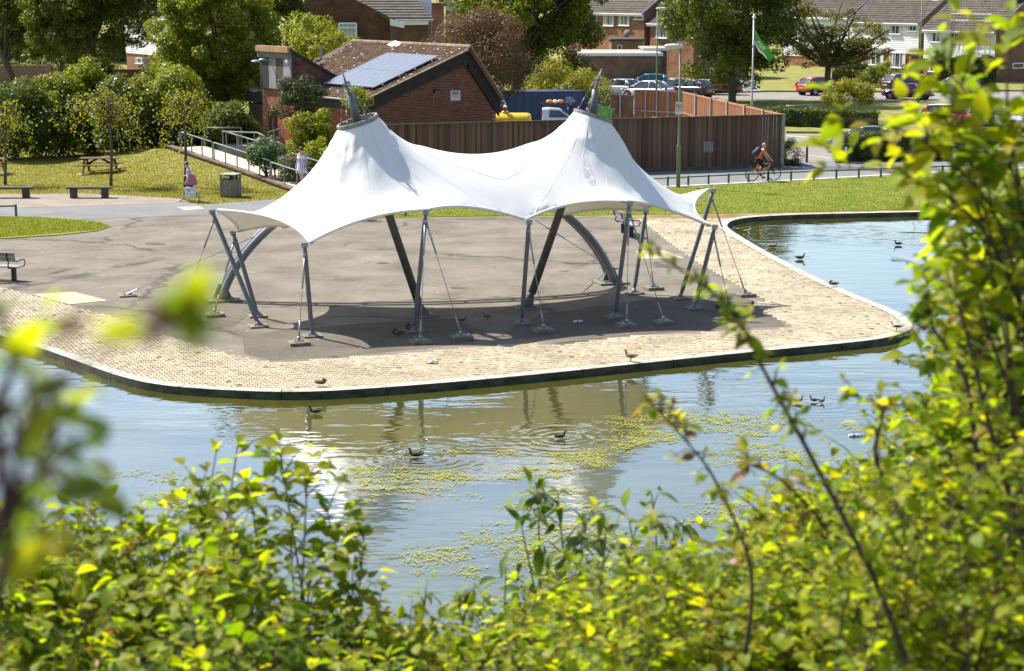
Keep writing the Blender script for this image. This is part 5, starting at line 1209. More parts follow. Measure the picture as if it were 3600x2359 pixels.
    if chim:
        px, py, wd, ht = chim; f = .5; a = (front(px, row_eave, 0) - C0).dot(hu)
        q = r0 + hu * (a + wd * 1.0); m = MB(); Rh = Matrix((hu, hd, V((0, 0, 1)))).transposed(); m.box(q + V((0, 0, ht / 2 - .3)) + hn * .5, (.7, .6, ht), Rh); ch = obj('chimney', m, hb, rf)
        m = MB(); m.box(q + hn * .82 + V((0, 0, -.5)), (.85, .1, .2), Rh); obj('flashing', m, gutm, ch)
    return t, front, C0, C1, ez
g_ = 'white clad terraced houses beyond the road'
house('two storey house with white plank cladding over brick ground floor beyond the red hatchback', 3234, 188, 2990, 78, 7.6, 2.5, [(3063, 83, 3106, 117, 2, 0), (3129, 83, 3168, 118, 2, 0), (3192, 83, 3227, 108, 2, 0), (3054, 187, 3106, 226, 2, 1), (3129, 187, 3183, 235, 3, 0)], cl=184, door=(3203, 188, 3224, 240), chim=(3210, 0, 0, 1.8), grp=g_)
t2, fr2, c20, c21, ez2 = house('white clad house behind scaffolding next to a tall brick side wall', 3503, 172, 3252, 106, 7.6, 2.6, [(3272, 110, 3312, 146, 2, 0), (3335, 112, 3378, 134, 2, 0), (3398, 116, 3440, 148, 2, 0), (3268, 212, 3288, 250, 1, 0)], cl=210, chim=(3470, 0, 0, 1.9), grp=g_)
house('white clad house farther along the terrace behind the sparse tree', 2985, 200, 2760, 60, 7.6, 2.4, [(2870, 180, 2920, 210, 3, 0), (2800, 70, 2840, 95, 2, 0)], cl=200, door=None, grp=g_)
g2 = 'brick terraced houses behind the car park'
house('orange brick house with three white upstairs windows above the garages', 2266, 184, 1990, 43, 7.6, 2.6, [(2085, 50, 2100, 70, 1, 0), (2123, 49, 2157, 89, 3, 0), (2177, 48, 2212, 88, 2, 0), (2232, 48, 2262, 68, 1, 0)], grp=g2)
house('lower brick house between the far lamp column and the round tree', 2440, 178, 2286, 82, 7, 2.2, [(2308, 91, 2346, 132, 3, 0)], grp=g2)
house('house with white planks glimpsed between the two big left trees', 640, 160, 440, 62, 7.6, 2.6, [(545, 75, 580, 110, 2, 0), (480, 205, 500, 222, 1, 0), (566, 205, 588, 243, 2, 0)], cl=193, door=(508, 208, 536, 245), grp=g_)
# small window in the tall brick side wall
def on_side(px, py):
    d = ray(px, py); O_ = c20 + hu * .04; s = O_.dot(hu) / V((d.x, d.y, 0)).dot(hu); return V((d.x * s, d.y * s, CAMZ + d.z * s))
a, b = on_side(3560, 240), on_side(3598, 222); m = MB(); Rs = Matrix((hd, -hu, V((0, 0, 1)))).transposed(); cxx = (a + b) / 2; w = abs((b - a).dot(hd)); h = b.z - a.z
for s_ in (-1, 1): m.box(cxx + hd * (s_ * w / 2), (.1, .1, h + .1), Rs); m.box(cxx + V((0, 0, s_ * h / 2)) + hu * .003, (w + .1, .1, .1), Rs)
wf = obj('window', m, gutm, t2); m = MB(); m.box(cxx - hu * .02, (w, .03, h), Rs); obj('pane', m, mt['glass'], wf)
# flat roofed extensions and garages below the orange brick house
def flat_box(name, label, cat, px0, px1, row_top, Y, depth, zt_add, mat, roofm, fasc=None, grp=None):
    a, b = A(px0, row_top, Y), A(px1, row_top, Y); z = a.z; a.z = b.z = 0
    t = thing(name, label, cat, (a + b) / 2, 0, grp); dv = V((0, depth, 0))
    m = MB(); m.prism([a, b, b + V((0, 0, z)), a + V((0, 0, z))], dv); w = obj('wall', m, mat, t)
    m = MB(); m.prism([a + V((-.15, -.15, z)), b + V((.15, -.15, z)), b + V((.15, -.15, z + .16)), a + V((-.15, -.15, z + .16))], dv + V((0, .3, 0))); obj('flat_roof', m, roofm, t)
    if fasc: m = MB(); m.beam(a + V((-.15, -.17, z + .06)), b + V((.15, -.17, z + .06)), .03, .24); obj('fascia', m, fasc, t)
    return t
gbrick = brickmat('garage_brick', (.17, .085, .05), (.24, .13, .08), (.3, .25, .19), ax=(1, 0))
felt = M('roof_felt', (.28, .25, .21), (.36, .33, .28), rough=.95, scale=2)
flat_box('garage_block', 'long brown brick garage wall with a flat felt roof behind the car park', 'garage', 2040, 2325, 194, 158, 9, 0, gbrick, felt, gutm)
flat_box('rear_extension', 'small dark brick extension with black flat roof and white window under the satellite dish', 'extension', 2150, 2262, 143, 176, 5, 0, gbrick, M('black_felt', (.03, .03, .035), (.06, .06, .06), rough=.8), None)
t = bpy.data.objects['rear_extension']; a, b = A(2171, 178, 175.8), A(2186, 159, 175.8); m = MB(); cxx = (a + b) / 2
for s in (-1, 1): m.box(cxx + V((s * (b.x - a.x) / 2, 0, 0)), (.07, .08, b.z - a.z)); m.box(cxx + V((0, -.003, s * (b.z - a.z) / 2)), (b.x - a.x, .08, .07))
wf = obj('window', m, gutm, t); m = MB(); m.box(cxx, (b.x - a.x, .03, b.z - a.z)); obj('pane', m, mt['glass'], wf)
flat_box('garden_extension', 'low white fasciaed flat roof beside the palm above the garage wall', 'extension', 2266, 2345, 176, 164, 6, 0, gbrick, felt, gutm)
d0 = A(2203, 117, 183.4); ds = thing('satellite_dish', 'grey satellite dish on the orange brick wall', 'dish', d0)
m = MB(); m.lathe(d0, [(.02, .06), (.25, .02), (.38, -.05), (.4, -.06)], 16, ax=(-.5, -.8, .25)); obj('dish', m, M('dish_grey', (.16, .15, .15)), ds, smooth=True)
m = MB(); m.tube([d0, d0 + V((.35, .3, -.05)), d0 + V((.4, .35, -.5))], .03, 6); m.tube([d0 - V((0, 0, .3)), d0 + V((-.35, -.45, -.25))], .02, 6); obj('arm', m, mt['galv'], ds)
tr0 = A(2230, 216, 158.5); tp = thing('trampoline_net', 'dark trampoline safety net above the garage wall', 'trampoline', tr0)
m = MB()
for k in range(7):
    th = math.pi * 2 * k / 7; q = tr0 + V((.85 + 1.0 * math.cos(th), .9 + .9 * math.sin(th), 0)); m.tube([q, q + V((0, 0, .68))], .05, 6)
obj('pole', m, mt['black'], tp); m = MB(); m.lathe(tr0 + V((.85, .9, 0)), [(.95, 0), (.95, .65)], 20); obj('net', m, M('dark_net', (.05, .055, .05), (.08, .085, .075), scale=20), tp)
# big dark brick house behind the community building
bk = brickmat('brown_house_brick', (.075, .034, .02), (.13, .06, .034), (.12, .085, .055), ax=(1, .15))
bk2 = brickmat('brown_house_brick_pale_joint', (.085, .04, .024), (.14, .07, .04), (.28, .21, .14), ax=(1, .15))
p = [A(1070, 190, 148), A(1385, 190, 147), A(1385, 66, 147), A(1235, -8, 147.6), A(1070, -60, 148)]; p[0].z = p[1].z = 0
bh_ = thing('detached_house', 'dark brown brick house with slate grey tile roof behind the community building', 'house', V((p[1].x, p[1].y, 0)))
m = MB(); m.prism(p, V((.0, 8, 0))); wl = obj('gable_wall', m, bk, bh_)
q = [A(1372, 190, 146.2), A(1506, 190, 146.0), A(1506, 80, 146.0), A(1372, 80, 146.2)]; q[0].z = q[1].z = 0
m = MB(); m.prism(q, V((0, 6, 0))); obj('front_wall', m, bk2, bh_)
e0, e1, r1, r0 = A(1372, 64, 145.4), A(1520, 70, 145.2), A(1455, -12, 150), A(1228, -12, 150)
e1.z = e0.z; r1.z = r0.z
m = MB(); m.prism([e0, e1, r1, r0], V((0, .12, -.2))); rf = obj('roof', m, rtile, bh_)
for k in range(8):
    f0, f1 = k / 8, min(1, (k + 1.1) / 8); mm = MB(); a, b, c, d = e0.lerp(r0, f0), e1.lerp(r1, f0), e1.lerp(r1, f1), e0.lerp(r0, f1); up = V((0, -.05, .08))
    mm.add([a + up, b + up, c + up * .2, d + up * .2, a - up * .3, b - up * .3], [(0, 1, 2, 3), (4, 5, 1, 0)]); obj('tile_course', mm, rtile, rf)
m = MB(); m.beam(e0 + V((.4, -.1, -.1)), e1 + V((.1, -.1, -.1)), .12, .1); obj('gutter', m, gutm, rf); m = MB(); a = A(1371, 66, 145.2); m.prism([a, a + V((1.1, 0, -.25)), a + V((1.1, 0, -.72)), a + V((0, 0, -.5))], V((0, .1, 0))); m.beam(a + V((0, .02, -.4)), A(1506, 82, 145.3), .05, .2); obj('fascia', m, gutm, rf)
a, b = A(1192, 132, 146.9), A(1252, 82, 146.9); m = MB(); cxx = (a + b) / 2; w, h = b.x - a.x, b.z - a.z
for s in (-1, 1): m.box(cxx + V((s * w / 2, 0, 0)), (.12, .12, h)); m.box(cxx + V((0, -.003, s * h / 2)), (w, .12, .12))
m.box(cxx + V((0, -.006, h * .2)), (w, .12, .12))
for k in (-.25, .0, .25): m.box(cxx + V((w * k, .01, 0)), (.03, .06, h))
m.box(cxx + V((0, .012, -.2)), (w, .05, .03)); wf = obj('window', m, gutm, bh_); m = MB(); m.box(cxx + V((0, .03, 0)), (w, .03, h)); obj('pane', m, M('pale_green_glass', (.25, .36, .36), (.35, .45, .44), rough=.1, spec=.8), wf)
m = MB(); m.box((A(1484, 0, 151) + A(1484, 26, 151)) / 2, (1.3, .3, .6)); m.box(A(1490, 34, 151), (1.0, .2, .35)); m.box(A(1511, 60, 151), (.28, .25, 2.8)); obj('porch_trim', m, gutm, bh_); m = MB(); m.box(A(1484, 42, 151.1), (.9, .1, .4)); obj('porch_window', m, mt['glass'], bh_)
lb = A(1535, 15, 151); lt = thing('brick_extension', 'narrow sunlit red brick wall at the top edge between dark house and tall trees', 'wall', V((lb.x, lb.y, 0))); lit = brickmat('lit_red_brick', (.28, .09, .05), (.36, .14, .08), (.4, .3, .22), ax=(1, 0))
m = MB(); a, b = A(1515, 15, 151), A(1556, 15, 151.5); m.prism([V((a.x, a.y, 0)), V((b.x, b.y, 0)), b, a], V((0, 3, 0))); obj('wall', m, lit, lt); m = MB(); m.box((a + b) / 2 + V((0, 1.4, .06)), (b.x - a.x + .2, 3.2, .1)); obj('coping', m, mt['concrete'], lt)
m = MB(); a, b = A(1566, 22, 154), A(1610, 22, 154); m.prism([V((a.x, a.y, 0)), V((b.x, b.y, 0)), b + V((0, 0, 2)), a + V((0, 0, 2))], V((0, 3, 0))); obj('render_wall', m, M('yellow_render', (.42, .3, .1), (.5, .37, .15), scale=2), lt)
m = MB(); m.box(A(1588, 30, 153.8), (1.0, .2, .35)); obj('white_band', m, gutm, lt)
# low garden walls on the left and right
def lowgarden(label, x0, x1, row, Y, h, mat, pil=True):
    a, b = A(x0, row, Y), A(x1, row, Y); z = a.z; t = thing('garden_wall', label, 'wall', V(((a.x + b.x) / 2, Y, 0)), 0, 'low brick garden walls')
    m = MB(); m.box(((a.x + b.x) / 2, Y, z / 2), (b.x - a.x, .25, z)); obj('wall', m, mat, t)
    m = MB(); m.box(((a.x + b.x) / 2, Y, z + .04), (b.x - a.x + .1, .32, .08)); obj('coping', m, M('wall_coping', (.2, .11, .07), (.28, .17, .11), scale=4), t)
    if pil:
        for x in (a.x, b.x): m = MB(); m.box((x, Y - .05, (z + .35) / 2), (.4, .4, z + .35)); obj('pier', m, mat, t)
lw = brickmat('garden_brick', (.2, .1, .06), (.28, .15, .09), (.36, .28, .2), ax=(1, 0))
lowgarden('brick garden wall with piers behind the left hedge under the big dark tree', 172, 262, 240, 150, 1, lw)
lowgarden('brown brick boundary wall below the white house on the left', 400, 505, 246, 140, 1, M('brown_wall', (.085, .04, .025), (.13, .065, .04), scale=8), False)
lowgarden('brick wall beside the shade on the far left', -60, 172, 232, 165, 1, M('shaded_wall', (.16, .1, .07), (.22, .14, .1), scale=8), False)
lowgarden('brick gate piers in front of the scaffolded house', 3225, 3262, 268, 158, 1, lw)
lowgarden('dark timber edged bank below the laurel bush', 2925, 3025, 252, 170, 1, M('dark_sleeper', (.04, .032, .025), (.07, .055, .045), scale=4), False)
# scaffolding
sc = thing('scaffolding', 'thin grey scaffold poles with a boarded lift in front of the white house', 'scaffold', fr2(3400, 250, 1.2))
m = MB(); P0 = [V((fr2(x, 100, o).x, fr2(x, 100, o).y, 0)) for o in (1.0, 2.0) for x in (3340, 3376, 3392, 3444, 3484)]
for q in P0: m.tube([q, q + V((0, 0, 7.4))], .035, 6)
for z in (4.55, 5.6, 6.2): m.tube([P0[0] + V((0, 0, z)), P0[4] + V((0, 0, z))], .035, 6); m.tube([P0[5] + V((0, 0, z)), P0[9] + V((0, 0, z))], .035, 6)
obj('pole', m, M('scaffold_tube', (.3, .29, .26), (.4, .39, .36), rough=.5), sc)
for k in range(4): m = MB(); m.tube([P0[5 + k] + V((0, 0, .4)) - hu * .8, P0[5 + k] + V((0, 0, 6.8)) + hu * .8], .035, 6); obj('brace', m, bpy.data.materials['scaffold_tube'], sc)
for k in range(4): m = MB(); o_ = hn * (.1 + .24 * k); m.beam(P0[0] + o_ + V((0, 0, 4.6)), P0[4] + o_ + V((0, 0, 4.6)), .22, .04); obj('scaffold_board', m, M('scaffold_plank', (.36, .28, .17), (.45, .36, .24), scale=2) if k == 0 else bpy.data.materials['scaffold_plank'], sc)
# ------------------------------------------------------------------ trees and shrubs
def leaf_quads(C, Nn, size, aspect=.55, droop=0.0):
    """C centres (n,3), Nn normals (n,3): a bent leaf (two triangles sharing the midrib) each"""
    n = len(C); t = rng.normal(size=(n, 3)); t[:, 2] -= droop; t -= (t * Nn).sum(1, keepdims=True) * Nn; t /= np.linalg.norm(t, axis=1, keepdims=True) + 1e-9
    b = np.cross(Nn, t); s = (size * rng.uniform(.65, 1.3, n))[:, None]; w = s * aspect
    bend = Nn * s * rng.uniform(-.1, .28, n)[:, None]
    v = np.stack([C - t * s * .5, C + b * w * .5 + bend, C + t * s * .5, C - b * w * .5 + bend], 1).reshape(-1, 3)
    f = np.arange(n)[:, None] * 4 + np.array([[0, 1, 2, 3]])
    return v, f
def quads_mesh(name, v, f, mats):
    me = bpy.data.meshes.new(name); n = len(f); k = f.shape[1]
    me.vertices.add(len(v)); me.vertices.foreach_set('co', v.astype(np.float32).ravel()); me.loops.add(n * k); me.loops.foreach_set('vertex_index', f.astype(np.int32).ravel())
    me.polygons.add(n); me.polygons.foreach_set('loop_start', np.arange(n, dtype=np.int32) * k); me.polygons.foreach_set('loop_total', np.full(n, k, np.int32))
    for m in (mats if isinstance(mats, list) else [mats]): me.materials.append(m)
    me.update(calc_edges=True); return me
def clumps_in(center, rad, n, cr, low=-.6, shell=.55):
    out = []
    for i in range(n):
        while True:
            p = rng.normal(size=3); p /= np.linalg.norm(p)
            if p[2] > low: break
        r = shell + (1 - shell) * rng.random() ** .6
        out.append((np.array(center) + p * np.array(rad) * r, cr * rng.uniform(.65, 1.25)))
    return out
def cloud(clumps, n, size, up=.35, flat=.8, out_bias=.75):
    w = np.array([c[1] ** 2 for c in clumps]); w /= w.sum(); k = rng.choice(len(clumps), n, p=w)
    cc = np.array([c[0] for c in clumps])[k]; cr = np.array([c[1] for c in clumps])[k][:, None]
    d = rng.normal(size=(n, 3)); d /= np.linalg.norm(d, axis=1, keepdims=True)
    r = rng.uniform(.45, 1.08, n)[:, None] ** .7
    C = cc + d * cr * r * np.array([1, 1, flat]); Nn = d * out_bias + rng.normal(size=(n, 3)) * .5 + np.array([0, 0, up]); Nn /= np.linalg.norm(Nn, axis=1, keepdims=True)
    return C, Nn
LM = {}
LM['maple'] = leafmat('maple_leaf', [(.045, .065, .010), (.08, .105, .014), (.13, .15, .022)], .4)
LM['green'] = leafmat('fresh_leaf', [(.085, .115, .010), (.15, .18, .016), (.24, .25, .03)], .42, (2.0, 1.9, .6), .38)
LM['mid'] = leafmat('mid_green_leaf', [(.045, .072, .012), (.085, .115, .018), (.15, .175, .03)], .36, None, .38)
LM['lime'] = leafmat('lime_leaf', [(.14, .17, .013), (.2, .225, .018), (.26, .27, .03)], .38)
LM['gold'] = leafmat('golden_leaf', [(.18, .18, .018), (.25, .23, .022), (.15, .17, .018)], .35)
LM['plum'] = leafmat('plum_smoke_leaf', [(.12, .065, .04), (.17, .10, .06), (.08, .05, .03), (.13, .125, .035)], .3, (1.5, 1.1, .8))
LM['olive'] = leafmat('olive_sparse_leaf', [(.06, .062, .012), (.10, .098, .018), (.16, .14, .03)], .45)
LM['pine'] = leafmat('pine_needle', [(.03, .045, .012), (.05, .07, .016), (.08, .095, .025)], .15)
LM['hedge'] = leafmat('clipped_hedge_leaf', [(.045, .075, .012), (.08, .11, .018), (.12, .14, .03)], .25)
LM['juniper'] = leafmat('juniper_leaf', [(.05, .10, .03), (.075, .13, .04), (.10, .15, .05)], .2)
def trunk_mesh(base, top, r, targets, lr=.35):
    m = MB(); base, top = V(base), V(top)
    mid = base.lerp(top, .5) + V((random.uniform(-.15, .15), random.uniform(-.15, .15), 0))
    m.tube(smoothline([base - V((0, 0, .1)), base + V((0, 0, .25)), mid, top], 3), [r * 1.35] + [r * (1.12 - .35 * k / 9) for k in range(1, 10)], 10)
    for tgt in targets:
        a = base.lerp(top, random.uniform(.72, 1.0)); tgt = V(tgt); md = a.lerp(tgt, .5) + V((0, 0, random.uniform(.0, .25) * (tgt - a).length))
        pts = smoothline([a, md, tgt], 3); k = len(pts); m.tube(pts, [r * lr * (1 - .8 * i / (k - 1)) + .008 for i in range(k)], 6)
    return m
def tree(label, base, center, rad, n, size, mat, tr=.25, nc=40, cr=.3, name='broadleaf_tree', cat='tree', grp=None, low=-.55, shell=.55, fork=.5, limbs=14, up=.35, out=None, bark='bark', aspect=.55, flat=.8):
    t = thing(name, label, cat, (base[0], base[1], base[2]), 0, grp); R0 = max(rad)
    cl = clumps_in(center, rad, nc, cr * min(rad[0], rad[2]) if cr < 1 else cr, low, shell); top = (V(center) - V((0, 0, rad[2] * fork)))
    tg = [cl[i][0] for i in rng.choice(len(cl), min(limbs, len(cl)), replace=False)]
    obj('trunk', trunk_mesh(base, top, tr, tg), mt[bark], t, smooth=True)
    C, Nn = cloud(cl, n, size, up, flat); v, f = leaf_quads(C, Nn, size, aspect); obj('crown', quads_mesh('crown', v, f, LM[mat]), None, t); return t
def bush(label, base, clumps, n, size, mat, name='shrub', cat='shrub', grp=None, up=.4, aspect=.6, stems=6, part='foliage', flat=.85):
    t = thing(name, label, cat, base, 0, grp)
    if stems:
        m = MB()
        for i in range(stems):
            c = clumps[rng.integers(len(clumps))][0]; b = V(base) + V((random.uniform(-.3, .3), random.uniform(-.2, .2), 0)); m.tube(smoothline([b, b.lerp(V(c), .5) + V((0, 0, .2)), V(c)], 3), [.05, .045, .04, .035, .028, .02, .015], 5)
        obj('stem', m, mt['bark'], t)
    C, Nn = cloud(clumps, n, size, up, flat); C[:, 2] = np.maximum(C[:, 2], .03); v, f = leaf_quads(C, Nn, size, aspect); obj(part, quads_mesh(part, v, f, LM[mat] if isinstance(mat, str) else mat), None, t); return t
def crown_at(px0, px1, py0, py1, Y, dy=None):
    a, b = A(px0, py0, Y), A(px1, py1, Y); c = (a + b) / 2; rx = (b.x - a.x) / 2; rz_ = (a.z - b.z) / 2
    return (c.x, Y, c.z), (rx, dy or rx, rz_)
def gnd(px, Y): return (A(px, 300, Y).x, Y, 0.0)
# trees, far to near
c, r = crown_at(60, 560, -330, 250, 118); tree('large dark maple with spreading crown filling the upper left', gnd(335, 118), c, r, 64000, .23, 'maple', .42, 170, .2, low=-.8, shell=.35, limbs=22, grp='big trees on the left')
c, r = crown_at(530, 985, -200, 470, 104); tree('broad fresh green tree left of the entrance tower reaching down to the hedge', gnd(870, 104), c, r, 68000, .18, 'green', .3, 240, .16, low=-1, shell=.4, limbs=16, grp='big trees on the left')
c, r = crown_at(-140, 120, -120, 250, 128); tree('dark tree cut off by the left edge', gnd(80, 128), c, r, 13000, .3, 'maple', .26, 44, .28, grp='big trees on the left')
c, r = crown_at(90, 330, 60, 290, 135); tree('small dark street tree with bare trunk behind the left hedge', gnd(213, 135), c, (r[0], r[1], r[2] * .7), 8000, .28, 'mid', .16, 30, .3, grp='big trees on the left')
c, r = crown_at(940, 1100, -120, 110, 165); tree('dark green tree behind the broad fresh green tree', gnd(1010, 165), c, r, 9000, .34, 'mid', .3, 36, .3)
c, r = crown_at(1590, 2120, -330, 330, 128); tree('tall dense green tree in the middle behind the plum bush', gnd(1850, 128), c, r, 64000, .21, 'mid', .38, 190, .18, low=-1, shell=.4, limbs=16)
c, r = crown_at(1640, 2060, -160, 190, 125); tree('sunlit upper tree rising behind the tall dense tree', gnd(1800, 126), c, (r[0], 3.5, r[2]), 12000, .26, 'green', .3, 60, .22)
c, r = crown_at(1480, 1880, 60, 330, 112); bush('rounded plum coloured smoke bush behind the brick building', gnd(1690, 112), clumps_in(c, r, 70, 1.0, -.9), 30000, .13, 'plum', cat='bush', stems=10)
c, r = crown_at(2320, 2830, -330, 330, 143); tree('big round leaf tree behind the flagpole shading parked cars', gnd(2575, 143), c, r, 72000, .22, 'mid', .3, 210, .17, low=-1, shell=.35, limbs=16, grp=None)
FT = 'trees behind the houses'
for i, (px, Y, x0, x1, y0, y1, lab) in enumerate(((60, 190, -150, 300, -260, 190, 'tall dark tree behind the far left garden walls'), (420, 215, 250, 620, -260, 120, 'dark tree rising behind the left white house'), (770, 180, 640, 960, -220, 150, 'dark tree behind the broad fresh green tree on the left'), (1000, 190, 900, 1130, -260, 90, 'dark tree left of the big dark brick house'), (1640, 200, 1540, 1800, -240, 100, 'dark tree at the top edge right of the yellow wall'), (2460, 225, 2300, 2700, -260, 60, 'dark tree behind the lower brick house'), (2900, 235, 2700, 3100, -280, 40, 'dark tree above the white terrace roofs'), (3420, 230, 3230, 3750, -300, 30, 'dark tree above the scaffolded house'))):
    c, r = crown_at(x0, x1, y0, y1, Y); tree(lab, gnd(px, Y), c, (r[0], 3.5, r[2]), 9000, .42, 'maple' if i % 2 else 'mid', .3, 44, .3, low=-.95, limbs=10, grp=FT)
for lab, x0, x1, y0, y1, Y, n in (('long dark belt of trees behind the left gardens', -250, 1000, -260, 235, 222, 40000), ('long dark belt of trees behind the white terrace', 2500, 3900, -300, 70, 260, 34000)):
    cl = []
    for k in range(110): p = A(random.uniform(x0, x1), random.uniform(y0, y1), Y + random.uniform(-4, 4)); cl.append((np.array(p), random.uniform(1.6, 3.2)))
    C, Nn = cloud(cl, n, .5); v, f = leaf_quads(C, Nn, .5); o = obj('tree_belt', quads_mesh('tree_belt', v, f, LM['maple']), None); tag(o, lab, 'trees', kind='stuff')
# sparse open tree with bare limbs showing
t = thing('open_crowned_tree', 'sparse open tree with dark forked limbs beside the red hatchback', 'tree', gnd(2905, 146)); b = V(gnd(2905, 146)); m = MB(); fk = A(2912, 235, 146)
m.tube(smoothline([b, b + V((.05, 0, 1.2)), fk], 4), [.36, .3, .27, .26, .25, .24, .24, .24, .24], 10); cl = []
c, r = crown_at(2760, 3110, -90, 190, 146)
for k in range(26):
    th = random.uniform(-1.25, 1.25); L_ = random.uniform(2.5, 6.2); az = random.uniform(0, 6.28); e = fk + V((math.sin(th) * L_ * .95, math.cos(az) * L_ * .5, math.cos(th) * L_ * .95))
    md = fk.lerp(e, .5) + V((random.uniform(-.3, .3), 0, random.uniform(-.1, .4))); pts = smoothline([fk, md, e], 4); n = len(pts); m.tube(pts, [.16 * (1 - .85 * i / (n - 1)) for i in range(n)], 6)
    for s in range(5):
        f = random.uniform(.35, 1); q = pts[int(f * (n - 1))]; e2 = q + V((random.uniform(-1, 1), random.uniform(-1, 1), random.uniform(-.25, .5))) * random.uniform(.6, 1.5); m.tube([q, q.lerp(e2, .5) + V((0, 0, .1)), e2], [.035, .025, .01], 5); cl.append((np.array(e2), random.uniform(.4, .8)))
for (x, y) in ((3150, 175), (3110, 150), (3080, 190), (3040, 170), (2980, 185), (2790, 160), (2830, 185)):
    e = A(x, y, 145.5); m.tube(smoothline([fk, fk.lerp(e, .5) + V((0, 0, -.2)), e], 4), [.1 * (1 - .09 * i) for i in range(9)], 6)
    for k in range(4): cl.append((np.array(fk.lerp(e, random.uniform(.6, 1.05)) + V((0, random.uniform(-.6, .6), random.uniform(-.2, .2)))), .42))
obj('trunk', m, mt['bark'], t, smooth=True); C, Nn = cloud(cl, 15000, .15, .7, .45); v, f = leaf_quads(C, Nn, .19, .5); obj('crown', quads_mesh('crown', v, f, LM['olive']), None, t)
for x0, x1, y0, Y, lab in ((230, 420, 195, 146, 'dark hedge added as shade between the brick piers and the white house on the left'), (480, 640, 232, 138, 'low dark hedge added as shade below the white house on the left'), (-100, 260, 215, 172, 'dark undergrowth added as shade behind the far left street trees'), (600, 900, 120, 150, 'dark thicket added as shade behind the broad fresh green tree')):  # dark bushes added to stand for shade over the bright far lawn
    c, r = crown_at(x0, x1, y0, y0 + 110, Y); bush(lab, gnd((x0 + x1) / 2, Y), clumps_in(c, (r[0], 1.6, r[2]), 40, .9, -.95, .3), 9000, .26, 'maple', stems=5)
# yellow green shrub and creeper behind the hall
c, r = crown_at(985, 1190, 62, 200, 112); bush('yellow green rounded shrub behind the community building roof', gnd(1090, 112), clumps_in(c, r, 26, .7, -.9), 6000, .16, 'lime', stems=5)
c, r = crown_at(1060, 1300, 125, 215, 108); bush('low golden creeper trailing along the back of the tiled roof', gnd(1170, 108), clumps_in(c, (r[0], 1, r[2]), 26, .42, -.9), 4500, .13, 'gold', stems=4)
c, r = crown_at(1815, 2150, 252, 345, 118); bush('golden green hedge bush on top of the bank behind the container', gnd(1980, 119), clumps_in(c, (r[0], 1.8, r[2] * 1.2), 40, .75, -.9), 9000, .15, 'gold', stems=5)
c, r = crown_at(2030, 2150, 300, 420, 117); bush('lower shoots of golden bush beside the right mast', gnd(2080, 117), clumps_in(c, (r[0], .8, r[2]), 14, .5, -.9), 2500, .14, 'lime', stems=3)
for (x0, x1, y0, Y, mat, lab, n) in ((2925, 3062, 198, 168, 'mid', 'dark laurel bush below the white clad house', 4200), (3075, 3140, 216, 166, 'lime', 'round yellow green bush under the ground floor window', 2200), (3172, 3222, 224, 166, 'hedge', 'clipped round bush near the front door', 1600), (3012, 3090, 240, 164, 'mid', 'low dark shrub left of the round yellow green bush', 1600)):
    c, r = crown_at(x0, x1, y0, y0 + 75, Y); bush(lab, gnd((x0 + x1) / 2, Y), clumps_in(c, (r[0], r[0] * .8, r[2]), 16, .5, -.8), n, .17, mat, stems=4)
# clipped tall hedge by the scaffold, hedges and round topiary
def box_hedge(label, P, w, h, mat, n, size, rz=0.0, round_=0.0, name='hedge'):
    t = thing(name, label, 'hedge', P, 0); d = V((math.cos(rz), math.sin(rz), 0)); q = V((-d.y, d.x, 0)); L_ = w
    m = MB(); m.beam(V(P) + V((0, 0, h * .48)), V(P) + d * L_ + V((0, 0, h * .48)), 1.0, h * .9); obj('dark_core', m, M('hedge_inner', (.012, .018, .006), (.03, .035, .012), scale=9) if 'hedge_inner' not in bpy.data.materials else bpy.data.materials['hedge_inner'], t)  # solid dark box fills the hedge inside its leaf layer
    C = []; NN = []
    for k in range(n):
        u = rng.random() * L_; s = rng.random()
        if s < .48: p = V(P) + d * u + q * (-.55) + V((0, 0, rng.random() * h)); nn = -q
        elif s < .9: p = V(P) + d * u + q * rng.uniform(-.58, .58) + V((0, 0, h)); nn = V((0, 0, 1))
        else: p = V(P) + d * (L_ if rng.random() < .5 else 0) + q * rng.uniform(-.55, .55) + V((0, 0, rng.random() * h)); nn = d
        bump = .09 * math.sin(p.x * 3.1 + p.z * 5) + .06 * math.sin(p.x * 7.7 + p.y * 3); p = p + nn * (bump + rng.normal() * .05); C.append(p); NN.append(nn)
    C = np.array(C); NN = np.array(NN, float) + rng.normal(size=(n, 3)) * .55; NN /= np.linalg.norm(NN, axis=1, keepdims=True); v, f = leaf_quads(C, NN, size, .6); obj('foliage', quads_mesh('foliage', v, f, LM[mat]), None, t); return t
a, b = G(2690, 440), G(3080, 452); box_hedge('low clipped hedge behind the metal barrier with yellow notice', a, (b - a).length, 1.05, 'hedge', 6000, .12, math.atan2((b - a).y, (b - a).x))
a, b = G(2968, 566), G(3330, 560); box_hedge('square clipped hedge beside the black litter bin', a, (b - a).length, 1.3, 'hedge', 9000, .10, math.atan2((b - a).y, (b - a).x))
a, b = G(3330, 520), G(3800, 500); box_hedge('clipped hedge in front of the red crossover', a, (b - a).length, 1.0, 'hedge', 7000, .12, math.atan2((b - a).y, (b - a).x))
a = A(3292, 262, 160); a.z = 0; box_hedge('tall square clipped hedge in front of the scaffolded house', a, 5.0, A(3380, 203, 160).z, 'mid', 6000, .16)
c, r = crown_at(2740, 2812, 494, 610, 93); bush('dark round topiary ball at the end of the brown fence', gnd(2776, 93), clumps_in(c, (r[0] * .95, r[0] * .95, r[2] * .95), 40, .28, -1, .85), 4500, .08, 'hedge', stems=2)
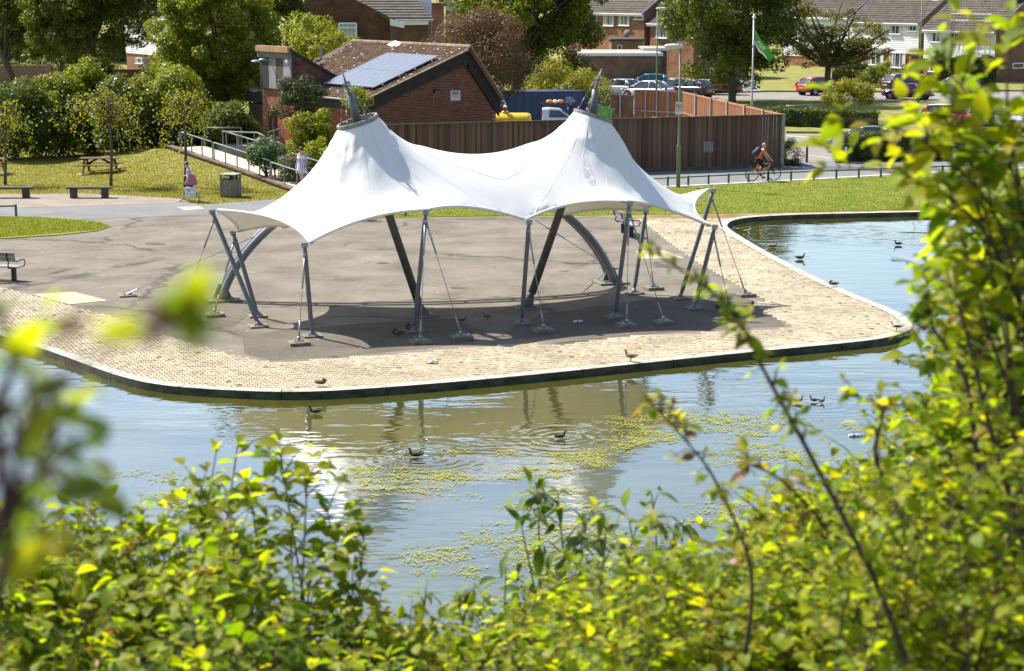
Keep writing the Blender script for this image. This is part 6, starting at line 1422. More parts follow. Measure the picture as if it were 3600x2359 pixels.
t = thing('lollipop_shrub', 'golden domed lollipop tree on a single thin trunk', 'tree', G(2978, 441)); Yl = G(2978, 441).y; b = G(2978, 441); m = MB(); m.tube([b, A(2980, 350, Yl)], [.1, .08], 8); obj('trunk', m, mt['bark'], t, smooth=True)
c, r = crown_at(2903, 3062, 272, 375, Yl); cl = clumps_in((c[0], c[1], c[2] - .3), r, 40, .42, -.35, .75); C, Nn = cloud(cl, 7500, .13, .5); v, f = leaf_quads(C, Nn, .13, .6); obj('crown', quads_mesh('crown', v, f, LM['gold']), None, t)
# shrub belt on the left
BELT = [(-60, 160, 285, 560, 'mid', 'far left laurel in the shrub belt behind the benches'), (90, 330, 268, 555, 'green', 'laurel with sunlit top behind the picnic table'), (250, 365, 208, 545, 'green', 'tallest bright laurel under the large maple'), (330, 520, 285, 545, 'mid', 'shrub with white flowers behind the middle weeping tree'), (450, 640, 262, 540, 'green', 'paler shrub with scattered white flowers below the white house'), (600, 760, 330, 540, 'mid', 'dark shrub behind the right weeping tree'), (720, 880, 380, 525, 'maple', 'dark shrub in deep shade beside the ramp head'), (500, 700, 240, 420, 'lime', 'soft light green bramble at the top of the shrub belt')]
for i, (x0, x1, y0, y1, mat, lab) in enumerate(BELT):
    Y = 96 + (i % 3) * 1.6; c, r = crown_at(x0, x1, y0, y1, Y); belt = bush(lab, gnd((x0 + x1) / 2, Y), clumps_in(c, (r[0], 1.5, r[2]), 70, .62, -.95, .35), 26000, .14, mat, grp='shrub belt along the left lawn', stems=8)
fl_ = MB()
for _ in range(90):
    x, y = random.uniform(60, 660), random.uniform(300, 545); c = A(x, y, 94.4 - .0 * y); rr = random.uniform(.03, .07)
    if c.z < .1: c = G(x, y, .06)
    k = 5; fl_.add([c + V((rr * math.cos(6.28 * q / k), -.03 * math.sin(q), rr * math.sin(6.28 * q / k))) for q in range(k)], [tuple(range(k))])
o = obj('blossom', fl_, M('white_blossom', (.75, .75, .7)), belt); o['kind'] = 'stuff'
# planting beside the ramp
c, r = crown_at(955, 1125, 262, 400, 89); t = thing('pine_tree', 'small bonsai shaped dark pine in front of the entrance tower', 'tree', gnd(1065, 89)); b = V(gnd(1065, 89)); cl = clumps_in((c[0] + .2, c[1], c[2] - .0), (r[0] * .9, 1.1, r[2]), 34, .42, -.7, .4) + [(np.array(A(980, 385, 89)), .5), (np.array(A(1000, 405, 89)), .4), (np.array(A(960, 395, 89)), .3)]
obj('trunk', trunk_mesh(b, A(1060, 400, 89), .13, [q[0] for q in cl[:16]] + [q[0] for q in cl[-3:]], .5), mt['bark'], t, smooth=True); C, Nn = cloud(cl, 9000, .12, .5, .55); v, f = leaf_quads(C, Nn, .15, .22); obj('crown', quads_mesh('crown', v, f, LM['pine']), None, t)
for (x0, x1, y0, y1, Y, mat, lab, n, sz) in ((1000, 1090, 405, 560, 86.5, 'gold', 'yellow variegated shrub beside the brick front wall', 4200, .11), (1055, 1180, 395, 520, 87, 'green', 'broad leaved hydrangea like shrub against the brick wall', 4200, .14), (1080, 1200, 470, 640, 84.5, 'lime', 'light green flowering shrub next to the woman in the striped dress', 5000, .12), (875, 1000, 490, 590, 84.5, 'juniper', 'spreading grey green juniper beside the ramp handrail', 6000, .1), (975, 1080, 545, 620, 83.5, 'mid', 'low bed of mauve flowers behind the inner handrail', 3000, .09), (1225, 1290, 310, 385, 90.5, 'lime', 'climbing light green leaves at the corner of the brick gable', 1400, .12)):
    c, r = crown_at(x0, x1, y0, y1, Y); tb = bush(lab, gnd((x0 + x1) / 2, Y), clumps_in(c, (r[0], min(r[0], 1.0), r[2]), 26, .36, -.9), n, sz, mat, stems=5, grp='shrubs in the ramp flower bed')
    if 'mauve' in lab:
        m = MB()
        for _ in range(110): p = A(random.uniform(985, 1085), random.uniform(545, 600), Y - .8 + random.uniform(0, .5)); m.ell(p, (.035, .035, .035), 5, 3)
        o = obj('flower', m, M('mauve_flower', (.3, .22, .55)), tb); o['kind'] = 'stuff'
# weeping trees
def weeping(px, row, x0, x1, y0, y1, lab, n=26, seed=0):
    b = G(px, row); Y = b.y; t = thing('weeping_tree', lab, 'tree', b, 0, 'young weeping trees on the lawn'); m = MB(); hd_ = A(px - 3, y0 + (y1 - y0) * .28, Y)
    m.tube(smoothline([b, b.lerp(hd_, .5) + V((.04, 0, 0)), hd_], 4), [.085, .075, .068, .065, .062, .06, .055, .05, .045], 8); Cc = []
    xl, xr, zt_, zb_ = A(x0, y0, Y).x, A(x1, y0, Y).x, A(px, y0, Y).z, A(px, y1, Y).z
    for k in range(n):
        az = 2 * math.pi * k / n + random.uniform(-.2, .2); ex = (xr - b.x) if math.cos(az) > 0 else (b.x - xl); L_ = random.uniform(.45, 1.0)
        e = V((b.x + math.cos(az) * ex * L_, Y + math.sin(az) * 2.0 * L_, random.uniform(zb_, hd_.z + .2))); pk_ = hd_.lerp(V((e.x, e.y, 0)), .45); pk_.z = random.uniform(hd_.z + .2, zt_ + .1); st = hd_ - V((0, 0, random.uniform(0, .9)))
        pts = smoothline([st, st.lerp(pk_, .6) + V((0, 0, .25)), pk_, pk_.lerp(e, .55) + V((0, 0, .1)), e], 4); q = len(pts); m.tube(pts, [.026 * (1 - .8 * i / (q - 1)) + .004 for i in range(q)], 5)
        for i in range(15):
            f = random.uniform(.4, 1); p = pts[int(f * (q - 1))]; Cc.append(p + V((random.gauss(0, .16), random.gauss(0, .16), random.gauss(-.08, .16))))
    obj('trunk', m, mt['bark'], t, smooth=True); Cc = np.array(Cc); Cc = np.repeat(Cc, 4, 0) + rng.normal(size=(len(Cc) * 4, 3)) * .11; Nn = rng.normal(size=Cc.shape) + np.array([0, 0, .7]); Nn /= np.linalg.norm(Nn, axis=1, keepdims=True)
    v, f = leaf_quads(Cc, Nn, .115, .5, 1.0); obj('crown', quads_mesh('crown', v, f, LM['olive2']), None, t)
LM['olive2'] = leafmat('weeping_leaf', [(.14, .16, .014), (.21, .215, .02), (.28, .25, .03)], .48)
weeping(390, 654, 150, 560, 328, 545, 'young weeping tree in front of the picnic table', 30); weeping(651, 662, 520, 800, 330, 540, 'young weeping tree beside the walking woman', 28); weeping(18, 650, -130, 115, 365, 620, 'young weeping tree cut off by the left edge', 20)
# mown grass blades standing on the lawns (uncountable)
def grass_on(polys, n, h, mat, name, label, dens=None):
    P = np.array([(p.x, p.y) for p in pxs(polys)]); x0, y0 = P.min(0); x1, y1 = P.max(0); k = int(n * 2.2); x = rng.uniform(x0, x1, k); y = y0 + (y1 - y0) * rng.random(k) ** 1.3; ins = np.zeros(k, bool)
    for i in range(len(P)):
        a, b = P[i], P[(i + 1) % len(P)]
        if a[1] == b[1]: continue
        ins ^= ((a[1] > y) != (b[1] > y)) & (x < (b[0] - a[0]) * (y - a[1]) / (b[1] - a[1]) + a[0])
    x, y = x[ins][:n], y[ins][:n]; k = len(x); th = rng.uniform(0, 6.28, k); w = .03; hh = h * rng.uniform(.5, 1.3, k); dx, dy = np.cos(th) * w, np.sin(th) * w; lean = rng.normal(size=(k, 2)) * h * .5; z0 = np.full(k, .012)
    v = np.stack([np.stack([x - dx, y - dy, z0], 1), np.stack([x + dx, y + dy, z0], 1), np.stack([x + lean[:, 0], y + lean[:, 1], z0 + hh], 1)], 1).reshape(-1, 3); f = np.arange(k)[:, None] * 3 + np.array([[0, 1, 2]])
    o = obj(name, quads_mesh(name, v, f, mat), None); tag(o, label, 'grass', kind='stuff')
gm1 = leafmat('dry_grass_blade', [(.15, .17, .02), (.22, .21, .03), (.3, .25, .08)], .5, (1.5, 1.4, .8)); gm2 = leafmat('lush_grass_blade', [(.13, .18, .016), (.19, .22, .025), (.28, .25, .07)], .5, (1.5, 1.5, .8))
grass_on([(-80, 684), (300, 682), (640, 699), (960, 690), (1000, 665), (760, 590), (560, 525), (-80, 520)], 60000, .03, gm1, 'grass', 'short sun dried lawn grass round the benches and weeping trees')
grass_on([(1240, 772), (1380, 765), (1900, 758), (2280, 754), (2600, 749), (3300, 737), (3300, 612), (2700, 645), (2300, 666), (1800, 698), (1400, 722)], 60000, .032, gm2, 'grass', 'green lawn grass between the plaza and the low green rail')
grass_on([(-60, 764), (150, 767), (355, 786), (385, 798), (340, 812), (0, 838), (-60, 840)], 14000, .06, gm2, 'grass', 'lush grass on the rounded island at the left edge')

# blades on the sloping lawn below the ramp
sl_ = bpy.data.objects['lawn_slope'].data; SV = np.array([v.co for v in sl_.vertices]); SF = np.array([p.vertices[:] for p in sl_.polygons]); k = 34000
qa, qb, qc, qd = (SV[SF[:, i]] for i in range(4)); ar = np.linalg.norm(np.cross(qb - qa, qd - qa), axis=1); fi_ = rng.choice(len(SF), k, p=ar / ar.sum()); u_, v_ = rng.random((2, k, 1))
B_ = (qa[fi_] * (1 - u_) + qb[fi_] * u_) * (1 - v_) + (qd[fi_] * (1 - u_) + qc[fi_] * u_) * v_; th = rng.uniform(0, 6.28, k); w = .025; dx = np.stack([np.cos(th) * w, np.sin(th) * w, np.zeros(k)], 1); tp_ = B_ + np.concatenate([rng.normal(size=(k, 2)) * .015, rng.uniform(.015, .04, (k, 1))], 1)
o = obj('grass', quads_mesh('grass', np.stack([B_ - dx, B_ + dx, tp_], 1).reshape(-1, 3), np.arange(k)[:, None] * 3 + np.array([[0, 1, 2]]), gm1), None); tag(o, 'short lawn grass on the slope below the ramp wall', 'grass', kind='stuff')
# ------------------------------------------------------------------ benches, bins, rails, lamps
def flat_bench(label, px0, px1, row):
    a, b = G(px0, row), G(px1, row); c = (a + b) / 2; t = thing('flat_bench', label, 'bench', c, 0, 'backless benches on the gravel strip'); d = (b - a).normalized(); L_ = (b - a).length
    for k in range(3): m = MB(); m.beam(a - d * .18 + V((0, .16 * (k - 1) + .1, .44)), b + d * .18 + V((0, .16 * (k - 1) + .1, .44)), .145, .075); obj('seat_plank', m, mt['wood_dark'], t, bevel=.01)
    for f in (.0, 1.0): m = MB(); m.box(a.lerp(b, .06 + .86 * f) + V((0, .1, .2)), (.24, .42, .4)); obj('leg', m, mt['wood_dark'], t, bevel=.015)
flat_bench('backless dark bench beside the middle weeping tree', 250, 378, 697); flat_bench('backless dark bench cut off by the left edge', -45, 102, 697)
def back_bench(label, c, rz, col='bench_slat'):
    t = thing('park_bench', label, 'bench', c, rz, 'benches with backrests on the plaza', local=True); sl = M('bench_slat', (.17, .165, .155), (.29, .285, .27), rough=.6, scale=4, stretch=(.3, 3, 3), rand=.15) if 'bench_slat' not in bpy.data.materials else bpy.data.materials['bench_slat']
    for k in range(3): m = MB(); m.box((0, -.18 + .16 * k, .46), (1.75, .14, .04)); obj('seat_slat', m, sl, t, bevel=.008)
    for k in range(2): m = MB(); m.box((0, .30 + .035 * k, .72 + .15 * k), (1.75, .04, .14), Matrix.Rotation(-.2, 3, 'X')); obj('back_slat', m, sl, t, bevel=.008)
    for s in (-.62, .62):
        m = MB(); m.box((s, 0, .22), (.09, .16, .44)); m.box((s, 0, .43), (.06, .5, .03)); obj('leg', m, mt['black'], t)
        m = MB(); m.tube(smoothline([V((s, .2, .44)), V((s, .3, .5)), V((s, .27, .62)), V((s, .345, .72)), V((s, .38, .92))], 4), .022, 6); obj('back_bracket', m, mt['black'], t)
    for s in (-.86, .86): m = MB(); m.tube(smoothline([V((s, -.2, .47)), V((s, -.27, .58)), V((s, -.16, .66)), V((s, .2, .65)), V((s, .32, .7))], 4), .018, 6); obj('armrest', m, mt['black'], t)
    m = MB(); m.box((0, 0, .006), (1.5, .3, .012)); obj('ground_plate', m, mt['concrete'], t)
back_bench('park bench with backrest seen from behind at the left edge of the plaza', G(-12, 985), R(163)); back_bench('park bench with backrest under the right end of the canopy', G(2205, 828), R(100))
t3 = G(1265, 776); back_bench('bench end peeping below the front hem of the canopy', t3 + V((-.5, .3, 0)), R(178))
def picnic(label, px, row, w, part=True):
    c = G(px, row); t = thing('picnic_table', label, 'picnic table', c, 0, 'timber picnic tables on the lawn', local=True); wd = mt['wood_brown']
    for k in range(5): m = MB(); m.box((0, -.3 + .15 * k, .74), (w, .135, .045)); obj('top_plank', m, wd, t, bevel=.006)
    for s in (-1, 1):
        for k in range(2): m = MB(); m.box((0, s * (.62 + .14 * k), .45), (w * 1.06, .125, .045)); obj('seat_plank', m, wd, t, bevel=.006)
        for e in (-1, 1):
            m = MB(); m.beam((e * w * .36, s * .72, 0), (e * w * .36, s * .22, .72), .05, .1, up=V((1, 0, 0))); obj('leg', m, wd, t)
            m = MB(); m.beam((e * w * .34, 0, .45), (e * .1, 0, .71), .05, .08); obj('brace', m, wd, t)
    for e in (-1, 1): m = MB(); m.box((e * w * .36 + .05, 0, .41), (.045, 1.5, .09)); m.box((e * w * .36 + .05, 0, .70), (.045, .72, .08)); obj('cross_bar', m, wd, t)
    m = MB(); m.box((0, 0, .01), (w * 1.1, 1.7, .02)); obj('paved_base', m, mt['slab'], t)
picnic('timber picnic table on the lawn behind the flat bench', 352, 610, 1.85); picnic('timber picnic table cut off by the left edge', -45, 612, 1.85)
bc = G(812, 693); lb = thing('litter_bin', 'square slatted wooden litter bin with yellow notice on the lawn edge', 'bin', bc, R(-14), local=True); s_ = .31
for k in range(5):
    for (sx, sy, rz) in ((0, -s_, 0), (0, s_, 0), (-s_, 0, 1), (s_, 0, 1)):
        m = MB(); o_ = -.22 + .11 * k; m.box((o_ if not rz else sx, sy if not rz else o_, .42), (.1 if not rz else .025, .025 if not rz else .1, .72)); obj('slat', m, mt['wood_grey'], lb)
for sx in (-1, 1):
    for sy in (-1, 1): m = MB(); m.box((sx * s_, sy * s_, .49), (.07, .07, .98)); obj('corner_post', m, mt['wood_grey'], lb)
m = MB(); m.box((0, 0, .99), (.72, .72, .045)); obj('lid', m, M('bin_lid', (.27, .26, .22), (.36, .35, .3), scale=5), lb, bevel=.01)
m = MB(); m.box((-.06, -s_ - .02, .89), (.3, .01, .1)); obj('notice', m, M('notice_yellow', (.5, .42, .16)), lb); m = MB(); m.box((0, 0, .5), (.5, .5, .85)); obj('liner', m, mt['black'], lb)
bb = G(2962, 572); b2 = thing('black_bin', 'tall black round topped litter bin with gold bands by the square hedge', 'bin', bb)
m = MB(); m.lathe(bb, [(.36, 0), (.38, .05), (.38, 1.0), (.4, 1.02), (.4, 1.1), (.36, 1.25), (.2, 1.38), (.02, 1.42)], 20); obj('body', m, M('bin_black', (.01, .012, .011), rough=.35), b2, smooth=True, bevel=.01)
m = MB(); gold = M('gold_band', (.4, .32, .08), rough=.4)
for z in (.3, .98): m.lathe(bb + V((0, 0, z)), [(.383, 0), (.388, .012), (.383, .025)], 20)
obj('gold_band', m, gold, b2); m = MB(); m.box(bb + V((.08, -.385, .72)), (.12, .02, .24)); obj('notice', m, mt['white'], b2)
m = MB(); m.box(bb + V((-.02, -.36, 1.17)), (.4, .12, .13)); obj('slot', m, mt['black'], b2)
# low green rails
def knee_rail(label, pts, spacing, h=.44):
    t = thing('knee_rail', label, 'rail', pts[0], 0, 'low green tube rails'); m = MB(); m.tube([p + V((0, 0, h - .04)) for p in pts], .032, 8); obj('rail', m, mt['green_rail'], t, smooth=True)
    for a, b in zip(pts, pts[1:]):
        n = max(1, round((b - a).length / spacing))
        for k in range(n + 1):
            q = a.lerp(b, k / n); m = MB(); m.lathe(q, [(.05, 0), (.05, h), (.035, h + .02), (.005, h + .025)], 10); obj('post', m, mt['green_rail'], t)
knee_rail('low green tube rail along the path in front of the brown fence', pxs([(2275, 660), (2700, 639), (3250, 617), (3500, 606)]), 1.13); knee_rail('end of a low green rail at the left edge above the grass island', pxs([(-120, 768), (57, 762)]), 2.2, .47); knee_rail('two short green posts glimpsed under the canopy hem', pxs([(1180, 762), (1329, 761), (1426, 760)]), 3, .42)
# lamp columns
def lamp(label, px, row, toprow, side, two=True):
    b = G(px, row); top = A(px, toprow, b.y).z; t = thing('street_lamp', label, 'lamp post', b, 0, 'green lamp columns'); m = MB(); m.lathe(b, [(.09, 0), (.09, 1.75), (.098, 1.78), (.08, 1.9), (.056, 1.96), (.052, 3), (.045, top)], 12); obj('column', m, mt['lamp_green'], t, smooth=True)
    h = b + V((0, 0, top)); m = MB(); rr = [(-.12, .05, .05), (0, .1, .09), (.35, .14, .11), (.62, .12, .09), (.72, .03, .03)]
    m.loft([[h + V((side * x, w * math.cos(a), .12 + hh * math.sin(a))) for a in np.linspace(0, 6.28, 13)[:-1]] for x, w, hh in rr]); obj('lamp_head', m, M('lamp_shell', (.5, .49, .43), (.6, .59, .54), rough=.5, scale=4), t, smooth=True)
    m = MB(); m.ell(h + V((side * .35, 0, .045)), (.28, .11, .06)); obj('lens', m, M('lamp_lens', (.55, .56, .55), rough=.15), t, smooth=True); m = MB(); m.lathe(h + V((side * .1, 0, .2)), [(.04, 0), (.04, .09), (.01, .1)], 8); obj('photocell', m, mt['galv'], t)
    return t, b, top
lt_, lb_, ltop = lamp('near green lamp column carrying a prohibition sign', 2384, 660, 172, -1)
sc_ = A(2385, 380, lb_.y) - V((0, .12, 0)); m = MB(); sg = thing('prohibition_sign', 'white sign with red crossed circle fixed to the near green lamp column', 'sign', sc_)
m.box(sc_, (.27, .015, .54)); obj('plate', m, M('sign_white', (.66, .67, .66), rough=.4), sg); m = MB(); n = 28
rg = [[sc_ + V((r_ * math.cos(6.283 * k / n), -.011 - o_, r_ * math.sin(6.283 * k / n) + .1)) for k in range(n)] for r_, o_ in ((.088, 0), (.088, .004), (.115, .004), (.115, 0))]; m.loft(rg, cap=False); m.beam(sc_ + V((-.065, -.012, .165)), sc_ + V((.065, -.012, .035)), .006, .024, up=V((0, 1, 0))); obj('red_ring', m, M('sign_red', (.4, .02, .02), rough=.4), sg)
m = MB(); m.ell(sc_ + V((0, -.009, .1)), (.05, .004, .025)); m.box(sc_ + V((.035, -.009, .075)), (.012, .004, .05)); m.box(sc_ + V((-.03, -.009, .075)), (.012, .004, .05)); m.ell(sc_ + V((-.055, -.009, .125)), (.022, .004, .02)); obj('pictogram', m, mt['black'], sg)
m = MB()
for k, w in enumerate((.2, .22, .16)): m.box(sc_ + V((0, -.009, -.06 - .05 * k)), (w, .004, .016))
obj('small_print', m, mt['black'], sg)
lamp('farther green lamp column in front of the orange brick house', 2307, 372, 36, 1)
lamp('tall green lamp column at the road cut by the top edge', 3228, 362, -60, 1)
# flag
fb = G(2641, 470); ft = A(2646, 66, fb.y).z; t = thing('flagpole', 'pale metal flagpole with finial behind the orange timber fence', 'flagpole', fb); m = MB(); m.lathe(fb, [(.08, 0), (.08, 2.0), (.06, 2.05), (.05, ft)], 12); obj('pole', m, mt['galv'], t, smooth=True); m = MB(); m.lathe(fb + V((0, 0, ft)), [(.05, 0), (.11, .05), (.11, .1), (.05, .2), (.01, .33)], 12); obj('finial', m, mt['white'], t, smooth=True)
m = MB(); m.lathe(fb + V((0, 0, ft - 1.65)), [(.08, 0), (.08, .09)], 10); obj('collar', m, mt['galv'], t)
fl = thing('flag', 'drooping green flag with white lower edge flying from the flagpole', 'flag', fb + V((0, 0, ft - 1))); gm = M('flag_green', (.07, .34, .02), (.09, .42, .03), rough=.6, scale=1); vs = []; nu, nv = 22, 10
def flag_pt(u, v):
    tl, bl, tip, tb = A(2648, 96, fb.y), A(2649, 152, fb.y), A(2724, 192, fb.y), A(2704, 214, fb.y); a = tl.lerp(tip, u); b = bl.lerp(tb, u); p = a.lerp(b, v); p = p + V((0, .16 * math.sin(u * 9 + v * 2.2) * (.3 + u), -.10 * math.sin(math.pi * u) + .06 * math.sin(u * 11 + v))); return p
m = MB(); vs = [flag_pt(i / nu, j / nv) for i in range(nu + 1) for j in range(nv + 1)]; m.add(vs, [(i * (nv + 1) + j, (i + 1) * (nv + 1) + j, (i + 1) * (nv + 1) + j + 1, i * (nv + 1) + j + 1) for i in range(nu) for j in range(nv)]); me = m.mesh('cloth', [gm, mt['white']], True)
for k, p in enumerate(me.polygons):
    i, j = divmod(k, nv)
    if j >= nv - 2 and i < nu * .8 or (j == 3 and 5 < i < 14) or (j == 5 and 4 < i < 12 and i % 3): p.material_index = 1
o = obj('cloth', me, None, fl); q = o.modifiers.new('thick', 'SOLIDIFY'); q.thickness = .004
# metal barrier with a yellow notice
g0, g1 = G(2762, 445), G(2850, 441); t = thing('metal_barrier', 'galvanised height barrier gate with yellow notice beside the clipped hedge', 'barrier', g0); m = MB()
for z in (1.3, .85, .5): m.tube([g0 + V((0, 0, z)), g1 + V((0, 0, z))], .045, 8)
obj('rail', m, mt['galv'], t, smooth=True); m = MB(); m.tube([g1, g1 + V((0, 0, 1.4))], .07, 8); m.tube([g0 + V((.15, 0, .5)), g0 + V((.15, 0, 1.3))], .035, 6); obj('post', m, mt['galv'], t)
q = g0.lerp(g1, .25) + V((0, -.08, 1.02)); m = MB(); m.box(q, (.36, .015, .3)); pn = obj('notice', m, M('notice_bright_yellow', (.66, .52, .02), rough=.5), t); m = MB()
for k in range(3): m.box(q + V((0, -.01, .07 - .07 * k)), (.28, .004, .03))
obj('small_print', m, M('notice_ink', (.25, .2, .05)), pn)
for px, row, lab in ((2836, 572, 'thin dark bollard between the brown fence and the black bin'), (3213, 345, 'dark sign post beside the tall lamp column')):
    b = G(px, row); h = .95 if px < 3000 else 2.6; t = thing('bollard' if px < 3000 else 'sign_post', lab, 'post', b); m = MB(); m.lathe(b, [(.06, 0), (.06, h), (.02, h + .03)], 8); obj('shaft', m, mt['wood_dark'] if px < 3000 else mt['steel_dark'], t)
    if px > 3000: m = MB(); m.box(b + V((0, -.05, h - .3)), (.3, .03, .5)); obj('plate', m, mt['steel_dark'], t)
# ------------------------------------------------------------------ people
skm = M('skin', (.52, .30, .21), (.58, .35, .25), rough=.5, scale=8)
def person(label, loc, rz, pose, shirt, legs, hairc, scale=1.0):
    return thing('person', label, 'person', loc, rz, None, local=True)
def figure(t, J, lower='trousers', shirtm=None, legm=None, hairm=None, shoem=None, sleeve=0.45, hair_long=False, bare_shoulder=False, skirt=None, thigh_skin=False):
    """J: joints by name; x is forward, y is left"""
    N_ = ['pelvis', 'waist', 'chest', 'neck', 'headb', 'head', 'shL', 'elL', 'wrL', 'shR', 'elR', 'wrR', 'hipL', 'knL', 'anL', 'toL', 'hipR', 'knR', 'anR', 'toR']
    rad = dict(pelvis=(.12, .14), waist=(.105, .125), chest=(.12, .15), neck=.052, headb=.085, head=.088, shL=.062, shR=.062, elL=.042, elR=.042, wrL=.03, wrR=.03, hipL=.095, hipR=.095, knL=.06, knR=.06, anL=.042, anR=.042, toL=.035, toR=.035)
    E = [('pelvis', 'waist'), ('waist', 'chest'), ('chest', 'neck'), ('neck', 'headb'), ('headb', 'head'), ('chest', 'shL'), ('shL', 'elL'), ('elL', 'wrL'), ('chest', 'shR'), ('shR', 'elR'), ('elR', 'wrR'), ('pelvis', 'hipL'), ('hipL', 'knL'), ('knL', 'anL'), ('anL', 'toL'), ('pelvis', 'hipR'), ('hipR', 'knR'), ('knR', 'anR'), ('anR', 'toR')]
    vs = [V(J[n]) for n in N_]; ed = [(N_.index(a), N_.index(b)) for a, b in E]; rd_ = [rad[n] for n in N_]
    for s in 'LR':                                        # hand: palm and five fingers
        w = V(J['wr' + s]); d = (w - V(J['el' + s])).normalized(); sd_ = d.orthogonal().normalized(); k0 = len(vs); vs.append(w + d * .075); rd_.append((.034, .02)); ed.append((N_.index('wr' + s), k0))
        for f in range(4): vs.append(w + d * (.145 - .012 * abs(f - 1)) + sd_ * (.016 * (f - 1.5)) + V((.012, 0, -.012))); rd_.append(.0095); ed.append((k0, len(vs) - 1))
        vs.append(w + d * .085 + sd_ * -.05); rd_.append(.011); ed.append((k0, len(vs) - 1))
    body = skin('body', vs, ed, rd_, skm, t, 2)
    h = V(J['head']); m = MB(); f = V(J.get('face', (1, 0, 0))).normalized(); side = V((-f.y, f.x, 0))
    m.ell(h + V((0, 0, .045)) - f * .022, (.098, .098, .10), 12, 8)
    if hair_long: m.ell(h - f * .085 + V((0, 0, -.05)), (.06, .085, .11), 10, 6)
    obj('hair', m, hairm, t, smooth=True)
    m = MB(); m.ell(h + f * .088 + V((0, 0, -.005)), (.022, .016, .022), 6, 5); obj('nose', m, skm, t, smooth=True)
    m = MB()
    for s in (-1, 1): m.ell(h + f * .082 + side * s * .032 + V((0, 0, .022)), (.011, .011, .008), 6, 4)
    obj('eye', m, mt['black'], t); m = MB(); m.ell(h + f * .084 + V((0, 0, -.045)), (.008, .022, .007), 6, 4); obj('mouth', m, M('lips', (.4, .12, .1)), t)
    for s in (-1, 1): m = MB(); m.ell(h + side * s * .09 + V((0, 0, .0)), (.02, .012, .03), 6, 4); obj('ear', m, skm, t)
    if shirtm:
        sl, sr = V(J['shL']), V(J['shR']); p = [J['pelvis'], J['waist'], J['chest'], V(J['chest']).lerp(V(J['neck']), .55), sl, sl.lerp(V(J['elL']), sleeve), sr, sr.lerp(V(J['elR']), sleeve)]
        p[0] = V(p[0]).lerp(V(J['waist']), -.15)
        skin('shirt', p, [(0, 1), (1, 2), (2, 3), (2, 4), (4, 5), (2, 6), (6, 7)], [(.145, .165), (.13, .15), (.142, .172), .075, .08, .068, .08, .068], shirtm, t, 2)
    if legm:
        for s in 'LR':
            k = 1.0 if lower == 'trousers' else .0; hp, kn, an = V(J['hip' + s]), V(J['kn' + s]), V(J['an' + s])
            if lower == 'trousers': q = [V(J['pelvis']), hp, kn, kn.lerp(an, .62)]; r_ = [.14, .108, .075, .058]
            else: q = [V(J['pelvis']), hp, hp.lerp(kn, .5), hp.lerp(kn, .95)]; r_ = [.145, .115, .1, .088]
            skin('trouser_leg' if lower == 'trousers' else 'short_leg', q, [(0, 1), (1, 2), (2, 3)], r_, legm, t, 2)
    if shoem:
        for s in 'LR':
            an, to = V(J['an' + s]), V(J['to' + s]); d = (to - an).normalized(); skin('shoe', [an - d * .045 - V((0, 0, .035)), an.lerp(to, .5) - V((0, 0, .02)), to - V((0, 0, .0)) + d * .03], [(0, 1), (1, 2)], [.042, .045, .038], shoem, t, 1)
# woman walking left with bags (profile; x axis turned to the left of the picture)
w0 = G(672, 709); t = thing('person', 'woman in a white top and jeans walking left with pink and printed bags', 'person', w0, math.pi, None, local=True)
J = dict(pelvis=(0, 0, .90), waist=(.02, 0, 1.05), chest=(.05, 0, 1.26), neck=(.09, 0, 1.42), headb=(.13, 0, 1.48), head=(.16, 0, 1.545), shL=(.06, .17, 1.34), elL=(.04, .22, 1.08), wrL=(.13, .22, .88), shR=(.05, -.17, 1.34), elR=(.02, -.22, 1.08), wrR=(.22, -.16, 1.08), hipL=(.0, .09, .86), knL=(.18, .09, .48), anL=(.36, .09, .10), toL=(.52, .09, .05), hipR=(-.0, -.09, .86), knR=(-.02, -.09, .46), anR=(-.36, -.09, .14), toR=(-.24, -.09, .045), face=(1, 0, -.35))
figure(t, J, 'trousers', M('white_top', (.72, .72, .74), (.8, .8, .81), rough=.8), M('blue_jeans', (.02, .04, .08), (.035, .06, .11), rough=.9, scale=10), M('auburn_hair', (.14, .06, .025), (.2, .1, .04), rough=.6, scale=20), mt['white'], sleeve=.3)
bg = thing('shoulder_bag', 'pink cloth shoulder bag hanging behind the walking woman', 'bag', w0, math.pi, None, local=True); m = MB(); m.loft([[V((-.12 + x * w_, .23 + y * .07, z)) for x, y in ((-1, -1), (1, -1), (1, 1), (-1, 1))] for z, w_ in ((.72, .17), (.8, .2), (1.0, .15), (1.15, .08))]); obj('pouch', m, M('pink_cloth', (.36, .09, .16), (.44, .13, .2), rough=.85), bg, bevel=.02); m = MB(); m.tube(smoothline([V((-.1, .23, 1.13)), V((.0, .22, 1.38)), V((.06, .19, 1.43)), V((.06, .12, 1.3))], 4), .015, 6); obj('strap', m, bpy.data.materials['pink_cloth'], bg)
bg = thing('carrier_bag', 'pale blue printed carrier bag held by the walking woman', 'bag', w0, math.pi, None, local=True); m = MB(); m.loft([[V((-.02 + x * w_, .26 + y * .09, z)) for x, y in ((-1, -1), (1, -1), (1, 1), (-1, 1))] for z, w_ in ((.24, .2), (.3, .22), (.6, .2), (.64, .18))]); obj('sack', m, M('pale_blue_bag', (.5, .64, .72), (.6, .72, .78), rough=.5), bg, bevel=.015)
m = MB()
for _ in range(9): m.ell((random.uniform(-.17, .13), .355, random.uniform(.32, .58)), (.04, .008, .035), 8, 4)
obj('printed_spot', m, M('bag_orange', (.55, .33, .08)), bg); m = MB(); m.tube(smoothline([V((-.15, .26, .63)), V((.02, .24, .84)), V((.14, .23, .86)), V((.14, .26, .63))], 4), .012, 6); obj('handle', m, M('bag_brown', (.12, .06, .03)), bg)
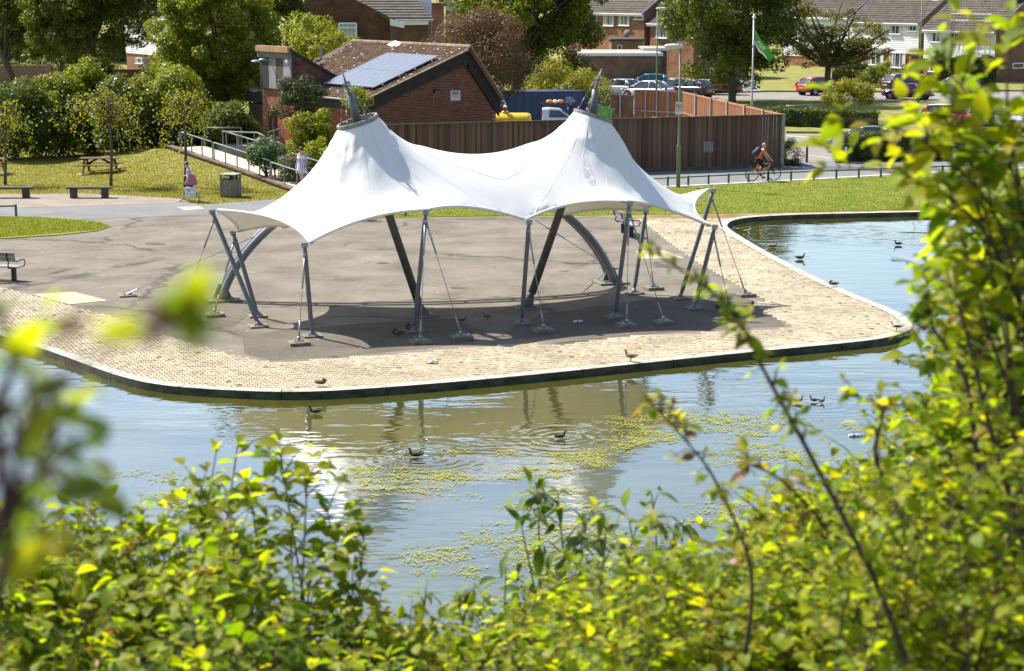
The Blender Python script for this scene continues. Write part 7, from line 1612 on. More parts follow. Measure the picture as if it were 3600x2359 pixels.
# woman in striped strapless dress coming down the ramp
RP = RO[1].lerp(RO[2], .12) + rperp * .95; t = thing('person', 'woman in a strapless white dress with blue stripes on the ramp', 'person', V((RP.x, RP.y, RP.z + .0)), R(-125), None, local=True)
J = dict(pelvis=(0, 0, .90), waist=(0, 0, 1.06), chest=(0, 0, 1.27), neck=(.0, 0, 1.44), headb=(.02, 0, 1.50), head=(.03, 0, 1.565), shL=(0, .19, 1.37), elL=(-.04, .25, 1.1), wrL=(.06, .28, .86), shR=(0, -.19, 1.37), elR=(-.03, -.25, 1.1), wrR=(.06, -.26, .86), hipL=(0, .1, .86), knL=(.1, .1, .48), anL=(.04, .1, .1), toL=(.2, .11, .04), hipR=(0, -.1, .86), knR=(.0, -.1, .47), anR=(-.16, -.1, .1), toR=(-.02, -.11, .04), face=(.7, -.7, 0))
figure(t, J, None, None, None, M('dark_hair', (.03, .018, .012), (.06, .035, .022), rough=.5), M('sandal', (.35, .2, .12)), hair_long=False)
m = MB(); rg = []; n = 28
for z, rx, ry in ((.58, .23, .27), (.7, .205, .25), (.88, .165, .21), (1.05, .14, .175), (1.2, .152, .19), (1.3, .155, .195), (1.31, .148, .188)): rg.append([V((rx * math.cos(6.283 * k / n) * (1 + .05 * math.cos(k * 3.1) * (1.2 - z)), ry * math.sin(6.283 * k / n), z)) for k in range(n)])
m.loft(rg, cap=False); me = m.mesh('dress', [M('dress_white', (.7, .7, .73), rough=.8), M('dress_blue', (.2, .22, .42), rough=.8)], True)
for k, p in enumerate(me.polygons):
    if k % n % 2 and k // n < 4: p.material_index = 1
obj('dress', me, None, t); m = MB(); m.loft([[V((q * rx * math.cos(6.283 * k / n), q * ry * math.sin(6.283 * k / n), z + .012 * math.sin(k * 2.3))) for k in range(n)] for z, q, rx, ry in ((1.31, 1.0, .155, .195), (1.25, 1.14, .155, .195), (1.17, 1.16, .155, .195))], cap=False); obj('frill', m, bpy.data.materials['dress_white'], t, smooth=True); m = MB(); m.loft([[V((rx * math.cos(6.283 * k / n), ry * math.sin(6.283 * k / n), z)) for k in range(n)] for z, rx, ry in ((.53, .235, .275), (.58, .237, .278), (.62, .232, .272))], cap=False); obj('hem_lace', m, bpy.data.materials['dress_white'], t, smooth=True)
# cyclist
by0 = G(2682, 637); bike = thing('bicycle', 'orange mountain bike ridden right along the path', 'bicycle', by0, R(12), None, local=True)
org = M('bike_orange', (.62, .22, .02), rough=.35, coat=.4); wr = .335; wb = .54
for x in (-wb, wb):
    m = MB(); n = 30; m.loft([[V((x + (wr - .026 + .026 * math.cos(a)) * math.cos(b), .024 * math.sin(a), wr + (wr - .026 + .026 * math.cos(a)) * math.sin(b))) for a in np.linspace(0, 6.283, 9)[:-1]] for b in np.linspace(0, 6.283, n + 1)], cap=False); w = obj('wheel', m, tyre_m, bike, smooth=True)
    m = MB(); m.lathe((x, 0, wr), [(.285, -.012), (.297, -.012), (.297, .012), (.285, .012), (.285, -.012)], 24, ax=(0, 1, 0), cap=False); obj('rim', m, mt['steel'], w)
    m = MB()
    for k in range(20): a = 6.283 * k / 20; m.tube([V((x, .02 * (-1) ** k, wr)), V((x + .29 * math.cos(a), 0, wr + .29 * math.sin(a)))], .003, 4)
    m.lathe((x, 0, wr), [(.025, -.05), (.025, .05)], 8, ax=(0, 1, 0)); obj('spoke', m, mt['galv'], w)
bbk, seat, headt, headb_, rear, front_ = V((-.1, 0, .31)), V((-.27, 0, .80)), V((.30, 0, .86)), V((.345, 0, .73)), V((-wb, 0, wr)), V((wb, 0, wr))
m = MB(); m.tube([bbk, seat], .02, 8); m.tube([seat + V((.02, 0, -.1)), headt + V((0, 0, -.02))], .023, 8); m.tube([bbk, headb_], .028, 8); m.tube([headt, headb_], .026, 8)
for s in (-.05, .05): m.tube([bbk + V((0, s * .6, 0)), rear + V((0, s, 0))], .013, 6); m.tube([seat + V((.02, s * .5, -.12)), rear + V((0, s, 0))], .012, 6)
obj('frame', m, org, bike, smooth=True); m = MB()
for s in (-.06, .06): m.tube([headb_ + V((.0, s, -.02)), headb_.lerp(front_, .5) + V((.0, s, 0)), front_ + V((0, s, 0))], [.022, .022, .015], 8)
m.tube([headb_ + V((0, -.06, -.02)), headb_ + V((0, .06, -.02))], .022, 8); obj('fork', m, mt['black'], bike); m = MB(); m.tube([headt, headt + V((.04, 0, .09))], .018, 8); m.tube(smoothline([V((.30, -.31, .97)), V((.34, -.12, .95)), V((.35, .12, .95)), V((.30, .31, .97))], 3), .014, 8); obj('handlebar', m, mt['black'], bike)
m = MB(); m.tube([seat, seat + V((-.03, 0, .12))], .014, 6); m.loft([[V((-.30 + x, y * w_, .93 + z)) for y, z in ((-1, 0), (0, .03), (1, 0), (0, -.03))] for x, w_ in ((-.14, .08), (-.05, .07), (.08, .03), (.15, .015))]); obj('saddle', m, mt['black'], bike, bevel=.01); m = MB(); m.lathe(bbk, [(.09, -.05), (.09, -.045)], 16, ax=(0, 1, 0)); m.tube([bbk + V((0, -.06, 0)), bbk + V((.05, -.07, -.16))], .012, 6); m.tube([bbk + V((0, .06, 0)), bbk + V((-.05, .07, .16))], .012, 6); m.box(bbk + V((.05, -.11, -.165)), (.09, .09, .02)); m.box(bbk + V((-.05, .11, .165)), (.09, .09, .02)); obj('crank', m, mt['black'], bike)
t = thing('person', 'fair haired cyclist in an orange t-shirt and black shorts with navy backpack', 'person', by0, R(12), None, local=True)
J = dict(pelvis=(-.30, 0, 1.02), waist=(-.24, 0, 1.15), chest=(-.10, 0, 1.36), neck=(-.0, 0, 1.50), headb=(.03, 0, 1.56), head=(.05, 0, 1.63), shL=(-.05, .18, 1.42), elL=(.14, .25, 1.2), wrL=(.27, .27, 1.03), shR=(-.05, -.18, 1.42), elR=(.14, -.25, 1.2), wrR=(.27, -.27, 1.03), hipL=(-.28, .09, .98), knL=(.08, .1, .86), anL=(-.13, .11, .55), toL=(.0, .11, .5), hipR=(-.28, -.09, .98), knR=(.04, -.11, .62), anR=(-.08, -.12, .23), toR=(.07, -.12, .18), face=(1, -.25, 0))
figure(t, J, 'shorts', M('orange_tshirt', (.72, .12, .05), (.8, .16, .07), rough=.8), M('black_shorts', (.012, .012, .014), rough=.8), M('fair_hair', (.38, .22, .08), (.5, .32, .14), rough=.6, scale=20), M('red_trainer', (.4, .04, .05), rough=.5))
bp_ = thing('backpack', 'navy backpack on the cyclist', 'backpack', by0, R(12), None, local=True); m = MB(); Rb = Matrix.Rotation(.58, 3, 'Y'); c = V((-.33, 0, 1.36))
m.loft([[c + Rb @ V((d * k, w_ * q, z)) for d, q in ((-1, -.7), (-1, .7), (-.3, 1), (1, 1), (1, -1), (-.3, -1))] for z, k, w_ in ((-.24, .07, .12), (-.18, .115, .15), (.05, .12, .155), (.18, .1, .14), (.25, .05, .09))]); obj('pack', m, M('navy_nylon', (.018, .025, .05), (.03, .04, .075), rough=.6, scale=6), bp_, smooth=False, bevel=.03)
m = MB(); m.loft([[c + Rb @ V((-.12 + d * k, w_ * q, z)) for d, q in ((-1, -.7), (-1, .7), (.5, 1), (.5, -1))] for z, k, w_ in ((-.2, .02, .09), (-.12, .05, .11), (.0, .02, .09))]); obj('front_pocket', m, bpy.data.materials['navy_nylon'], bp_, bevel=.015); m = MB()
for s in (-.14, .14): m.tube(smoothline([V((-.24, s, 1.53)), V((-.06, s * 1.05, 1.55)), V((.05, s * 1.05, 1.38)), V((-.14, s * 1.1, 1.18))], 4), .02, 6)
obj('strap', m, mt['black'], bp_)
# ------------------------------------------------------------------ birds and litter
def bird(name, label, loc, rz, mats, pose='swim', L_=.5, grp=None, cat='duck'):
    t = thing(name, label, cat, loc, rz, grp, local=True); bm, hm, bl, wg = mats; s = L_ / .92
    z0 = .03 if pose == 'swim' else (.11 * L_ / .58 if pose == 'stand' else .06)
    def rings(pts):
        out = []
        for i, (x, z, w_, h) in enumerate(pts):
            a = pts[max(i - 1, 0)]; b = pts[min(i + 1, len(pts) - 1)]; th = math.atan2(b[1] - a[1], b[0] - a[0]); out.append([V((s * (x - math.sin(th) * h * math.sin(q)), s * w_ * math.cos(q), z0 * (1 if pose == 'swim' else 1) + s * (z + math.cos(th) * h * math.sin(q)))) for q in np.linspace(0, 6.283, 13)[:-1]])
        return out
    body = [(-.30, .10, .01, .008), (-.24, .09, .045, .025), (-.15, .065, .085, .062), (-.02, .06, .105, .085), (.1, .065, .095, .085), (.17, .09, .07, .07), (.2, .13, .045, .05)]
    if pose == 'rest': neck = [(.17, .17, .042, .05), (.12, .2, .045, .045), (.07, .195, .03, .03), (.05, .19, .006, .006)]
    else: neck = [(.205, .18, .036, .038), (.215, .225, .036, .038), (.24, .26, .038, .04), (.275, .27, .03, .03), (.3, .268, .016, .014)]
    m = MB(); m.loft(rings(body + neck)); obj('body', m, bm, t, smooth=True)
    if hm is not bm: m = MB(); m.loft(rings([(x, z, w_ * 1.05, h * 1.05) for x, z, w_, h in (neck[1:] if pose != 'rest' else neck)])); obj('head', m, hm, t, smooth=True)
    if pose != 'rest': m = MB(); m.loft(rings([(.293, .268, .015, .012), (.32, .262, .016, .008), (.345, .258, .013, .005), (.352, .257, .004, .003)])); obj('bill', m, bl, t, smooth=True)
    for q in (-1, 1):
        m = MB(); m.loft([[V((s * x, s * (q * (.098 + .012) + q * dy * d), z0 + s * (zz + hh * e))) for d, e in ((-.5, -1), (1, -.4), (1, .6), (-.5, 1))] for x, zz, hh, dy in ((.12, .085, .035, .006), (.0, .085, .06, .012), (-.14, .085, .045, .002), (-.27, .1, .012, -.06))]); obj('wing', m, wg, t, smooth=True)
    if pose == 'stand':
        for q in (-.045, .045): m = MB(); m.tube([V((.0, q * s, z0 + .0)), V((.01, q * s, .01))], .008, 6); m.prism([V((.0, q * s, .004)), V((.07, (q - .025) * s, .004)), V((.07, (q + .025) * s, .004))], V((0, 0, .006))); obj('leg', m, M('orange_leg', (.5, .2, .04)), t)
    return t
brown = M('mallard_brown', (.10, .06, .028), (.22, .145, .08), rough=.8, scale=30); dkb = M('dark_duck', (.035, .025, .018), (.08, .055, .035), rough=.8, scale=30); blk = M('duck_black', (.012, .012, .014), rough=.5); whb = M('feather_white', (.7, .7, .68), rough=.8); gry = M('gull_grey', (.06, .06, .065), (.09, .09, .1), rough=.8); pig = M('pigeon_grey', (.05, .052, .06), (.1, .1, .115), rough=.7, scale=20); blm = M('bill_dark', (.06, .05, .03)); bly = M('bill_yellow', (.5, .3, .05)); whg = M('pale_brown', (.22, .17, .12), (.35, .28, .2), rough=.8, scale=25)
W_ = lambda x, y: G(x, y, WZ)
bird('duck', 'brown mallard standing on the paving just behind the front kerb', G(2218, 1272, .03), R(150), (brown, brown, blm, brown), 'stand', .56)
bird('duck', 'brown mallard resting on the kerb at front left of the plaza', G(1128, 1358, .03), R(10), (brown, brown, blm, brown), 'rest', .5)
bird('duck', 'brown duck resting on the right kerb of the plaza', G(2930, 1008, .03), R(170), (brown, brown, blm, brown), 'rest', .55)
gsw = 'ducks swimming on the pond'
for x, y, rz, mm, lab, L_ in ((1110, 1455, 180, dkb, 'dark duck swimming left below the front kerb', .5), (1462, 1608, 170, dkb, 'dark duck swimming amid ring ripples below the canopy reflection', .5), (1968, 1543, 10, dkb, 'duckling sized dark duck in ring ripples among the algae', .42), (2805, 1417, 20, brown, 'diving duck with raised back right of the canopy reflection', .42), (2862, 1414, 150, dkb, 'middle of three ducks splashing on the right of the pond', .36), (2888, 1417, 40, brown, 'rightmost of three ducks splashing on the right of the pond', .36), (2592, 812, 200, whg, 'pale duck at the inner corner of the far water', .5), (2622, 817, 160, whg, 'second pale duck beside the far inner corner', .45), (2716, 870, 0, whg, 'pale brown duck trailing a wake on the far water', .55), (2812, 912, 0, dkb, 'dark duck trailing a wake near the right paving', .55), (3158, 862, 180, blk, 'black coot far out on the right water', .48)):
    bird('duck', lab, W_(x, y), R(rz), (mm, mm, blm, mm), 'swim', L_, gsw)
gl = bird('gull', 'white and dark grey gull standing at the tip of the paving', G(3152, 1166, .03), R(160), (whb, whb, bly, gry), 'stand', .58, None, 'gull')
bird('duck', 'black and white duck resting at the end of the canopy shadow', G(2643, 1078), R(-80), (blk, blk, blm, whb), 'rest', .48)
bird('duck', 'dark duck resting in shade beside the right tie cable', G(2528, 1092), R(170), (dkb, dkb, blm, dkb), 'rest', .46)
for x, y, rz, lab in ((1400, 1183, 180, 'left of two dark geese sleeping beside the middle pole foot'), (1446, 1166, 175, 'right of two dark geese sleeping beside the middle pole foot')): bird('goose', lab, G(x, y), R(rz), (dkb, dkb, blm, brown), 'rest', .62, 'geese sleeping under the canopy', 'goose')
for x, y, rz, lab in ((1624, 1136, -10, 'dark pigeon pecking left of the pale sunlit patch'), (1712, 1124, 170, 'dark pigeon walking under the middle of the canopy')): bird('pigeon', lab, G(x, y), R(rz), (pig, pig, blm, pig), 'stand', .36, 'pigeons under the canopy', 'pigeon')
def bottle(label, c, rz, z=0.0):
    t = thing('plastic_bottle', label, 'bottle', c, rz, None, local=True); m = MB(); m.lathe((0, 0, .04), [(.02, -.13), (.037, -.125), (.037, .02), (.034, .03), (.037, .04), (.034, .08), (.014, .12), (.014, .14)], 14, ax=(1, 0, 0)); obj('body', m, M('clear_plastic', (.62, .68, .72), rough=.12, spec=.9), t, smooth=True); m = MB(); m.lathe((.14, 0, .04), [(.016, 0), (.016, .02)], 10, ax=(1, 0, 0)); obj('cap', m, M('blue_cap', (.03, .12, .45)), t); m = MB(); m.lathe((-.05, 0, .04), [(.038, 0), (.038, .05)], 14, ax=(1, 0, 0)); obj('label', m, M('bottle_label', (.12, .25, .55)), t)
bottle('crushed clear plastic bottle lying under the canopy', G(2033, 1135), R(20)); bottle('clear bottle floating among algae on the right', G(3005, 1538, WZ - .02), R(5))
t = thing('crumpled_wrapper', 'pale crumpled plastic wrapper on the front paving', 'litter', G(1518, 1273)); m = MB(); c = G(1518, 1273, .05); m.loft([[c + V((x + random.uniform(-.03, .03), y * w_ + random.uniform(-.02, .02), random.uniform(-.03, .05))) for y in (-1, -.3, .4, 1)] for x, w_ in ((-.14, .03), (-.06, .07), (.04, .08), (.14, .03))]); obj('film', m, M('wrapper', (.6, .63, .68), rough=.3), t)
# ------------------------------------------------------------------ leafy bank close to the camera
FL_ = {}
FL_['bright'] = leafmat('bright_leaf', [(.10, .17, .008), (.17, .235, .012), (.24, .29, .018), (.32, .31, .03)], .58, (1.9, 1.95, .35), .5)
FL_['yellow'] = leafmat('yellow_leaf', [(.25, .29, .012), (.32, .33, .02), (.38, .30, .03)], .6, (1.7, 1.8, .3), .5)
FL_['deep'] = leafmat('deep_leaf', [(.06, .10, .010), (.09, .145, .014), (.13, .18, .02)], .5, None, .5)
FL_['russet'] = leafmat('russet_tip', [(.22, .1, .04), (.28, .16, .04), (.26, .2, .05)], .45, (1.7, 1.3, .6), .4)
FL_['brown'] = leafmat('withered_leaf', [(.10, .05, .03), (.15, .08, .045)], .3, (1.3, 1.1, .8), .5)
FL_['bud'] = leafmat('buddleia_leaf', [(.10, .15, .045), (.14, .19, .06), (.18, .22, .08)], .35, (1.6, 1.8, .8), .5)
stemm = M('twig_bark', (.06, .03, .025), (.11, .07, .05), rough=.8, scale=12); stemg = M('green_stem', (.10, .10, .04), (.16, .15, .07), rough=.7, scale=10)
def leaf_shape(ratio, curl, fold, name, mat):
    """one leaf, base at the origin, tip at +x, length 1; folded along the midrib and curled down"""
    xs_ = [0, .12, .32, .55, .78, .93, 1.0]; ws = [0.02, .22, .42, .46, .30, .12, .0]; m = MB(); n = len(xs_); vs = []
    for x, w in zip(xs_, ws):
        w *= ratio; z = -curl * x * x; vs += [V((x, w, z + fold * w)), V((x, 0, z)), V((x, -w, z + fold * w))]
    m.add(vs, [(3 * i, 3 * i + 1, 3 * i + 4, 3 * i + 3) for i in range(n - 1)] + [(3 * i + 1, 3 * i + 2, 3 * i + 5, 3 * i + 4) for i in range(n - 1)]); return m
SHAPES = [(.72, .35, .35), (.6, .15, .5), (.8, .6, .2), (.66, .1, .4)]; BUDS = [(.5, .55, .3), (.45, .9, .3), (.55, .3, .4), (.5, .7, .2)]
LEAFME = {}
def leaf_me(shape_i, matname, bud=False):
    k = (shape_i, matname, bud)
    if k not in LEAFME: LEAFME[k] = leaf_shape(*(BUDS if bud else SHAPES)[shape_i], 'leaf', FL_[matname]).mesh('leaf', FL_[matname], True)
    return LEAFME[k]
def occl(p): return 0
def shrub(label, base, stems, leafsize, mix, name='leafy_shrub', bud=False, per=1.0, twig=(.22, .5), nsing=300, stem_r=.0075, dens=1.0, cat='shrub', grp=None, droop=.35, tipmat=None, jit=0.0, smat=None, heads=0.0):
    """stems: lists of points from the ground up; leaves sit along each stem and its side twigs"""
    t = thing(name, label, cat, base, 0, grp); items = []; mb = MB(); names = [a for a, b in mix]; pr = np.array([b for a, b in mix], float); pr /= pr.sum()
    def add_leaf(p, d, sz, nm):
        d = (d + V((random.gauss(0, .35), random.gauss(0, .35), random.gauss(0, .3) - droop * .4))).normalized(); up = V((random.gauss(0, .45), random.gauss(0, .45), 1)); y = up.cross(d)
        if y.length < 1e-3: y = V((1, 0, 0))
        y.normalize(); z = d.cross(y); s = sz * random.uniform(.6, 1.25); Mx = Matrix.Translation(p) @ (Matrix((d, y, z)).transposed() * s).to_4x4(); Mx[3][3] = 1
        items.append((Mx, random.randrange(4), nm, s))
    for pts in stems:
        q = smoothline(pts, 5); n = len(q); mb.tube(q, [stem_r * (1 - .75 * i / (n - 1)) for i in range(n)], 6, 0); L_ = sum((b - a).length for a, b in zip(q, q[1:]))
        nt = max(3, int(L_ * 11 * dens))
        for k in range(nt):
            f = random.uniform(.22, 1); i = min(int(f * (n - 1)), n - 2); p = q[i].lerp(q[i + 1], random.random()); ax = (q[i + 1] - q[i]).normalized(); rnd = V((random.gauss(0, 1), random.gauss(0, 1), random.gauss(.25, .7))); d = (rnd - ax * rnd.dot(ax)).normalized(); d = (d + ax * .7).normalized(); tl = random.uniform(*twig) * (1.15 - .6 * f); e = p + d * tl
            mb.tube([p, p.lerp(e, .5) + V((0, 0, .02)), e], [stem_r * .35, stem_r * .28, .0012], 4, 0); nl = max(2, int(tl / leafsize * 1.7 * per))
            for j in range(nl):
                g = (j + .6) / nl; pp = p.lerp(e, g); sd = d.cross(V((0, 0, 1))); sd = sd.normalized() if sd.length > 1e-3 else V((1, 0, 0)); s_ = 1 if j % 2 else -1
                nm = names[rng.choice(len(names), p=pr)]
                if tipmat and g > .75 and random.random() < .14: nm = tipmat
                add_leaf(pp, (d * .5 + sd * s_ * .9), leafsize, nm)
            add_leaf(e, d, leafsize * .9, tipmat if tipmat and random.random() < .15 else names[rng.choice(len(names), p=pr)])
        if random.random() < heads:
            for j in range(16): add_leaf(q[-1] + V((random.gauss(0, .03), random.gauss(0, .03), random.gauss(0, .02))), V((random.gauss(0, .6), random.gauss(0, .6), .7)), leafsize * .5, random.choice(('russet', 'yellow', 'russet')))
        for j in range(3): add_leaf(q[-1], (q[-1] - q[-2]).normalized() + V((random.gauss(0, .5), random.gauss(0, .5), 0)), leafsize * .8, names[rng.choice(len(names), p=pr)])
    obj('stem', mb, smat or stemm, t, smooth=True)
    def score(it):
        p = it[0].translation; x, y, d = seen(p); return -(it[3] / d) if (-60 < x < 3660 and -60 < y < 2420) else 1
    items.sort(key=score)
    for Mx, si, nm, s in items[:nsing]: piece('leaf', leaf_me(si, nm, bud), t, Mx)
    rest = items[nsing:]
    if rest:
        V_ = []; F_ = []; MI = []; off = 0; mats = [FL_[k] for k in FL_]; keys = list(FL_)
        protos = [leaf_shape(*(BUDS if bud else SHAPES)[k], '', None) for k in range(4)]; PV = [np.array([tuple(v) for v in p.v] ) for p in protos]; PF = np.array(protos[0].f)
        for Mx, si, nm, s in rest:
            A_ = np.array(Mx); V_.append(PV[si] @ A_[:3, :3].T + A_[:3, 3]); F_.append(PF + off); off += len(PV[si]); MI += [keys.index(nm)] * len(PF)
        me = quads_mesh('foliage', np.concatenate(V_), np.concatenate(F_), mats); me.polygons.foreach_set('material_index', np.array(MI, np.int32)); me.polygons.foreach_set('use_smooth', [True] * len(me.polygons)); o = obj('foliage', me, None, t); o['kind'] = 'stuff'
    return t
def P_(px, py, Y): return A(px, py, Y)
def up_stem(px, py, Y, spread=.35, h=None):
    """a stem ending where (px,py) is seen at distance Y, rooted in the bank below it"""
    e = A(px, py, Y); b = V((e.x + random.uniform(-spread, spread), Y + random.uniform(-.2, .5), min(bank_z(e.x, Y), e.z - .5))); 
    md = b.lerp(e, .55) + V((random.uniform(-.1, .1), random.uniform(-.1, .1), .05)); return [b, md, e]
def mass(label, spots, leafsize, mix, **k):
    st = [up_stem(*s) for s in spots]; b = st[len(st) // 2][0]; return shrub(label, V((b.x, b.y, b.z)), st, leafsize, mix, **k)
def line_spots(x0, x1, f, Y, n, j=30, deep=(0, 0)):
    out = []
    for k in range(n):
        x = x0 + (x1 - x0) * (k + random.uniform(-.3, 1.3)) / n; out.append((x, f(x) + random.uniform(-j, j), Y * random.uniform(.93, 1.1)))
    return out
def lerpf(pts):
    xs_, ys_ = zip(*pts); return lambda x: float(np.interp(x, xs_, ys_))
MIXA = [('bright', 7), ('yellow', 1.6), ('deep', .7), ('russet', .0)]; MIXB = [('bright', 6), ('yellow', 3), ('deep', .5), ('russet', .0)]
# skyline of the near foliage, left to right
topL = lerpf([(-100, 1860), (150, 1900), (350, 1850), (500, 1930), (700, 1880), (850, 1900), (1000, 1990), (1200, 2060), (1350, 2150)])
mass('left shrub with bright green and russet tipped leaves along the bottom edge', line_spots(-80, 900, topL, 6.6, 24, 70) + line_spots(-80, 950, lambda x: topL(x) + 130, 6.4, 24, 60) + line_spots(-80, 1150, lambda x: topL(x) + 270, 6.1, 30, 60) + line_spots(-80, 1200, lambda x: topL(x) + 470, 5.6, 26, 50), .066, MIXA, heads=.4, dens=1.0)
mass('shrub with tall leading shoots left of the buddleia', [(760, 1590, 6.9), (835, 1570, 7.0), (985, 1600, 6.8), (1080, 1690, 6.8), (1150, 1800, 6.8), (1280, 1880, 6.8), (880, 1720, 6.8), (700, 1760, 6.9), (1020, 1880, 6.7), (1240, 2010, 6.6), (900, 1900, 6.6), (1100, 1960, 6.6)], .075, MIXA, dens=.8, tipmat='yellow', stem_r=.010, twig=(.12, .3))
topM = lerpf([(1250, 2130), (1450, 2230), (1600, 2280), (1750, 2160), (1900, 2100), (2100, 2070), (2350, 1990), (2600, 1930)])
mass('low bright undergrowth across the middle of the bottom edge', line_spots(1180, 2250, lambda x: topM(x) + 40, 7.0, 34, 40) + line_spots(1180, 2250, lambda x: topM(x) + 150, 6.6, 34, 40) + line_spots(1000, 2300, lambda x: topM(x) + 280, 6.2, 34, 40), .055, MIXB, dens=1.2)
mass('buddleia with drooping narrow grey green leaves in the bottom middle', [(1890, 1720, 7.6), (1960, 1730, 7.6), (1830, 1830, 7.5), (2050, 1830, 7.6), (2290, 1730, 7.8), (2240, 1840, 7.8), (1780, 1960, 7.4), (2130, 1900, 7.6), (1500, 2090, 7.2), (1610, 2120, 7.2), (2400, 1850, 7.8), (1700, 2070, 7.3)], .09, [('bud', 6), ('deep', 1), ('bright', 1)], bud=True, dens=.65, droop=1.2, twig=(.1, .3), stem_r=.011, smat=stemg, name='buddleia_bush')
topR = lerpf([(2200, 1990), (2450, 1920), (2700, 1760), (2900, 1680), (3050, 1590), (3200, 1470), (3350, 1300), (3700, 1000)])
mass('dense bright shrub filling the bottom right corner', line_spots(2250, 3700, lambda x: topR(x) + 90, 6.8, 34, 70) + line_spots(2250, 3700, lambda x: topR(x) + 250, 6.5, 34, 90) + line_spots(2250, 3700, lambda x: topR(x) + 430, 6.2, 34, 90) + line_spots(2400, 3700, lambda x: topR(x) + 700, 5.8, 30, 90), .06, MIXB, dens=1.1, heads=.3)
mass('low bright shrub under the leaning twigs at the bottom right', line_spots(2150, 3650, lambda x: 2060 + 40 * math.sin(x * .01), 5.7, 36, 80) + line_spots(2150, 3650, lambda x: 2200, 5.5, 34, 60) + line_spots(2150, 3650, lambda x: 2330, 5.3, 30, 60), .05, MIXB, dens=1.2)
mass('bright leafy shoots in front of the stems at the lower right edge', line_spots(3000, 3700, lambda x: 1900 - (x - 3000) * .45, 4.7, 14, 90) + line_spots(3000, 3700, lambda x: 2150 - (x - 3000) * .2, 4.6, 14, 90), .045, MIXB, dens=.9)
# tall right-hand growth with large leaves reaching to the top
rs = [[P_(3450, 2300, 5.2), P_(3570, 1700, 5.1), P_(3520, 1000, 5.0), P_(3390, 520, 4.9), P_(3340, 330, 4.9)], [P_(3500, 2350, 5.0), P_(3560, 1500, 5.0), P_(3460, 800, 4.9), P_(3330, 420, 4.8)], [P_(3620, 2300, 4.9), P_(3640, 1200, 4.9), P_(3560, 600, 4.8), P_(3400, 330, 4.8), P_(3270, 200, 4.8)], [P_(3640, 1300, 4.9), P_(3520, 800, 4.8), P_(3330, 560, 4.7), P_(3130, 440, 4.7), P_(2960, 420, 4.7)], [P_(3600, 1100, 4.9), P_(3450, 800, 4.8), P_(3200, 620, 4.8), P_(2900, 590, 4.8)], [P_(3640, 900, 5.0), P_(3560, 520, 4.9), P_(3540, 300, 4.9), P_(3560, 120, 4.9)], [P_(3600, 1500, 5.0), P_(3480, 1180, 4.9), P_(3400, 900, 4.9), P_(3330, 650, 4.9)]]
shrub('tall right hand growth with big yellow green leaves reaching the top edge', V((rs[0][0].x, rs[0][0].y, bank_z(rs[0][0].x, 5.2))), rs, .078, [('bright', 5), ('yellow', 5), ('deep', .6)], dens=1.25, twig=(.08, .26), stem_r=.007, name='leafy_branch', cat='branch')
def deepmass(): pass
rs = [up_stem(random.uniform(3430, 3720), random.uniform(560, 1700), random.uniform(5.4, 6.2), .1) for _ in range(40)]
shrub('dark inner foliage on the right edge behind the big yellow green leaves', V((rs[0][0].x, rs[0][0].y, rs[0][0].z)), rs, .07, [('deep', 4), ('bright', 5), ('yellow', 1)], dens=1.1, stem_r=.009)
# leaning twig with small tufts of leaves, and its side twigs
rs = [[P_(3220, 2420, 4.4), P_(3080, 2050, 4.4), P_(2870, 1640, 4.4), P_(2700, 1330, 4.4), P_(2560, 1080, 4.4), P_(2290, 880, 4.4)]]
tw = shrub('long dark twig with small leaf tufts leaning left across the water', V((rs[0][0].x, rs[0][0].y, bank_z(rs[0][0].x, 4.4))), rs, .034, [('bright', 5), ('yellow', 3), ('russet', .6)], dens=3.2, twig=(.02, .07), stem_r=.010, name='leaning_twig', cat='twig', per=1.6)
rs = [[P_(2620, 2300, 5.0), P_(2640, 2000, 5.0), P_(2520, 1700, 5.0), P_(2420, 1560, 5.0), P_(2290, 1420, 5.0)], [P_(2950, 1900, 5.0), P_(2750, 1690, 5.0), P_(2620, 1630, 5.0)]]
shrub('thin russet twig with tufted yellow tips left of the long dark twig', V((rs[0][0].x, rs[0][0].y, bank_z(rs[0][0].x, 5))), rs, .04, [('yellow', 3), ('russet', 3), ('bright', 3)], dens=2.4, twig=(.02, .1), stem_r=.007, name='leaning_twig', cat='twig', per=1.5)
rs = [[P_(3650, 2100, 4.6), P_(3480, 1500, 4.6), P_(3400, 1180, 4.6), P_(3330, 960, 4.6)], [P_(3200, 1850, 5.0), P_(3080, 1620, 5.0), P_(3100, 1440, 5.0), P_(2990, 1390, 5.0)], [P_(3450, 1800, 4.8), P_(3400, 1350, 4.8), P_(3280, 1150, 4.8), P_(3260, 1000, 4.8)]]
shrub('dark twig with green tufts rising through the right hand leaves', V((rs[0][0].x, rs[0][0].y, bank_z(rs[0][0].x, 4.6))), rs, .045, [('bright', 5), ('yellow', 2), ('russet', 1)], dens=2.4, twig=(.03, .12), stem_r=.009, name='leaning_twig', cat='twig', per=1.4)
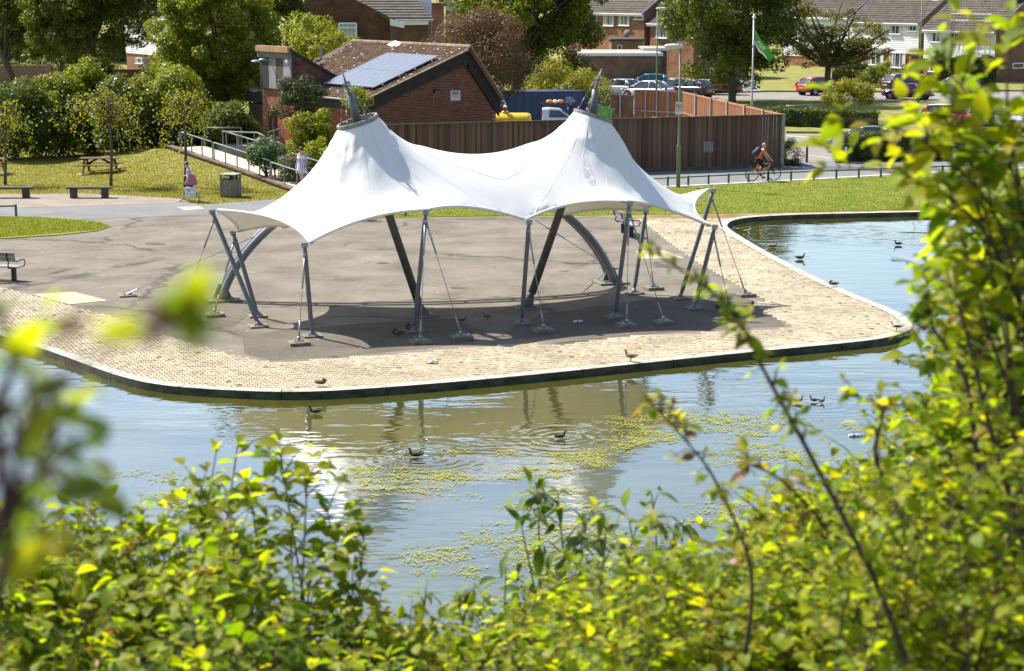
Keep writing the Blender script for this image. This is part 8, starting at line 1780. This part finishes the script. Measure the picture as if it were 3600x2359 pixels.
# conifer sprays on the right, farther down the bank
cf = thing('cypress_tree', 'dark green cypress with feathery sprays behind the right hand leaves', 'tree', (A(3420, 1500, 9.5).x, 9.5, bank_z(4, 9.5))); C = []; NN = []; mb = MB()
for k in range(170):
    x, y = random.uniform(3080, 3750), random.uniform(820, 1750)
    if x < 3180 + abs(y - 1350) * .45: continue
    Y = random.uniform(9.0, 10.4); s = A(x, y, Y); d = V((random.uniform(-1, .3), random.uniform(-.6, .1), random.uniform(-.35, .35))).normalized(); L_ = random.uniform(.2, .42); mb.tube([s - d * .25, s, s + d * L_], [.006, .004, .001], 4)
    for j in range(34):
        f = j / 34; p = s + d * L_ * f; sd = d.cross(V((0, 0, 1))).normalized() * (1 if j % 2 else -1); C.append(p + sd * .035 * (1.1 - f) + V((0, 0, -.015))); NN.append(V((random.gauss(0, .4), random.gauss(0, .4), 1)))
mb.tube([V((A(3500, 900, 9.9).x, 9.9, bank_z(4, 9.9))), A(3500, 700, 9.9)], [.12, .05], 8); obj('trunk', mb, stemm, cf); C = np.array(C); NN = np.array(NN, float); NN /= np.linalg.norm(NN, axis=1, keepdims=True); v, f = leaf_quads(C, NN, .055, .28); obj('crown', quads_mesh('crown', v, f, LM['juniper']), None, cf)
# very near twigs at the left, far out of focus
rs = [[P_(-60, 2250, 1.5), P_(40, 1900, 1.45), P_(70, 1600, 1.4), P_(120, 1400, 1.4)], [P_(-80, 2000, 1.4), P_(20, 1750, 1.35), P_(-20, 1450, 1.3), P_(60, 1280, 1.3)], [P_(-60, 1900, 1.5), P_(120, 1700, 1.5), P_(200, 1480, 1.5)]]
shrub('blurred near twig with broad leaves on the far left', V((rs[0][0].x, 1.9, bank_z(0, 1.5))), rs, .036, [('deep', 4), ('bright', 3), ('yellow', 1.5)], dens=3.0, twig=(.04, .13), stem_r=.007, name='near_twig', cat='twig')
rs = [[P_(-60, 1750, .95), P_(120, 1420, .9), P_(330, 1250, .87), P_(560, 1130, .85), P_(690, 1010, .85)]]
t = thing('near_twig', 'single very blurred twig tip with green and russet leaves over the left paving', 'twig', V((rs[0][0].x, 1.3, bank_z(0, 1.3)))); m = MB(); q = smoothline(rs[0], 5); m.tube(q, [0.0022 * (1 - .7 * i / (len(q) - 1)) for i in range(len(q))], 6); obj('stem', m, stemm, t)
for x, y, nm, s, dx, dz in ((690, 1010, 'yellow', .035, .3, 1), (650, 1090, 'yellow', .04, .2, .8), (700, 1130, 'deep', .036, .6, -.6), (640, 1060, 'bright', .036, -.5, .6), (720, 1040, 'yellow', .03, .8, .4), (580, 1130, 'brown', .026, -.3, -.5), (520, 1180, 'brown', .022, .5, -.4), (430, 1160, 'bright', .03, -.6, .3), (400, 1185, 'deep', .022, -.6, -.1), (470, 1150, 'yellow', .026, -.2, .5), (270, 1130, 'brown', .022, -.6, .3), (230, 1170, 'brown', .02, -.4, -.2), (560, 1090, 'brown', .02, .1, .6), (670, 1160, 'bright', .03, .5, -.8), (740, 960, 'bright', .016, .6, .6)):
    s *= .62; p = A(x, y, .85); d = V((dx, random.uniform(-.3, .3), dz)).normalized(); yv = V((0, 1, .25)).cross(d).normalized(); z = d.cross(yv); Mx = Matrix.Translation(p - d * s * .5) @ (Matrix((d, yv, z)).transposed() * s).to_4x4(); Mx[3][3] = 1; piece('leaf', leaf_me(random.randrange(4), nm), t, Mx)
